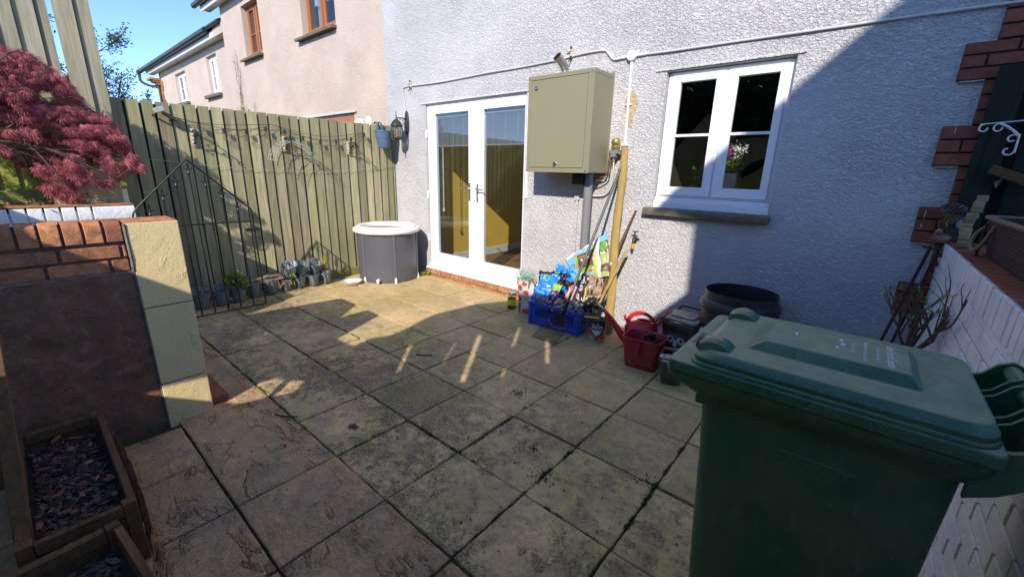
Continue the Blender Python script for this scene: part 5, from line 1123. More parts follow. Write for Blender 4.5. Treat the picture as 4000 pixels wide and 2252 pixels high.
crumple('compost_bag', [(-2.36, 3.28, .22), (-2.20, 3.26, .30), (-2.24, 3.44, .54), (-2.48, 3.40, .50)], [F_blue, F_black, F_cyan, F_lime], 'torn bright blue bag with its black lining showing, at the left of the crate', 'compost bag', 40, 40, .038, 4.5, 11, paint=pblue, bulge=.07)
crumple('compost_bag', [(-2.46, 3.24, .215), (-2.28, 3.22, .225), (-2.28, 3.32, .36), (-2.47, 3.34, .40)], [F_blue, F_black, F_cyan, pm('torn_grey_film', (.22, .18, .18), (.5, .45, .42), .35, ns=50)], 'crumpled blue and black bag hanging over the front left corner of the crate', 'compost bag', 34, 34, .032, 5, 15, paint=lambda u, v: 1 if u < .08 else (3 if u > .55 and v < .45 else (2 if noise.noise(Vector((u * 4, v * 4, 9))) > .25 else 0)), bulge=.05)
crumple('compost_bag', [(-2.32, 3.40, .30), (-2.06, 3.42, .30), (-2.08, 3.50, .56), (-2.34, 3.50, .58)], [F_black, F_blue], 'black inside out bag bunched behind the torn blue one', 'compost bag', 34, 34, .035, 4.5, 21, paint=lambda u, v: 1 if v > .8 or noise.noise(Vector((u * 4, v * 4, 2))) > .15 else 0, bulge=.06)
bag, V3, W3_ = crumple('compost_bag', [(-2.255, 3.21, .215), (-2.165, 3.20, .225), (-2.10, 3.27, .45), (-2.205, 3.28, .45)], [F_purple, F_lime, F_white], 'rolled purple bag with white capital letters and a lime green top', 'compost bag', 18, 24, .018, 5, 31, paint=lambda u, v: 1 if v > .72 else (2 if v < .07 and noise.noise(Vector((u * 9, v * 9, 0))) > -.1 else 0), bulge=.04)
w = MB(); put_text(w, 'JOHN', .23, lambda x, y: on_bag(V3, W3_, 18, 24, .30 - y * 1.6, .36 + x * .72, .010), 0, True); put_text(w, 'INNES', .21, lambda x, y: on_bag(V3, W3_, 18, 24, .72 - y * 1.6, .40 + x * .72, .010), 0, True); w.build('bag_print', F_white, bag, fixn=False)
crumple('compost_bag', [(-2.09, 3.24, .22), (-1.96, 3.25, .225), (-1.95, 3.33, .44), (-2.05, 3.33, .45)], [F_red, F_pink, F_blue], 'pinkish white bag with a bright red bottom beside the rake shaft', 'compost bag', 18, 20, .03, 5, 41, paint=lambda u, v: 0 if v < .34 + .1 * math.sin(u * 5) else (0 if u < .15 else 1), bulge=.05)
crumple('compost_bag', [(-2.18, 3.19, .21), (-1.88, 3.20, .215), (-1.86, 3.34, .31), (-2.10, 3.32, .28)], [pm('green_white_print', (.35, .42, .38), (.06, .12, .09), .35, ns=24), F_black, F_white, F_red], 'dark green and white printed bag folded along the front edge of the blue crate', 'compost bag', 40, 26, .022, 6, 51, paint=lambda u, v: 1 if noise.noise(Vector((u * 6, v * 6, 5))) > .15 else (3 if v < .06 and u < .4 else (2 if noise.noise(Vector((u * 7, v * 5, 1))) > .3 else 0)), bulge=.03)
crumple('compost_bag', [(-1.93, 3.28, .24), (-1.78, 3.30, .24), (-1.77, 3.38, .40), (-1.92, 3.38, .40)], [F_black, F_white, F_maroon], 'black and white crumpled bag at the right end of the crate below the brown one', 'compost bag', 34, 28, .028, 6, 61, paint=lambda u, v: 1 if noise.noise(Vector((u * 6, v * 4, 7))) > .22 else 0, bulge=.04)
crumple('compost_bag', [(-2.40, 3.22, .20), (-1.90, 3.23, .20), (-1.88, 3.52, .235), (-2.38, 3.50, .235)], [F_black, F_mag], 'dark bag layer filling the crate beneath the coloured bags', 'compost bag', 26, 18, .02, 8, 71, paint=lambda u, v: 1 if u < .05 and v < .3 else 0)
# tomato print shopping bag + green netting + jar
T = thing('shopping_bag', 'white shopping bag printed with tomatoes standing between the jar and the blue crate', 'shopping bag', (-2.62, 3.40, 0))
m = MB(); rg = []
for k, z in enumerate((.0, .02, .08, .16, .24, .32, .38)):
    f = z / .38; rg.append([Vector((-2.60 + a * (.125 + .02 * math.sin(z * 17 + 4 * ang)) - .02 * f, 3.42 + b * (.075 + .012 * math.sin(z * 23 + 3 * ang)), z)) for a, b, ang in [(math.copysign(abs(math.cos(t)) ** .6, math.cos(t)), math.copysign(abs(math.sin(t)) ** .6, math.sin(t)), t) for t in [q * 6.283 / 36 for q in range(36)]]])
m.loft(rg, (True, False)); m.build('bag_body', film('white_bag_film', (.60, .58, .58)), T, smooth=True)
m = MB()
def bagpt(ang, z):
    f = z / .38; t = ang; a, b = math.copysign(abs(math.cos(t)) ** .6, math.cos(t)), math.copysign(abs(math.sin(t)) ** .6, math.sin(t))
    return Vector((-2.60 + a * (.128 + .02 * math.sin(z * 17 + 4 * ang)) - .02 * f, 3.42 + b * (.079 + .012 * math.sin(z * 23 + 3 * ang)), z))
for (a, z, r) in ((-1.9, .30, .026), (-2.25, .24, .024), (-2.05, .17, .030), (-1.95, .10, .022), (-1.45, .26, .02), (-2.3, .05, .03), (-1.5, .05, .022), (-1.2, .14, .026), (-.8, .24, .022), (-.5, .10, .024), (-2.5, .33, .02), (-1.6, .345, .015), (-2.6, .13, .02)):
    n_ = 14; c = bagpt(a, z) + Vector((0, -.003, 0)); m.add([c] + [bagpt(a + r * 8.5 * math.cos(t), z + r * 1.2 * math.sin(t)) + Vector((0, -.0025, 0)) for t in [q * 6.283 / n_ for q in range(n_)]], [(0, q + 1, (q + 1) % n_ + 1) for q in range(n_)], 0)
m.build('tomato_print', film('tomato_red', (.55, .06, .03)), T, fixn=False)
m = MB(); m.tube(catmull([bagpt(-1.35, .31), bagpt(-1.3, .36) + Vector((.0, -.02, .03)), bagpt(-1.05, .38) + Vector((0, -.02, .035)), bagpt(-.9, .37)]), .008, 5); m.build('bag_handle', M['rope'], T, smooth=True)
m = MB(); random.seed(5)
for k in range(170):
    c = Vector((-2.66 + U(-.1, .12), 3.40 + U(-.06, .06), .40 + U(-.03, .05))); m.tube([c, c + Vector((U(-.04, .04), U(-.03, .03), U(-.02, .045))), c + Vector((U(-.05, .05), U(-.04, .04), U(-.01, .07)))], .0016, 3)
tag(m.build('garden_netting', flat('pale_green_net', (.28, .46, .36))), 'tangle of pale green plastic netting on top of the tomato print bag', 'netting')
T = thing('glass_jar', 'clear jar with a fluorescent yellow label beside the door step', 'jar', (-2.86, 3.43, 0))
m = MB(); m.lathe([(.001, .0), (.046, .0), (.05, .006), (.05, .15), (.044, .165), (.044, .17)], (-2.865, 3.43, 0), 26); m.build('jar_glass', M['bulb_glass'], T, smooth=True)
m = MB(); m.lathe([(.0508, .045), (.0508, .115)], (-2.865, 3.43, 0), 26, 0); m.build('label', flat('fluorescent_label', (.72, .80, .02)), T, smooth=True)
m = MB(); m.lathe([(.001, .187), (.047, .187), (.049, .182), (.049, .165), (.045, .165)], (-2.865, 3.43, 0), 26, 0); m.lathe([(.001, .003), (.045, .004), (.046, .12), (.001, .13)], (-2.865, 3.43, 0), 20, 1); m.build('lid', [M['chrome'], M['moss']], T, smooth=True)
# paint tin
T = thing('paint_tin', 'red and navy paint tin standing in front of the round timber post', 'paint tin', (-1.69, 3.26, 0)); px_, py_, pr = -1.695, 3.265, .080
m = MB(); m.lathe([(.001, .003), (pr - .003, .003), (pr + .001, .0), (pr + .001, .006), (pr - .001, .009)], (px_, py_, 0), 40, 0); m.build('tin_base', M['chrome'], T, smooth=True); m = MB(); m.lathe([(pr - .001, .2), (pr + .002, .203), (pr + .002, .211), (pr - .006, .211), (pr - .012, .205), (.001, .204)], (px_, py_, 0), 40, 1); m.build('tin_lid', [M['chrome'], M['gasket']], T, smooth=True)
va = math.atan2(-3.265, 1.695)     # direction towards the viewer
def tin(a, z, d=0): return Vector((px_ + (pr + d) * math.cos(va + a), py_ + (pr + d) * math.sin(va + a), z))
m = MB(); NA = 60; NZ = 26
def tinp(a, z):
    s_ = (a / .8) ** 2
    if z > .142: return 0
    if z < .022: return 3
    if abs(a) < .72 and z > .075 + .05 * (a / .72) ** 2 - .02: return 1 if (abs(a) < .60 and z < .118 and z > .070 + .05 * (a / .6) ** 2) else 0
    if z < .075 and -1.0 < a < -.2: return 4
    if z < .072 and .25 < a < 1.0: return 5
    return 2
for i in range(NA):
    for j in range(NZ):
        a0, a1 = -3.1416 + 6.2832 * i / NA, -3.1416 + 6.2832 * (i + 1) / NA; z0, z1 = .009 + .191 * j / NZ, .009 + .191 * (j + 1) / NZ; m.add([tin(a0, z0), tin(a1, z0), tin(a1, z1), tin(a0, z1)], [(0, 1, 2, 3)], tinp((a0 + a1) / 2, (z0 + z1) / 2))
m.build('tin_wall', [flat('navy_label', (.012, .02, .10), .3), flat('white_shield', (.62, .62, .62), .3), flat('red_label', (.62, .055, .02), .3), M['chrome'], flat('green_panel', (.22, .40, .22), .3), flat('orange_panel', (.55, .09, .06), .3)], T, smooth=True)
m = MB(); put_text(m, 'Dulux', .042, lambda x, y: tin(x / pr + .04, .158 + y, .0012), 0, True); put_text(m, 'WEATHERSHIELD', .0165, lambda x, y: tin(x / pr, .127 + y, .0014), 0, True)
for k in range(5): m.add([tin(-.85, .060 - k * .008, .0012), tin(-.35, .060 - k * .008, .0012), tin(-.35, .057 - k * .008, .0012), tin(-.85, .057 - k * .008, .0012)], [(0, 1, 2, 3)], 0); m.add([tin(.35, .060 - k * .008, .0012), tin(.9, .060 - k * .008, .0012), tin(.9, .057 - k * .008, .0012), tin(.35, .057 - k * .008, .0012)], [(0, 1, 2, 3)], 0)
m.build('tin_lettering', M['white'], T, fixn=False)
m = MB(); cols = []
for k in range(12):
    a0, a1 = -.18 + k * .04, -.14 + k * .04; zc = lambda q: .182 + .004 * math.sin(q * 9)
    m.add([tin(a0, zc(a0) - .006, .0013), tin(a1, zc(a1) - .006, .0013), tin(a1, zc(a1) + .004, .0013), tin(a0, zc(a0) + .004, .0013)], [(0, 1, 2, 3)], 0 if k < 4 else (1 if k < 8 else 2))
m.build('colour_ribbon', [flat('ribbon_red', (.6, .05, .04)), flat('ribbon_yellow', (.7, .5, .05)), flat('ribbon_blue', (.05, .25, .6))], T, fixn=False)
w = MB(); w.beam((-1.80, 3.20, .224), (-1.70, 3.215, .232), .020, .012, mi=0); w.beam((-1.70, 3.215, .232), (-1.655, 3.222, .236), .026, .012, mi=0); w.beam((-1.655, 3.222, .236), (-1.62, 3.227, .238), .032, .010, mi=1)
tag(w.build('paint_brush', [flat('yellow_handle', (.80, .58, .02)), M['gasket']], bevel=.004), 'small yellow handled paint brush lying on the paint tin lid', 'paint brush')
# ================================================================ WATERING CAN
T = thing('watering_can', 'bright red plastic watering can with a black rose behind the red bucket', 'watering can', (-1.30, 3.33, 0))
cx, cy = -1.315, 3.345
w = MB(); n = 40
def oval(rx, ry, z, dx=0): return [Vector((cx + dx + rx * math.cos(t), cy + ry * math.sin(t), z)) for t in [q * 6.283 / n for q in range(n)]]
w.loft([oval(.130, .085, 0), oval(.138, .092, .01), oval(.140, .093, .10), oval(.143, .095, .175), oval(.147, .098, .180), oval(.146, .097, .190), oval(.125, .085, .225), oval(.098, .070, .248, .015), oval(.070, .055, .262, .03)], (True, False))
w.loft([oval(.072, .056, .262, .03), oval(.076, .060, .268, .03), oval(.074, .058, .274, .03), oval(.062, .047, .272, .03), oval(.058, .044, .255, .03), oval(.058, .044, .20, .03)], (False, True))
w.build('can_body', M['red_plastic'], T, smooth=True)
w = MB(); w.tube(catmull([(cx - .12, cy, .20), (cx - .118, cy, .25), (cx - .08, cy, .305), (cx - .01, cy, .335), (cx + .06, cy, .325), (cx + .12, cy, .275), (cx + .135, cy, .20), (cx + .143, cy, .12)]), [.019] * 20 + [.017] * 16 + [.014] * 7, 10, flat=.7); w.build('handle', M['red_plastic'], T, smooth=True)
w = MB(); w.tube(catmull([(cx - .09, cy - .01, .035), (cx - .15, cy - .02, .085), (cx - .21, cy - .03, .16), (cx - .27, cy - .045, .235), (cx - .335, cy - .06, .30)]), [.040 - .024 * k / 24 for k in range(25)], 12); w.build('spout', M['red_plastic'], T, smooth=True)
w = MB(); w.tube(catmull([(cx - .325, cy - .058, .292), (cx - .36, cy - .066, .325), (cx - .39, cy - .072, .34), (cx - .42, cy - .078, .335)]), [.018, .018, .017, .017, .016, .016, .016, .016, .016, .016, .017, .018, .018, .018, .018, .018, .018, .018, .018], 12)
w.lathe([(.018, 0), (.03, .012), (.058, .03), (.060, .036), (.052, .044), (.001, .050)], (cx - .415, cy - .077, .335), 22, R3=Matrix.Rotation(-1.15, 3, 'Y')); w.build('rose', M['black_plastic'], T, smooth=True)
w = MB(); w.tube(catmull([(cx - .14, cy, .235), (cx - .155, cy, .265), (cx - .165, cy, .28)]), .012, 8); w.build('spout_brace', M['red_plastic'], T, smooth=True)

# ================================================================ RED BUCKET
T = thing('mop_bucket', 'dull red rectangular mop bucket with a scuffed front and upright handle', 'bucket', (-1.15, 3.05, 0))
def bk(w_, d_, r, z, cx=-1.155, cy=3.055, rot=.08, lip=0):
    out = []
    for (a, b) in rrect(w_, d_, r, 5): out.append(Vector((cx + a * math.cos(rot) - b * math.sin(rot), cy + a * math.sin(rot) + b * math.cos(rot), z + (lip * max(0, (-a / w_ - .30) * 5) * max(0, 1 - abs(b) / d_ * 2.6)))))
    return out
w = MB(); w.loft([bk(.235, .180, .03, 0), bk(.245, .19, .032, .006), bk(.27, .215, .036, .12), bk(.295, .235, .04, .245), bk(.310, .250, .045, .246), bk(.313, .253, .045, .252), bk(.310, .250, .045, .258), bk(.300, .240, .042, .258), bk(.286, .226, .036, .245), bk(.262, .206, .03, .12), bk(.24, .184, .028, .02)], (True, True)); w.build('bucket_body', M['dull_red'], T, smooth=True)
w = MB(); rot = .08
def bl(a, b, z): return Vector((-1.155 + a * math.cos(rot) - b * math.sin(rot), 3.055 + a * math.sin(rot) + b * math.cos(rot), z))
w.loft([[p + Vector(q) for q in ((-.008, 0, -.005), (.008, 0, -.005), (.008, 0, .005), (-.008, 0, .005))] for p in catmull([bl(-.01, -.128, .225), bl(.03, -.125, .32), bl(.10, -.10, .44), bl(.155, -.06, .488), bl(.17, 0, .50), bl(.155, .06, .488), bl(.10, .10, .42), bl(.04, .122, .30), bl(.0, .128, .235)])]); w.build('handle', M['dull_red'], T, bevel=.003)
w = MB(); w.loft([[bl(-.01 + a, -.117 - .018 * (z / .24) - d, z) for a, d in ((-.026 * s_, 0), (-.018 * s_, .012), (.018 * s_, .012), (.026 * s_, 0))] for z, s_ in ((.12, .35), (.16, .7), (.24, 1))]); w.build('handle_lug', M['dull_red'], T, smooth=True)
w = MB(); random.seed(12)
for k in range(46):
    a = U(-.115, .10); z = .025 + abs(random.gauss(0, .022)) + .05 * (a > 0) * random.random(); L = U(.004, .018); f = lambda a_, z_: bl(a_, -(.0905 + .0275 * z_ / .245) - .0062 - .0006, z_)
    w.add([f(a, z), f(a + U(.001, .003), z), f(a + U(.002, .008), z + L), f(a + U(.0, .003), z + L)], [(0, 1, 2, 3)])
w.build('scuff_mark', flat('pale_scuff', (.45, .16, .2)), T, fixn=False)
w = MB(); P = catmull([bl(-.03, -.02, .235), bl(.03, -.045, .25), bl(.085, -.055, .245), bl(.10, -.02, .26), bl(.07, .03, .275), bl(.02, .03, .265), bl(-.03, -.01, .245)]); w.loft([[p, p + Vector((0, 0, -.09))] for p in P], (False, False), closed=False)
o_ = w.build('rubber_flap', M['black_plastic'], fixn=False); m_ = o_.modifiers.new('t', 'SOLIDIFY'); m_.thickness = .004; tag(o_, 'curled dark sheet of rubber inside the red bucket', 'rubber sheet')

# ================================================================ FOOD CADDIES
def eyes(m, fn, s=1.0, glasses=True):
    """sticker face: round eyes looking up, nose and mouth. fn maps sticker plane to surface"""
    def disc(cx, cy, rx, ry, lay, mi, n=20, a0=0, a1=6.2832):
        m.add([fn(cx, cy, lay)] + [fn(cx + rx * math.cos(t), cy + ry * math.sin(t), lay) for t in [a0 + (a1 - a0) * q / n for q in range(n + 1)]], [(0, q + 1, q + 2) for q in range(n)], mi)
    for sx in (-1, 1):
        cx = sx * .034 * s
        if glasses: disc(cx, 0, .0285 * s, .0255 * s, 1, 2); disc(cx, 0, .0245 * s, .0215 * s, 2, 0)
        disc(cx, 0, .0225 * s, .0195 * s, 3, 1); disc(cx + .002 * s, .003 * s, .0125 * s, .0130 * s, 4, 0); disc(cx - .003 * s, .009 * s, .0045 * s, .0045 * s, 5, 1)
    return disc
def caddy(cx, cy, w0, w1, h, rz, name, label, face):
    T = thing(name, label, 'food caddy', (cx, cy, 0)); c, s_ = math.cos(rz), math.sin(rz)
    def L(a, b, z): return Vector((cx + a * c - b * s_, cy + a * s_ + b * c, z))
    def rg(w_, d_, r, z): return [L(a, b, z) for a, b in rrect(w_, d_, r, 5)]
    m = MB(); m.loft([rg(w0 * .94, w0 * .86, .03, 0), rg(w0, w0 * .92, .035, .01), rg((w0 + w1) / 2, (w0 + w1) * .47, .04, h * .5), rg(w1, w1 * .95, .045, h * .93), rg(w1 * 1.02, w1 * .98, .045, h * .935), rg(w1 * 1.02, w1 * .98, .045, h)], (True, True)); m.build('caddy_body', M['brown_caddy'], T, smooth=True)
    m = MB(); m.loft([rg(w1 * 1.07, w1 * 1.04, .05, h - .004), rg(w1 * 1.09, w1 * 1.06, .05, h + .006), rg(w1 * 1.05, w1 * 1.02, .05, h + .018), rg(w1 * .98, w1 * .92, .05, h + .024)], (True, True))
    m.loft([rg(w1 * .70, w1 * .58, .025, h + .0235), rg(w1 * .67, w1 * .55, .025, h + .034), rg(w1 * .62, w1 * .50, .02, h + .036)], (False, True))
    m.loft([[L(a * w1 * .24, -w1 * .52 - d, h - .012 + b) for a, b, d in ((-1, .0, .0), (-.7, .012, .014), (0, .018, .022), (.7, .012, .014), (1, 0, 0), (0, -.002, .0))] , [L(a * w1 * .24, -w1 * .40, h + .016 + b * .4) for a, b in ((-1, .0), (-.7, .012), (0, .018), (.7, .012), (1, 0), (0, -.01))]])
    m.build('lid', M['brown_caddy'], T, smooth=True)
    m = MB()
    for sx in (-1, 1): m.tube([L(sx * w1 * .54, .0 + w1 * .3, h * .86), L(sx * w1 * .52, w1 * .52, h * .98), L(sx * w1 * .38, w1 * .60, h + .055)], .011, 8)
    m.tube([L(-w1 * .40, w1 * .60, h + .055), L(w1 * .40, w1 * .60, h + .055)], .0125, 8); m.build('carry_handle', M['brown_caddy'], T, smooth=True)
    return T, L
T, L = caddy(-.955, 3.34, .23, .285, .375, -.12, 'food_caddy', 'taller brown food caddy with a glasses face sticker and a clear liner', True)
def fn(x, y, lay):
    z = .225 + y; f = z / .375; return L(x - .005, -((.1058 + (.1354 - .1058) * f)) - .001 - .0007 * lay, z)
m = MB(); d_ = eyes(m, fn, 1.3)
d_(0, -.050, .019, .010, 1, 1); m.add([fn(-.007, .0, 2), fn(.007, .0, 2), fn(.018, -.050, 2), (fn(-.018, -.050, 2))], [(0, 1, 2, 3)], 1)
m.add([fn(-.045, -.078, 1), fn(-.02, -.094, 1), fn(0, -.099, 1), fn(.02, -.094, 1), fn(.045, -.075, 1), fn(.02, -.083, 1), fn(0, -.086, 1), fn(-.02, -.083, 1)], [tuple(range(8))], 1)
m.add([fn(-.012, -.100, 2), fn(.012, -.100, 2), fn(.010, -.125, 2), fn(-.010, -.125, 2)], [(0, 1, 2, 3)], 2); m.add([fn(-.005, .030, 1), fn(-.010, .045, 1), fn(-.018, .042, 1), fn(-.012, .028, 1)], [(0, 1, 2, 3)], 3); m.add([fn(.005, .030, 1), fn(.014, .045, 1), fn(.022, .040, 1), fn(.012, .028, 1)], [(0, 1, 2, 3)], 3)
m.build('face_sticker', [M['gasket'], M['white'], flat('aqua_print', (.12, .48, .50)), flat('sticker_green', (.10, .50, .22))], T, fixn=False)
m = MB(); rg = [[L(a, b, z) for a, b in rrect(.302 + e + .006 * math.sin(k * 2.1), .295 + e, .05, 8)] for k, (z, e) in enumerate(((.372, .0), (.355, .012), (.335, .010), (.318, .012), (.305, .006)))]
for k in range(1, 5): rg[k] = [p + Vector((0, 0, .010 * math.sin(i * 1.7 + k))) for i, p in enumerate(rg[k])]
m.loft(rg, (False, False)); m.build('liner_bag', mat_glass('thin_clear_liner', (.62, .62, .66), .8, .3, .05), T, smooth=True, fixn=False)
m = MB(); m.tube(catmull([L(.155, -.05, .355), L(.17, -.07, .37), L(.16, -.09, .345), L(.17, -.06, .33)]), [.010] * 19, 6); m.build('liner_knot', M['text_white'], T, smooth=True)
T, L = caddy(-.885, 2.93, .135, .165, .165, .35, 'food_caddy', 'small brown kitchen caddy with green and white eyes on its lid', False)
def fn(x, y, lay): return L(x - .03, -.012 + y, .2018 + .0006 * lay)
m = MB(); d_ = eyes(m, fn, 1.05, False); d_(-.034, .002, .030, .030, 0, 3); d_(.036, .004, .030, .03, 0, 3); m.add([fn(-.06, .035, 1), fn(-.03, .05, 1), fn(-.022, .042, 1), fn(-.05, .025, 1)], [(0, 1, 2, 3)], 3)
m.build('face_sticker', [M['gasket'], M['white'], flat('aqua_mark', (.12, .48, .50)), flat('bright_green', (.12, .62, .12))], T, fixn=False)

# ================================================================ COMPOST BARREL
T = thing('compost_barrel', 'open topped black plastic compost barrel standing against the shaded wall', 'compost bin', (-.605, 3.425, 0))
w = MB(); w.lathe([(.30, 0), (.29, .12), (.275, .30), (.258, .44), (.254, .50), (.254, .508), (.270, .520), (.276, .545), (.272, .575), (.262, .590), (.250, .598), (.248, .655), (.246, .660), (.240, .658), (.238, .60), (.245, .5), (.27, .2), (.28, .02)], (-.605, 3.43, 0), 56); w.build('barrel_body', M['black_plastic'], T, smooth=True)
w = MB()
for k in range(7):
    z = .30 + k * .02; w.loft([[Vector((-.605 + (.262 - (z - .3) * .05 + d) * math.cos(a), 3.43 + (.262 - (z - .3) * .05 + d) * math.sin(a), zz)) for zz, d in ((z, 0), (z, .008), (z + .008, .008), (z + .008, 0))] for a in [R(-110 + 4 * q) for q in range(8)]])
w.loft([[Vector((-.605 + (.26 + d) * math.cos(a), 3.43 + (.26 + d) * math.sin(a), zz)) for zz, d in ((.22, .01), (.22, .03), (.47, .02), (.47, 0))] for a in [R(-122), R(-120), R(-117), R(-115)]]); w.build('vent_panel', M['black_plastic'], T, smooth=True)

# ================================================================ WHEELIE BIN
T = thing('wheelie_bin', 'big green wheelie bin in the foreground with white garden waste lettering on its dusty lid', 'wheelie bin', (0, 1.3, 0))
BG = M['green_bin']
def rb(x0, x1, y0, y1, r, z, tz=0, n=6):   # rounded rect ring, tz = extra height at x1
    return [Vector((a, b, z + tz * (a - x0) / (x1 - x0))) for a, b in rrect(x1 - x0, y1 - y0, r, n, (x0 + x1) / 2, (y0 + y1) / 2)]
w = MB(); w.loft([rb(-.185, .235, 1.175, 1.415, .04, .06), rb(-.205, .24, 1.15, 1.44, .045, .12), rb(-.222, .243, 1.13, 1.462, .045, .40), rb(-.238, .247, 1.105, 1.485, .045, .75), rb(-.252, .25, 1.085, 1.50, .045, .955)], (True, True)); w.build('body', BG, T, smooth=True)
w = MB()   # rim collar under the lid, deep at the front
w.loft([rb(-.255, .252, 1.082, 1.503, .045, .930), rb(-.268, .262, 1.072, 1.513, .045, .934), rb(-.312, .268, 1.062, 1.523, .03, .960), rb(-.330, .272, 1.052, 1.530, .028, .972), rb(-.335, .274, 1.048, 1.534, .028, .994), rb(-.328, .272, 1.052, 1.530, .028, .999)], (True, True))
w.loft([[Vector((a, b, z)) for (a, b) in ((-.255, y), (-.255, y2), (-.20, y2), (-.20, y))] for (z, y, y2) in ((.905, 1.088, 1.498), (.9299, 1.082, 1.503))])
w.build('rim_collar', BG, T, smooth=True)
w = MB()
for x in (-.055, .095): w.box(x - .0035, x + .0035, 1.094, 1.112, .855, .945)
w.box(-.055, .095, 1.0935, 1.10, .848, .856); w.build('body_rib', BG, T, bevel=.003)
w = MB()   # lid plate
w.loft([rb(-.326, .276, 1.045, 1.532, .020, .997), rb(-.329, .279, 1.042, 1.535, .02, .999), rb(-.329, .279, 1.042, 1.535, .02, 1.0215), rb(-.326, .276, 1.045, 1.532, .02, 1.025), rb(-.318, .272, 1.052, 1.526, .02, 1.0265)], (True, True))
# domed lid over it
w.loft([rb(-.284, .272, 1.046, 1.528, .050, 1.0255), rb(-.284, .272, 1.046, 1.528, .050, 1.031), rb(-.280, .270, 1.050, 1.524, .048, 1.034), rb(-.277, .269, 1.054, 1.520, .045, 1.0345), rb(-.277, .269, 1.054, 1.520, .045, 1.045), rb(-.275, .2685, 1.057, 1.517, .045, 1.0475), rb(-.258, .262, 1.076, 1.498, .05, 1.0595), rb(-.252, .258, 1.082, 1.492, .05, 1.0612)], (False, True))
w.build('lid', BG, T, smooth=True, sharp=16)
w = MB()   # raised centre panel with sloping flanks
w.loft([rb(-.180, .168, 1.160, 1.422, .012, 1.0605), rb(-.174, .163, 1.167, 1.415, .008, 1.0625), rb(-.142, .148, 1.196, 1.386, .008, 1.0815), rb(-.138, .145, 1.199, 1.383, .010, 1.083)], (False, True)); w.build('raised_panel', BG, T, smooth=True, sharp=14)
w = MB()   # hand grips
def grip(y0, y1, s_):
    P = []
    for k in range(11):
        f = k / 10; x = -.272 + .088 * f; hgt = .0 + .034 * math.sin(math.pi * min(1, .12 + f * .95)) ** .6 if k < 10 else 0.0
        P.append([Vector((x, y0 + (y1 - y0) * g_, 1.052 + hgt * h_)) for g_, h_ in ((0, 0), (.08, .75), (.3, 1), (.7, 1), (.92, .75), (1, 0))])
    w.loft(P)
grip(1.092, 1.165, 1); w.build('lid_grip', BG, T, smooth=True); w = MB(); grip(1.405, 1.485, 1)
w.build('lid_grip', BG, T, smooth=True)
w = MB(); w.loft([[Vector((-.279 + .004 * a, 1.100 + (.06 * b), 1.054 + .022 * c)) for a, b, c in ((0, 0, 0), (0, 1, 0), (0, .85, .7), (0, .5, 1), (0, .15, .7))], [Vector((-.262 + .004 * a, 1.100 + (.06 * b), 1.054 + .022 * c)) for a, b, c in ((0, 0, 0), (0, 1, 0), (0, .85, .7), (0, .5, 1), (0, .15, .7))]]); w.build('grip_hollow', M['gasket'], T)
w = MB()   # hinge brackets and bar
for (y, t_) in ((1.080, .012), (1.20, .010), (1.235, .010), (1.35, .010), (1.385, .010), (1.50, .012)):
    prof = [(.245, .905), (.285, .93), (.355, 1.00), (.372, 1.035), (.368, 1.062), (.345, 1.072), (.322, 1.060), (.300, 1.030), (.285, 1.022), (.262, 1.020), (.245, 1.0)]
    w.prism(prof, lambda p: (p[0], y - t_ / 2, p[1]), lambda p: (p[0], y + t_ / 2, p[1]))
w.loft([[Vector((x, 1.075, z)), Vector((x, 1.505, z)), Vector((x, 1.505, z + .01)), Vector((x, 1.075, z + .01))] for x, z in ((.25, .945), (.30, .955), (.345, .995))]); w.build('hinge_bracket', M['green_bin'], T, smooth=True)
w = MB(); w.tube([(.346, 1.065, 1.047), (.346, 1.515, 1.047)], .0175, 16); w.build('handle_bar', BG, T, smooth=True)
w = MB(); w.tube([(.20, 1.09, .10), (.20, 1.13, .10)], .10, 24); w.build('wheel', M['gasket'], T, bevel=.008); w = MB(); w.tube([(.20, 1.45, .10), (.20, 1.49, .10)], .10, 24); w.build('wheel', M['gasket'], T, bevel=.008)
def lidtop(x, y, l=.0008): return Vector((x, y, 1.083 + l))
w = MB()
put_text(w, 'Garden Waste for Composting', .0205, lambda x, y: lidtop(.112 + y * 1.2, 1.292 - x * .64), 0, True)
put_text(w, 'Garden waste only', .012, lambda x, y: lidtop(.088 + y, 1.292 - x)); put_text(w, 'Please keep lid closed at all times', .0115, lambda x, y: lidtop(.064 + y, 1.292 - x)); put_text(w, 'No plastic bags', .0115, lambda x, y: lidtop(.040 + y, 1.30 - x))
for (x, y, a, b) in ((.014, 1.300, .010, .018), (.010, 1.330, .008, .020), (.006, 1.270, .006, .014), (-.085, 1.300, .007, .022), (-.083, 1.325, .004, .008)): w.add([lidtop(x, y), lidtop(x + a, y), lidtop(x + a * .8, y + b), lidtop(x + a * .1, y + b)], [(0, 1, 2, 3)])
w.build('lid_lettering', M['text_white'], T, fixn=False)
w = MB(); m_emb = flat('embossed_green', (.035, .07, .05), .5)
put_text(w, 'WV', .026, lambda x, y: Vector((-.222 + y, 1.165 - x, 1.0622)), 0); frm = [(-.314, 1.20), (-.300, 1.20), (-.300, 1.30), (-.314, 1.30)]
for k in range(4): a, b = frm[k], frm[(k + 1) % 4]; w.beam((a[0], a[1], 1.0268), (b[0], b[1], 1.0268), .0016, .001)
for k in range(12): w.box(-.311, -.303, 1.208 + k * .007, 1.211 + k * .007, 1.0266, 1.0272)
w.build('embossed_mark', m_emb, T, fixn=False)

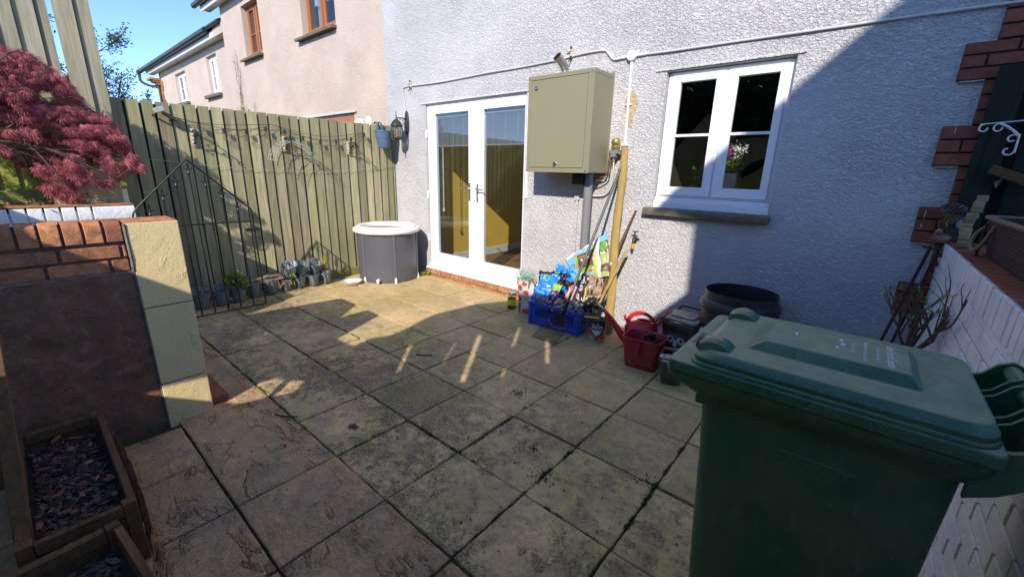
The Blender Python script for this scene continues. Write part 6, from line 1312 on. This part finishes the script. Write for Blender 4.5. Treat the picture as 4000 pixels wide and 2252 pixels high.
# ================================================================ RIGHT HAND CORNER
T = thing('dark_fence_panel', 'dark green stained board screen standing on the white wall in the shaded corner', 'fence panel', (.6, 3.75, 1.14))
w = MB(); w.box(.415, .535, 3.735, 3.76, 1.138, 2.13, 0, .6); w.box(.585, .70, 3.74, 3.765, 1.138, 2.3, 0, .2); w.box(.72, .83, 3.742, 3.767, 1.138, 2.3, 0, .8); w.box(.85, 1.6, 3.745, 3.77, 1.138, 2.4, 0, .4); w.build('board', M['fence_dark'], T, bevel=.004)
w = MB(); w.box(.54, 1.7, 3.775, 3.80, 1.10, 2.4); w.box(.66, 1.75, -1.5, 3.73, .3, .75); w.build('backing', M['fence_dark'], T)
w = MB(); w.beam((.50, 3.70, 1.57), (.66, 3.66, 1.50), .055, .05); tag(w.build('timber_offcut', M['planter_wood'], bevel=.004), 'brown cut timber end poking out in front of the dark fence panel', 'timber')
w = MB(); w.prism([(0, 0), (.03, .02), (.012, -.035)], lambda p: (.53 + p[0], 3.69, 1.50 + p[1]), lambda p: (.53 + p[0], 3.72, 1.50 + p[1])); tag(w.build('wood_chip', M['pale_log'], bevel=.002), 'small pale wedge of wood below the cut timber end', 'wood chip')
w = MB(); k = 0
for (x, y, z, s_) in ((.452, 3.42, 1.14, .058), (.450, 3.455, 1.178, .05), (.452, 3.49, 1.205, .05), (.456, 3.53, 1.225, .05), (.462, 3.57, 1.255, .052), (.474, 3.60, 1.285, .055), (.486, 3.62, 1.322, .05), (.490, 3.64, 1.352, .05), (.500, 3.66, 1.385, .05)): w.obox((x, y, z + .02), (s_ * .9, s_ * .8, .036), Matrix.Rotation(U(-.2, .2), 3, 'Z') @ Matrix.Rotation(U(-.1, .1), 3, 'Y'), 0, random.random())
tag(w.build('edging_roll', M['pale_log'], bevel=.005), 'stepped roll of small pale wooden blocks rising in front of the dark fence panel', 'wood edging')
T = thing('scroll_hook', 'white painted scrolled iron bracket fixed to the dark fence panel', 'bracket', (.5, 3.72, 1.7)); w = MB()
w.tube([(.405, 3.72, 1.818), (.62, 3.72, 1.835)], .0035, 6)
def sp2(cx, cz, r, a, tn=5.0): return [(cx + q * math.cos(t), 3.72, cz + q * math.sin(t)) for q, t in [(r * (1 - .5 * k / 18), a + tn * k / 18) for k in range(19)]]
w.tube(sp2(.425, 1.795, .024, 1.57), .0045, 6); w.tube(sp2(.482, 1.795, .024, 1.57), .0045, 6); w.tube(sp2(.548, 1.735, .024, .5), .0045, 6); w.tube(sp2(.545, 1.670, .026, .2, -4.8), .0045, 6)
w.tube(catmull([(.482, 3.72, 1.82), (.515, 3.72, 1.80), (.545, 3.72, 1.775), (.568, 3.72, 1.75)]), .007, 6); w.tube([(.570, 3.72, 1.76), (.572, 3.72, 1.66)], .005, 6)
w.build('scroll_iron', M['white_paint'], T, smooth=True)
# basket
T = thing('wicker_trough', 'dark brown woven trough with rope handles resting on the white wall', 'basket', (.56, 2.6, 1.14))
bx, by = .585, 2.63
def tr(f, z, i=0): hw = .088 + .028 * f - i; hl = .52 + .06 * f - i; return [Vector((bx + a, by + b, z)) for a, b in rrect(hw * 2, hl * 2, .06, 6)]
w = MB(); rg = []
NB = 24
for k in range(NB + 1):
    f = k / NB; z = 1.139 + .185 * f; r_ = tr(f, z); rg.append([p + (p - Vector((bx, by, z))).normalized() * .006 * math.sin(i * 1.9 + (k % 2) * 3.1416) for i, p in enumerate(r_)])
w.loft(rg, (True, False)); w.loft([tr(1, 1.322, .0), tr(1, 1.322, .012), tr(.5, 1.24, .014)], (False, True)); w.build('woven_body', M['wicker'], T)
w = MB(); r_ = tr(1.0, 1.326); w.tube(r_ + [r_[0]], .011, 6); w.build('rim', pm('pale_wicker_rim', (.26, .20, .13), (.12, .08, .05), .9, ns=60, bump=1, stretch=(1, 1, 1)), T, smooth=True)
w = MB(); w.tube(catmull([(bx - .085, by + .52, 1.305), (bx - .13, by + .545, 1.25), (bx - .145, by + .52, 1.19), (bx - .14, by + .45, 1.165), (bx - .13, by + .38, 1.20), (bx - .120, by + .33, 1.26), (bx - .115, by + .30, 1.30)]), .008, 8); w.tube([(bx - .12, by + .46, 1.30), (bx - .125, by + .46, 1.05), (bx - .15, by + .45, 1.03)], .006, 6, 1); w.build('rope_handle', [M['rope'], M['wicker']], T, smooth=True)
# stakes, ornaments
for (a, b, lb) in (((.352, 3.70, 1.10), (.222, 3.66, .30), 'rusty iron garden stake, the left of the pair leaning in the shaded corner'), ((.400, 3.70, 1.14), (.278, 3.66, .30), 'rusty iron garden stake, the right of the pair leaning in the shaded corner')):
    w = MB(); w.tube([a, b, (b[0] - .04, 3.65, .0)], .0095, 8); tag(w.build('garden_stake', M['rust_iron'], smooth=True), lb, 'stake', 'rusty garden stakes')
w = MB(); w.tube([(.315, 3.68, 1.095), (.365, 3.68, 1.082), (.43, 3.66, 1.085)], .006, 6); w.sphere((.405, 3.665, 1.055), .016, 10, 6); tag(w.build('iron_crossbar', M['rust_iron'], smooth=True), 'short iron crossbar with a knob lying across the tops of the two stakes', 'iron bar')
T = thing('bird_ornament', 'small painted bird ornament perched on the rusty stakes by the brick corner', 'ornament', (.38, 3.68, 1.14)); w = MB()
w.sphere((.378, 3.67, 1.155), .036, 14, 9, 0, sc3=(1.2, .9, .85)); w.sphere((.362, 3.66, 1.195), .02, 12, 7, 0); w.build('bird_body', pm('painted_bird', (.30, .13, .06), (.10, .07, .06), .45, ns=40), T, smooth=True)
w = MB(); w.sphere((.360, 3.646, 1.200), .010, 8, 6, 0, sc3=(1, .5, 1)); w.sphere((.362, 3.640, 1.201), .004, 8, 6, 1); w.build('bird_eye', [M['cream_iron'], M['gasket']], T, smooth=True)
w = MB(); w.sphere((.392, 3.660, 1.165), .022, 10, 6, 0, sc3=(1.6, .8, .4)); w.build('bird_wing', flat('wing_green', (.12, .25, .16)), T, smooth=True)
w = MB()
for k in range(60):
    f = k / 60; a = k * 2.4; r_ = .045 * math.sin(math.pi * (.1 + .85 * f)); c = Vector((.345 + .11 * f, 3.70 + math.cos(a) * r_ * .6, 1.335 + math.sin(a) * r_ * .7)); w.obox(c, (.018, .012, .006), Matrix.Rotation(a, 3, 'X') @ Matrix.Rotation(.5, 3, 'Y'), 0, random.random())
tag(w.build('pine_cone', pm('cone_brown', (.22, .17, .15), (.09, .06, .05), .8, ns=50, tv=.5)), 'dark pine cone wedged sideways against the brick corner', 'pine cone')
w = MB(); w.sphere((.452, 3.70, 1.245), .022, 10, 7, sc3=(1, .7, 1.3)); tag(w.build('blue_pebble', flat('pale_blue', (.30, .42, .52)), smooth=True), 'pale blue and white scrap wedged beside the wooden edging roll', 'scrap')
w = MB()
for k in range(14): w.tube([(.39, 3.70, 1.27), (.39 + U(-.05, .06), 3.68 + U(-.02, .02), 1.28 + U(-.04, .03)), (.40 + U(-.07, .08), 3.67, 1.27 + U(-.05, .03))], .002, 4)
w.box(.40, .48, 3.72, 3.79, 1.14, 1.33, 1); tag(w.build('dead_moss', [M['rope'], M['interior_dark']]), 'tangle of dry moss between the pine cone and the bird', 'dry moss')
# shrub
random.seed(3)
T = thing('bare_shrub', 'nearly bare shrub with a few opening leaf buds growing by the white wall', 'shrub', (.33, 2.95, 0))
w = MB(); tips = []
def branch(mb, p, d, L_, r, depth, mi=0):
    pts = [Vector(p)]; d = Vector(d).normalized()
    for k in range(5):
        d = (d + Vector((U(-.22, .22), U(-.22, .22), U(-.05, .16)))).normalized(); q = pts[-1] + d * L_ / 5; q.x = min(q.x, .385); pts.append(q)
    mb.tube(pts, [r * (1 - .55 * k / 5) for k in range(6)], 6, mi)
    if depth:
        for q in pts[2:5]: branch(mb, q, d + Vector((U(-1, .8), U(-.9, .9), U(.0, .7))), L_ * U(.45, .65), r * .5, depth - 1)
    else: tips.append(pts[-1]); tips.append(pts[3])
w.tube([(.34, 3.0, 0), (.33, 3.0, .3), (.318, 2.98, .60)], [.022, .019, .016], 8)
for d, L_ in (((-.55, -.05, .9), .30), ((.15, -.2, 1), .30), ((.25, -.9, .55), .50), ((-.2, -.5, .8), .34), ((.35, -.45, .8), .38), ((-.1, .3, 1), .28)): branch(w, (.318, 2.98, .57 + U(0, .05)), d, L_, .010, 2)
w.build('stem', M['twig'], T, smooth=True)
w = MB()
for p in tips:
    if random.random() < .16: leafy(w, p, .014, 9, .026, 0, 1)
w.build('leaf_bud', M['leaf_green'], T, fixn=False)
# ================================================================ JAPANESE MAPLE
random.seed(21)
T = thing('japanese_maple', 'weeping crimson leaved japanese maple spilling over the white wall at the left', 'tree', (-5.15, .0, 1.12))
# outline of the crown: top edge and lower edge heights against y, at the crown's mid plane
def lerp_tab(tab, y):
    for k in range(len(tab) - 1):
        if tab[k][0] <= y <= tab[k + 1][0]: f = (y - tab[k][0]) / (tab[k + 1][0] - tab[k][0]); return tab[k][1] + (tab[k + 1][1] - tab[k][1]) * f
    return tab[0][1] if y < tab[0][0] else tab[-1][1]
TOP = [(-1.2, 2.3), (-.3, 2.36), (.0, 2.34), (.158, 2.28), (.272, 2.28), (.377, 2.20), (.445, 2.12), (.511, 2.01), (.582, 1.92), (.688, 1.81), (.74, 1.64), (.78, 1.46)]
BOT = [(-1.2, 1.5), (-.2, 1.56), (.016, 1.55), (.10, 1.43), (.17, 1.26), (.204, 1.18), (.28, 1.14), (.382, 1.20), (.512, 1.27), (.62, 1.33), (.70, 1.40), (.78, 1.44)]
w = MB()
def mb_branch(p, d, L_, r, depth):
    pts = [Vector(p)]; d = Vector(d).normalized()
    for k in range(6):
        d = (d + Vector((U(-.18, .18), U(-.18, .18), U(-.28, .06)))).normalized(); q = pts[-1] + d * L_ / 6; q.x = min(max(q.x, -5.42), -4.92); q.y = min(q.y, .70); q.z = min(max(q.z, lerp_tab(BOT, q.y) + .03), lerp_tab(TOP, q.y) - .03); pts.append(q)
    w.tube(pts, [r * (1 - .6 * k / 6) for k in range(7)], 5)
    if depth:
        for q in pts[2:6]: mb_branch(q, d + Vector((U(-.7, .7), U(-.8, .8), U(-.5, .5))), L_ * .55, r * .5, depth - 1)
w.tube([(-5.2, -.12, 1.1), (-5.18, -.10, 1.3), (-5.2, -.14, 1.5), (-5.12, -.10, 1.75)], [.04, .034, .03, .026], 8)
for d, L_ in (((.1, .6, .7), .85), ((.2, .9, .3), .8), ((.3, .3, .9), .7), ((.1, -.6, .8), .8), ((.3, .8, .05), .85), ((.2, .9, -.1), .7), ((.0, .2, 1), .7)): mb_branch((-5.14, -.10, 1.62 + U(-.1, .12)), d, L_, .013, 1)
w.build('trunk', M['bark'], T, smooth=True)
w = MB(); random.seed(4)
def maple_leaf(c, size, droop):
    """five to seven finely cut lobes fanning from the stalk, hanging"""
    t0 = random.random(); ax = (Vector((U(-.25, .7), U(.1, 1.0), -droop)) + Vector((0, 0, U(-.25, .25)))).normalized(); nr = Vector((U(.2, 1), U(-.6, .3), U(.1, .9))); sd = ax.cross(nr).normalized()
    nl = random.choice((5, 7, 7)); nr = sd.cross(ax).normalized()
    for k in range(nl):
        a = (k - (nl - 1) / 2) * .44 + U(-.06, .06); d = (ax * math.cos(a) + sd * math.sin(a)); l = size * (1 - .085 * abs(k - (nl - 1) / 2) ** 1.3) * U(.85, 1.1); s_ = d.cross(nr) * size * .042; cv = nr * U(-.10, .02) * size
        w.add([c, c + d * l * .45 + s_ + cv, c + d * l + cv * 2.6 + Vector((0, 0, -.12 * size)), c + d * l * .45 - s_ + cv], [(0, 1, 2, 3)], 0, min(1, max(0, t0 + U(-.15, .15))))
cnt = 0; N_L = 11500
while cnt < N_L:
    y = U(-.75, .79); tp, bt = lerp_tab(TOP, y), lerp_tab(BOT, y); z = U(bt, tp); f = (z - bt) / max(tp - bt, .01)
    x = -5.12 + U(-.27, .20) * math.sqrt(max(0.05, 1 - (2 * f - 1) ** 2 * .75)) + .03 * (1 - f)
    # layered sprays with gaps between them
    lay = math.sin(z * 34 + y * 11 + noise.noise(Vector((x * 3, y * 4, z * 4))) * 5); g_ = noise.noise(Vector((x * 5, y * 5 + 7, z * 6)))
    if f < .55 and (lay < (.42 if y < .14 else -.1) - f * .6 or g_ < (.05 if y < .14 else -.12)): continue
    if f >= .42 and (g_ < -.16 or (y > .3 and lay < -.35)): continue
    maple_leaf(Vector((x, y, z)), U(.040, .070), U(.25, 1.1)); cnt += 1
w.build('crown', M['leaf_red'], T, fixn=False)

# ================================================================ TREES BEYOND THE FENCE
random.seed(9)
def airy_tree(name, label, base, limbs, mats, leafn, leafL, spread, grp=None):
    T = thing(name, label, 'tree', base, 0, grp); w = MB(); tips = []
    def br(p, d, L_, r, depth):
        pts = [Vector(p)]; d = Vector(d).normalized()
        for k in range(6): d = (d + Vector((U(-.2, .2), U(-.2, .2), U(-.08, .18)))).normalized(); pts.append(pts[-1] + d * L_ / 6)
        w.tube(pts, [max(r * (1 - .7 * k / 6), .003) for k in range(7)], 5); tips.extend(pts[2:])
        if depth:
            for q in pts[1:6]: br(q, d + Vector((U(-1, 1), U(-1, 1), U(-.3, .8))), L_ * U(.4, .6), r * .45, depth - 1)
    for (p, d, L_, r) in limbs: br(p, d, L_, r, 2)
    w.tube([base, Vector(base).lerp(Vector(limbs[0][0]), .5) + Vector((.05, .03, 0)), limbs[0][0]], [.09, .07, .05], 8)
    w.build('trunk', M['bark'], T, smooth=True); m = MB()
    for p in tips: leafy(m, p, spread, leafn, leafL, 0, 1)
    m.build('crown', mats, T, fixn=False); return T
airy_tree('evergreen_tree', 'small leaved dark tree with sparse twigs reaching into the sky beyond the low fence', (-8.5, .9, -.1), [((-8.5, .95, 1.9), (0, .35, 1), .75, .02), ((-8.5, 1.0, 1.9), (.1, .75, .6), .75, .02), ((-8.45, .95, 2.0), (0, .1, 1), .7, .02), ((-8.5, .9, 2.0), (0, -.5, .9), .6, .02), ((-8.5, 1.1, 2.05), (-.1, .8, .35), .50, .016), ((-8.5, .95, 2.8), (0, .75, .35), .52, .010)], M['leaf_dark'], 9, .042, .075, 'trees beyond the fence')
airy_tree('evergreen_tree', 'dark leafy tree glimpsed through the gaps of the tall board fence', (-7.4, .1, -.1), [((-7.4, .1, 2.2), (0, .1, 1), .9, .03), ((-7.4, .2, 2.2), (0, .5, .8), .7, .02)], M['leaf_dark'], 14, .05, .10, 'trees beyond the fence')

# ================================================================ WOODEN PLANTERS BOTTOM LEFT
random.seed(33)
def planter(label, x0, x1, y0, y1, h, rz, pos, hb=None):
    T = thing('wooden_planter', label, 'planter', pos, rz); c, s_ = math.cos(rz), math.sin(rz)
    def Lw(a, b, z): return Vector((pos[0] + a * c - b * s_, pos[1] + a * s_ + b * c, z))
    def bx_(m, a0, a1, b0, b1, z0, z1, t=None): m.hexa([Lw(a0, b0, z0), Lw(a1, b0, z0), Lw(a1, b1, z0), Lw(a0, b1, z0), Lw(a0, b0, z1), Lw(a1, b0, z1), Lw(a1, b1, z1), Lw(a0, b1, z1)], 0, random.random() if t is None else t)
    for (a, b) in ((x1 - .04, y1 - .04), (x1 - .04, y0), (x0, y1 - .04), (x0, y0)):
        m = MB(); bx_(m, a, a + .04, b, b + .04, 0, h + .004); m.build('corner_post', M['planter_wood'], T, bevel=.003)
    m = MB()
    z = .012
    while z < h - .06:
        q = min(.075, h - .055 - z); bx_(m, x1 - .022, x1 - .004, y0 + .041, y1 - .041, z, z + q); bx_(m, x0 + .004, x0 + .022, y0 + .041, y1 - .041, z, z + q); bx_(m, x0 + .041, x1 - .041, y1 - .022, y1 - .004, z, z + q); bx_(m, x0 + .041, x1 - .041, y0 + .004, y0 + .022, z, z + q); z += q + .004
    m.build('side_board', M['planter_wood'], T, bevel=.002)
    m = MB(); bx_(m, x1 - .022, x1 + .004, y0 + .041, y1 - .041, h - .045, h); bx_(m, x0, x0 + .034, y0 + .041, y1 - .041, h - .05, h); bx_(m, x0 + .041, x1 - .041, y1 - .022, y1 + .002, h - .045, h - .002); bx_(m, x0 + .041, x1 - .041, y0, y0 + .034, h - .05, h - .002); m.build('top_rail', M['planter_wood'], T, bevel=.003)
    m = MB(); bx_(m, x0 + .023, x1 - .023, y0 + .023, y1 - .023, .02, h - .09); m.build('compost', M['soil'], T)
    return Lw
def chips(name, label_kind, area, z, n, mat, s0, s1, Lw):
    m = MB()
    for _ in range(n):
        p = Lw(U(area[0], area[1]), U(area[2], area[3]), z + U(0, .022)); r3 = Matrix.Rotation(U(0, 6.28), 3, 'Z') @ Matrix.Rotation(U(-.5, .5), 3, 'X') @ Matrix.Rotation(U(-.5, .5), 3, 'Y'); a, b = U(s0, s1), U(s0, s1) * .5
        m.add([p + r3 @ Vector(q) for q in ((-a, -b * .4, 0), (-a * .2, -b, .001), (a, -b * .3, 0), (a * .7, b * .8, .001), (-a * .5, b, 0))], [(0, 1, 2, 3, 4)], 0, random.random())
    o = m.build(name, mat, fixn=False, origin='none'); mo = o.modifiers.new('t', 'SOLIDIFY'); mo.thickness = .003; struct(o, 'stuff')
Lw = planter('rough wooden planter box full of slate chips and dead leaves standing against the brown wall', 0, .90, 0, .30, .27, 0, (-2.78, -.215, 0))
chips('slate_chippings', '', (.05, .85, .05, .26), .178, 1500, M['slate'], .006, .018, Lw); chips('dead_leaves', '', (.05, .85, .05, .26), .20, 22, M['leaf_dry'], .012, .024, Lw)
Lw2 = planter('second lower wooden planter box with a pale worn rail at the bottom left corner', 0, .62, 0, .34, .245, .10, (-1.822, -.313, 0))
chips('slate_chippings', '', (.05, .57, .05, .29), .15, 800, M['slate'], .010, .026, Lw2)
w = MB(); w.tube(catmull([(-2.42, -.07, .19), (-2.42, -.06, .23), (-2.43, -.05, .265), (-2.425, -.04, .29)]), [.016] * 6 + [.013] * 6 + [.011] * 7, 8); w.tube([(-2.425, -.055, .255), (-2.40, -.085, .28)], [.010, .006], 6); w.tube([(-2.43, -.05, .26), (-2.46, -.02, .285)], [.009, .005], 6)
tag(w.build('plant_stump', M['bark'], smooth=True), 'cut woody plant stump sticking up from the slate chips in the planter', 'stump')
w = MB()
for (a, b) in (((-2.15, -.06), (-2.30, -.15)), ((-2.20, .02), (-2.09, -.09)), ((-1.99, -.12), (-2.09, -.16))): w.tube(catmull([(a[0], a[1], .205), ((a[0] + b[0]) / 2, (a[1] + b[1]) / 2, .235), (b[0], b[1], .21)], 4), .0022, 4)
tag(w.build('dead_twig', M['twig']), 'thin dry stems lying across the slate chips in the planter', 'dry stems')
w = MB(); random.seed(8)
for k in range(40): w.tube([(-1.93 + U(-.16, .12), .085 + U(0, .02), .0), (-1.93 + U(-.16, .12), .10 + U(0, .04), U(.01, .05))], .0016, 3)
leafy(w, (-1.88, .11, .01), .06, 40, .02, 0, .15); tag(w.build('dry_grass_tuft', [M['leaf_dry']], fixn=False), 'dry wispy grass tuft at the foot of the wooden planter', 'dry grass')
for k, (p, lb) in enumerate((((-2.46, .10, 0), 'splintered upright wooden stake by the planter, farthest from the viewer'), ((-2.35, .105, 0), 'middle splintered wooden stake beside the planter'), ((-2.14, .105, 0), 'splintered stake near the front planter corner'), ((-2.02, .105, 0), 'nearest splintered stake, tawny coloured, at the planter corner'))):
    h = (.27, .30, .31, .26)[k]; w = MB(); w.loft([[Vector((p[0] + a, p[1] + b, z)) for a, b in ((-.018 * s_, -.009 * s_), (.018 * s_, -.009 * s_), (.016 * s_, .009 * s_), (-.016 * s_, .009 * s_))] for z, s_ in ((0, 1), (h * .75, 1), (h * .9, .7))] + [[Vector((p[0] + .01 + a, p[1] + b, h)) for a, b in ((-.003, -.002), (.003, -.002), (.003, .002), (-.003, .002))]])
    tag(w.build('splintered_stake', M['planter_wood']), lb, 'stake', 'splintered stakes by the planter')
w = MB(); w.beam((-1.90, -.215, .03), (-2.42, -.150, .86), .030, .045, (0, 1, 0)); tag(w.build('timber_batten', M['planter_wood'], bevel=.003), 'tall brown timber batten rising along the left edge of the planter', 'batten')

# ================================================================ SMALL DEBRIS ON THE PAVING
random.seed(17)
def deb(name, lb, cat, fn, mats, **k): m = MB(); fn(m); return tag(m.build(name, mats, **k), lb, cat)
deb('black_scrap', 'torn black scrap lying on the paving left of centre', 'scrap', lambda m: (m.add([(-2.13, 1.05, .004), (-2.10, 1.03, .012), (-2.05, 1.05, .010), (-2.06, 1.08, .004), (-2.09, 1.07, .014), (-2.11, 1.09, .004)], [(0, 1, 4), (1, 2, 4), (2, 3, 4), (4, 5, 0)])), M['gasket'], fixn=False)
deb('stick', 'thin dark stick on the sandstone slabs near the long paving joint', 'stick', lambda m: m.tube([(-2.56, .80, .006), (-2.49, .83, .008), (-2.43, .885, .006)], .004, 5), M['twig'])
deb('stick', 'short dark twig on the slab beside the small white shell', 'stick', lambda m: m.tube([(-2.64, 1.93, .006), (-2.57, 1.96, .008), (-2.53, 2.01, .006)], .005, 5), M['gasket'])
deb('white_curl', 'small white curl of plastic on the greenish slab in the centre', 'scrap', lambda m: m.tube(catmull([(-1.44, 1.62, .006), (-1.415, 1.60, .007), (-1.41, 1.56, .007), (-1.43, 1.53, .006)]), .0025, 5), M['white'])
deb('dead_leaf', 'small brown curled leaf beside the white plastic curl', 'leaf', lambda m: leafy(m, (-1.50, 1.44, .01), .02, 6, .04), M['leaf_dry'], fixn=False)
deb('dead_leaf', 'reddish dead leaf on the riven slab at the lower left', 'leaf', lambda m: leafy(m, (-2.23, .72, .008), .02, 7, .045), M['leaf_red'], fixn=False)
deb('straw_wisp', 'pale wisp of dry straw on the paving joint', 'straw', lambda m: [m.tube([(-1.72, .91, .006), (-1.69 + U(-.03, .03), .94 + U(-.02, .04), .008)], .0016, 4) for _ in range(6)], M['rope'])
deb('white_feather', 'small white feather on the sunlit paving beside the gate', 'feather', lambda m: m.add([(-4.03, 1.27, .005), (-4.02, 1.29, .014), (-3.97, 1.28, .012), (-3.95, 1.25, .006), (-4.0, 1.25, .005)], [(0, 1, 2, 3, 4)]), M['white'], fixn=False)
deb('weed_sprout', 'little green weed growing beside the door step', 'weed', lambda m: leafy(m, (-4.75, 3.70, .02), .06, 60, .06, 0, .4), M['leaf_green'], fixn=False)
w = MB()
for k in range(420):
    x, y = U(-4.8, .2), U(.1, 3.7); a = U(.0012, .0045) * (2 if random.random() < .06 else 1); z = .0035
    w.obox((x, y, z), (a * 2, a * 1.4, a), Matrix.Rotation(U(0, 3), 3, 'Z'), 0 if random.random() < .72 else (1 if random.random() < .8 else 2), random.random())
for (cx_, cy_, r_, n_) in ((-1.62, 2.03, .05, 90), (-1.42, 2.22, .035, 40), (-1.17, 1.62, .05, 80), (-1.0, 1.47, .05, 90), (-1.33, 1.75, .03, 30), (-.55, 1.8, .05, 50)):
    for _ in range(n_): a, d_ = U(0, 6.28), abs(random.gauss(0, r_)); s_ = U(.001, .004); w.obox((cx_ + d_ * math.cos(a), cy_ + d_ * math.sin(a), .0035), (s_ * 2, s_ * 1.4, s_), Matrix.Rotation(a, 3, 'Z'), 0, random.random())
struct(w.build('grit', [M['soil'], M['leaf_dry'], M['white']], fixn=False, origin='none'), 'stuff')

# ================================================================ UNSEEN BEHIND THE VIEWER: ADDED SHADE PANEL, GABLED BUILDING, ADDED HEDGE
T = thing('shade_panel', 'unseen added panel behind the viewpoint, its stepped top and slits cut to shape patio shade', 'fence', (-1, -1.5, 0))  # added occluder; outline and slits traced back from the patio's shadow edges
out = [(-7.5, -.1), (2.2, -.1), (2.2, 4.9), (1.55, 4.35), (1.0, 3.77), (.9, 3.64), (.2, 3.66), (-.63, 3.60), (-1.01, 3.33), (-1.34, 2.95), (-1.46, 2.52), (-1.50, 2.46), (-1.63, 2.36), (-1.69, 2.21), (-2.20, 2.20), (-2.43, 2.65), (-2.77, 2.65), (-3.37, 1.98), (-3.375, 2.42), (-3.85, 2.42), (-3.95, 2.17), (-5.0, 2.12), (-7.5, 2.12)]
holes = [[(-1.21, 2.47), (-1.16, 2.49), (-.98, 2.21), (-1.03, 2.19)], [(-.66, 2.87), (-.60, 2.89), (-.40, 2.37), (-.46, 2.35)], [(-.80, 2.68), (-.775, 2.69), (-.70, 2.42), (-.725, 2.41)], [(-.305, 3.17), (-.27, 3.18), (-.13, 2.54), (-.165, 2.53)], [(-.225, 2.88), (-.205, 2.88), (-.155, 2.64), (-.175, 2.63)], [(.035, 3.13), (.085, 3.14), (.195, 2.84), (.145, 2.83)], [(-2.10, 1.46), (-1.86, 1.52), (-1.56, 1.76), (-1.62, 1.84), (-1.88, 1.75)]]
w = MB(); w.prism(out, lambda p: (p[0], -1.52, p[1]), lambda p: (p[0], -1.49, p[1]), holes=[list(reversed(h)) for h in holes]); w.build('shade_outline', M['fence_tall'], T)
T = thing('rear_building', 'pale gable ended building behind the viewpoint whose roof edge shades the right of the wall', 'house', (5, -3.7, 0))
sh = lambda p: (p[0] + .94, p[1] + 1.4)
w = MB(); w.prism([sh(p) for p in [(1.52, -1.4), (7.0, -1.4), (7.0, 9.0), (6.2, 9.9), (1.50, 5.2), (1.52, 4.31), (1.52, 3.6)]], lambda p: (p[0], -3.60, p[1]), lambda p: (p[0], -3.8, p[1])); w.build('gable_wall', M['render_pink'], T)
w = MB(); w.prism([sh(p) for p in [(1.28, 5.06), (1.11, 5.05), (2.40, 6.28), (6.0, 9.75), (6.0, 9.5), (1.50, 5.0)]], lambda p: (p[0], -3.48, p[1]), lambda p: (p[0], -3.82, p[1])); w.build('roof_edge', M['roof_tile'], T)
random.seed(2)
T = thing('reflection_hedge', 'unseen dark hedge added far behind the viewpoint to darken the window reflections', 'hedge', (-4.5, -9, 0)); w = MB()  # added so the window glass reflects dark foliage instead of open sky
for k in range(5200):
    p = Vector((U(-10, 1), U(-9.6, -8.4), U(0, 5.2))); d = Vector((U(-1, 1), U(-1, 1), U(-1, 1))).normalized(); s_ = d.cross(Vector((U(-1, 1), U(-1, 1), 1))).normalized(); l = U(.2, .4); w.add([p, p + d * l * .5 + s_ * l * .3, p + d * l, p + d * l * .5 - s_ * l * .3], [(0, 1, 2, 3)], 0, random.random())
w.box(-11, 1.2, -9.8, -9.62, 0, 5.0); w.build('foliage', M['leaf_dark'], T, fixn=False)
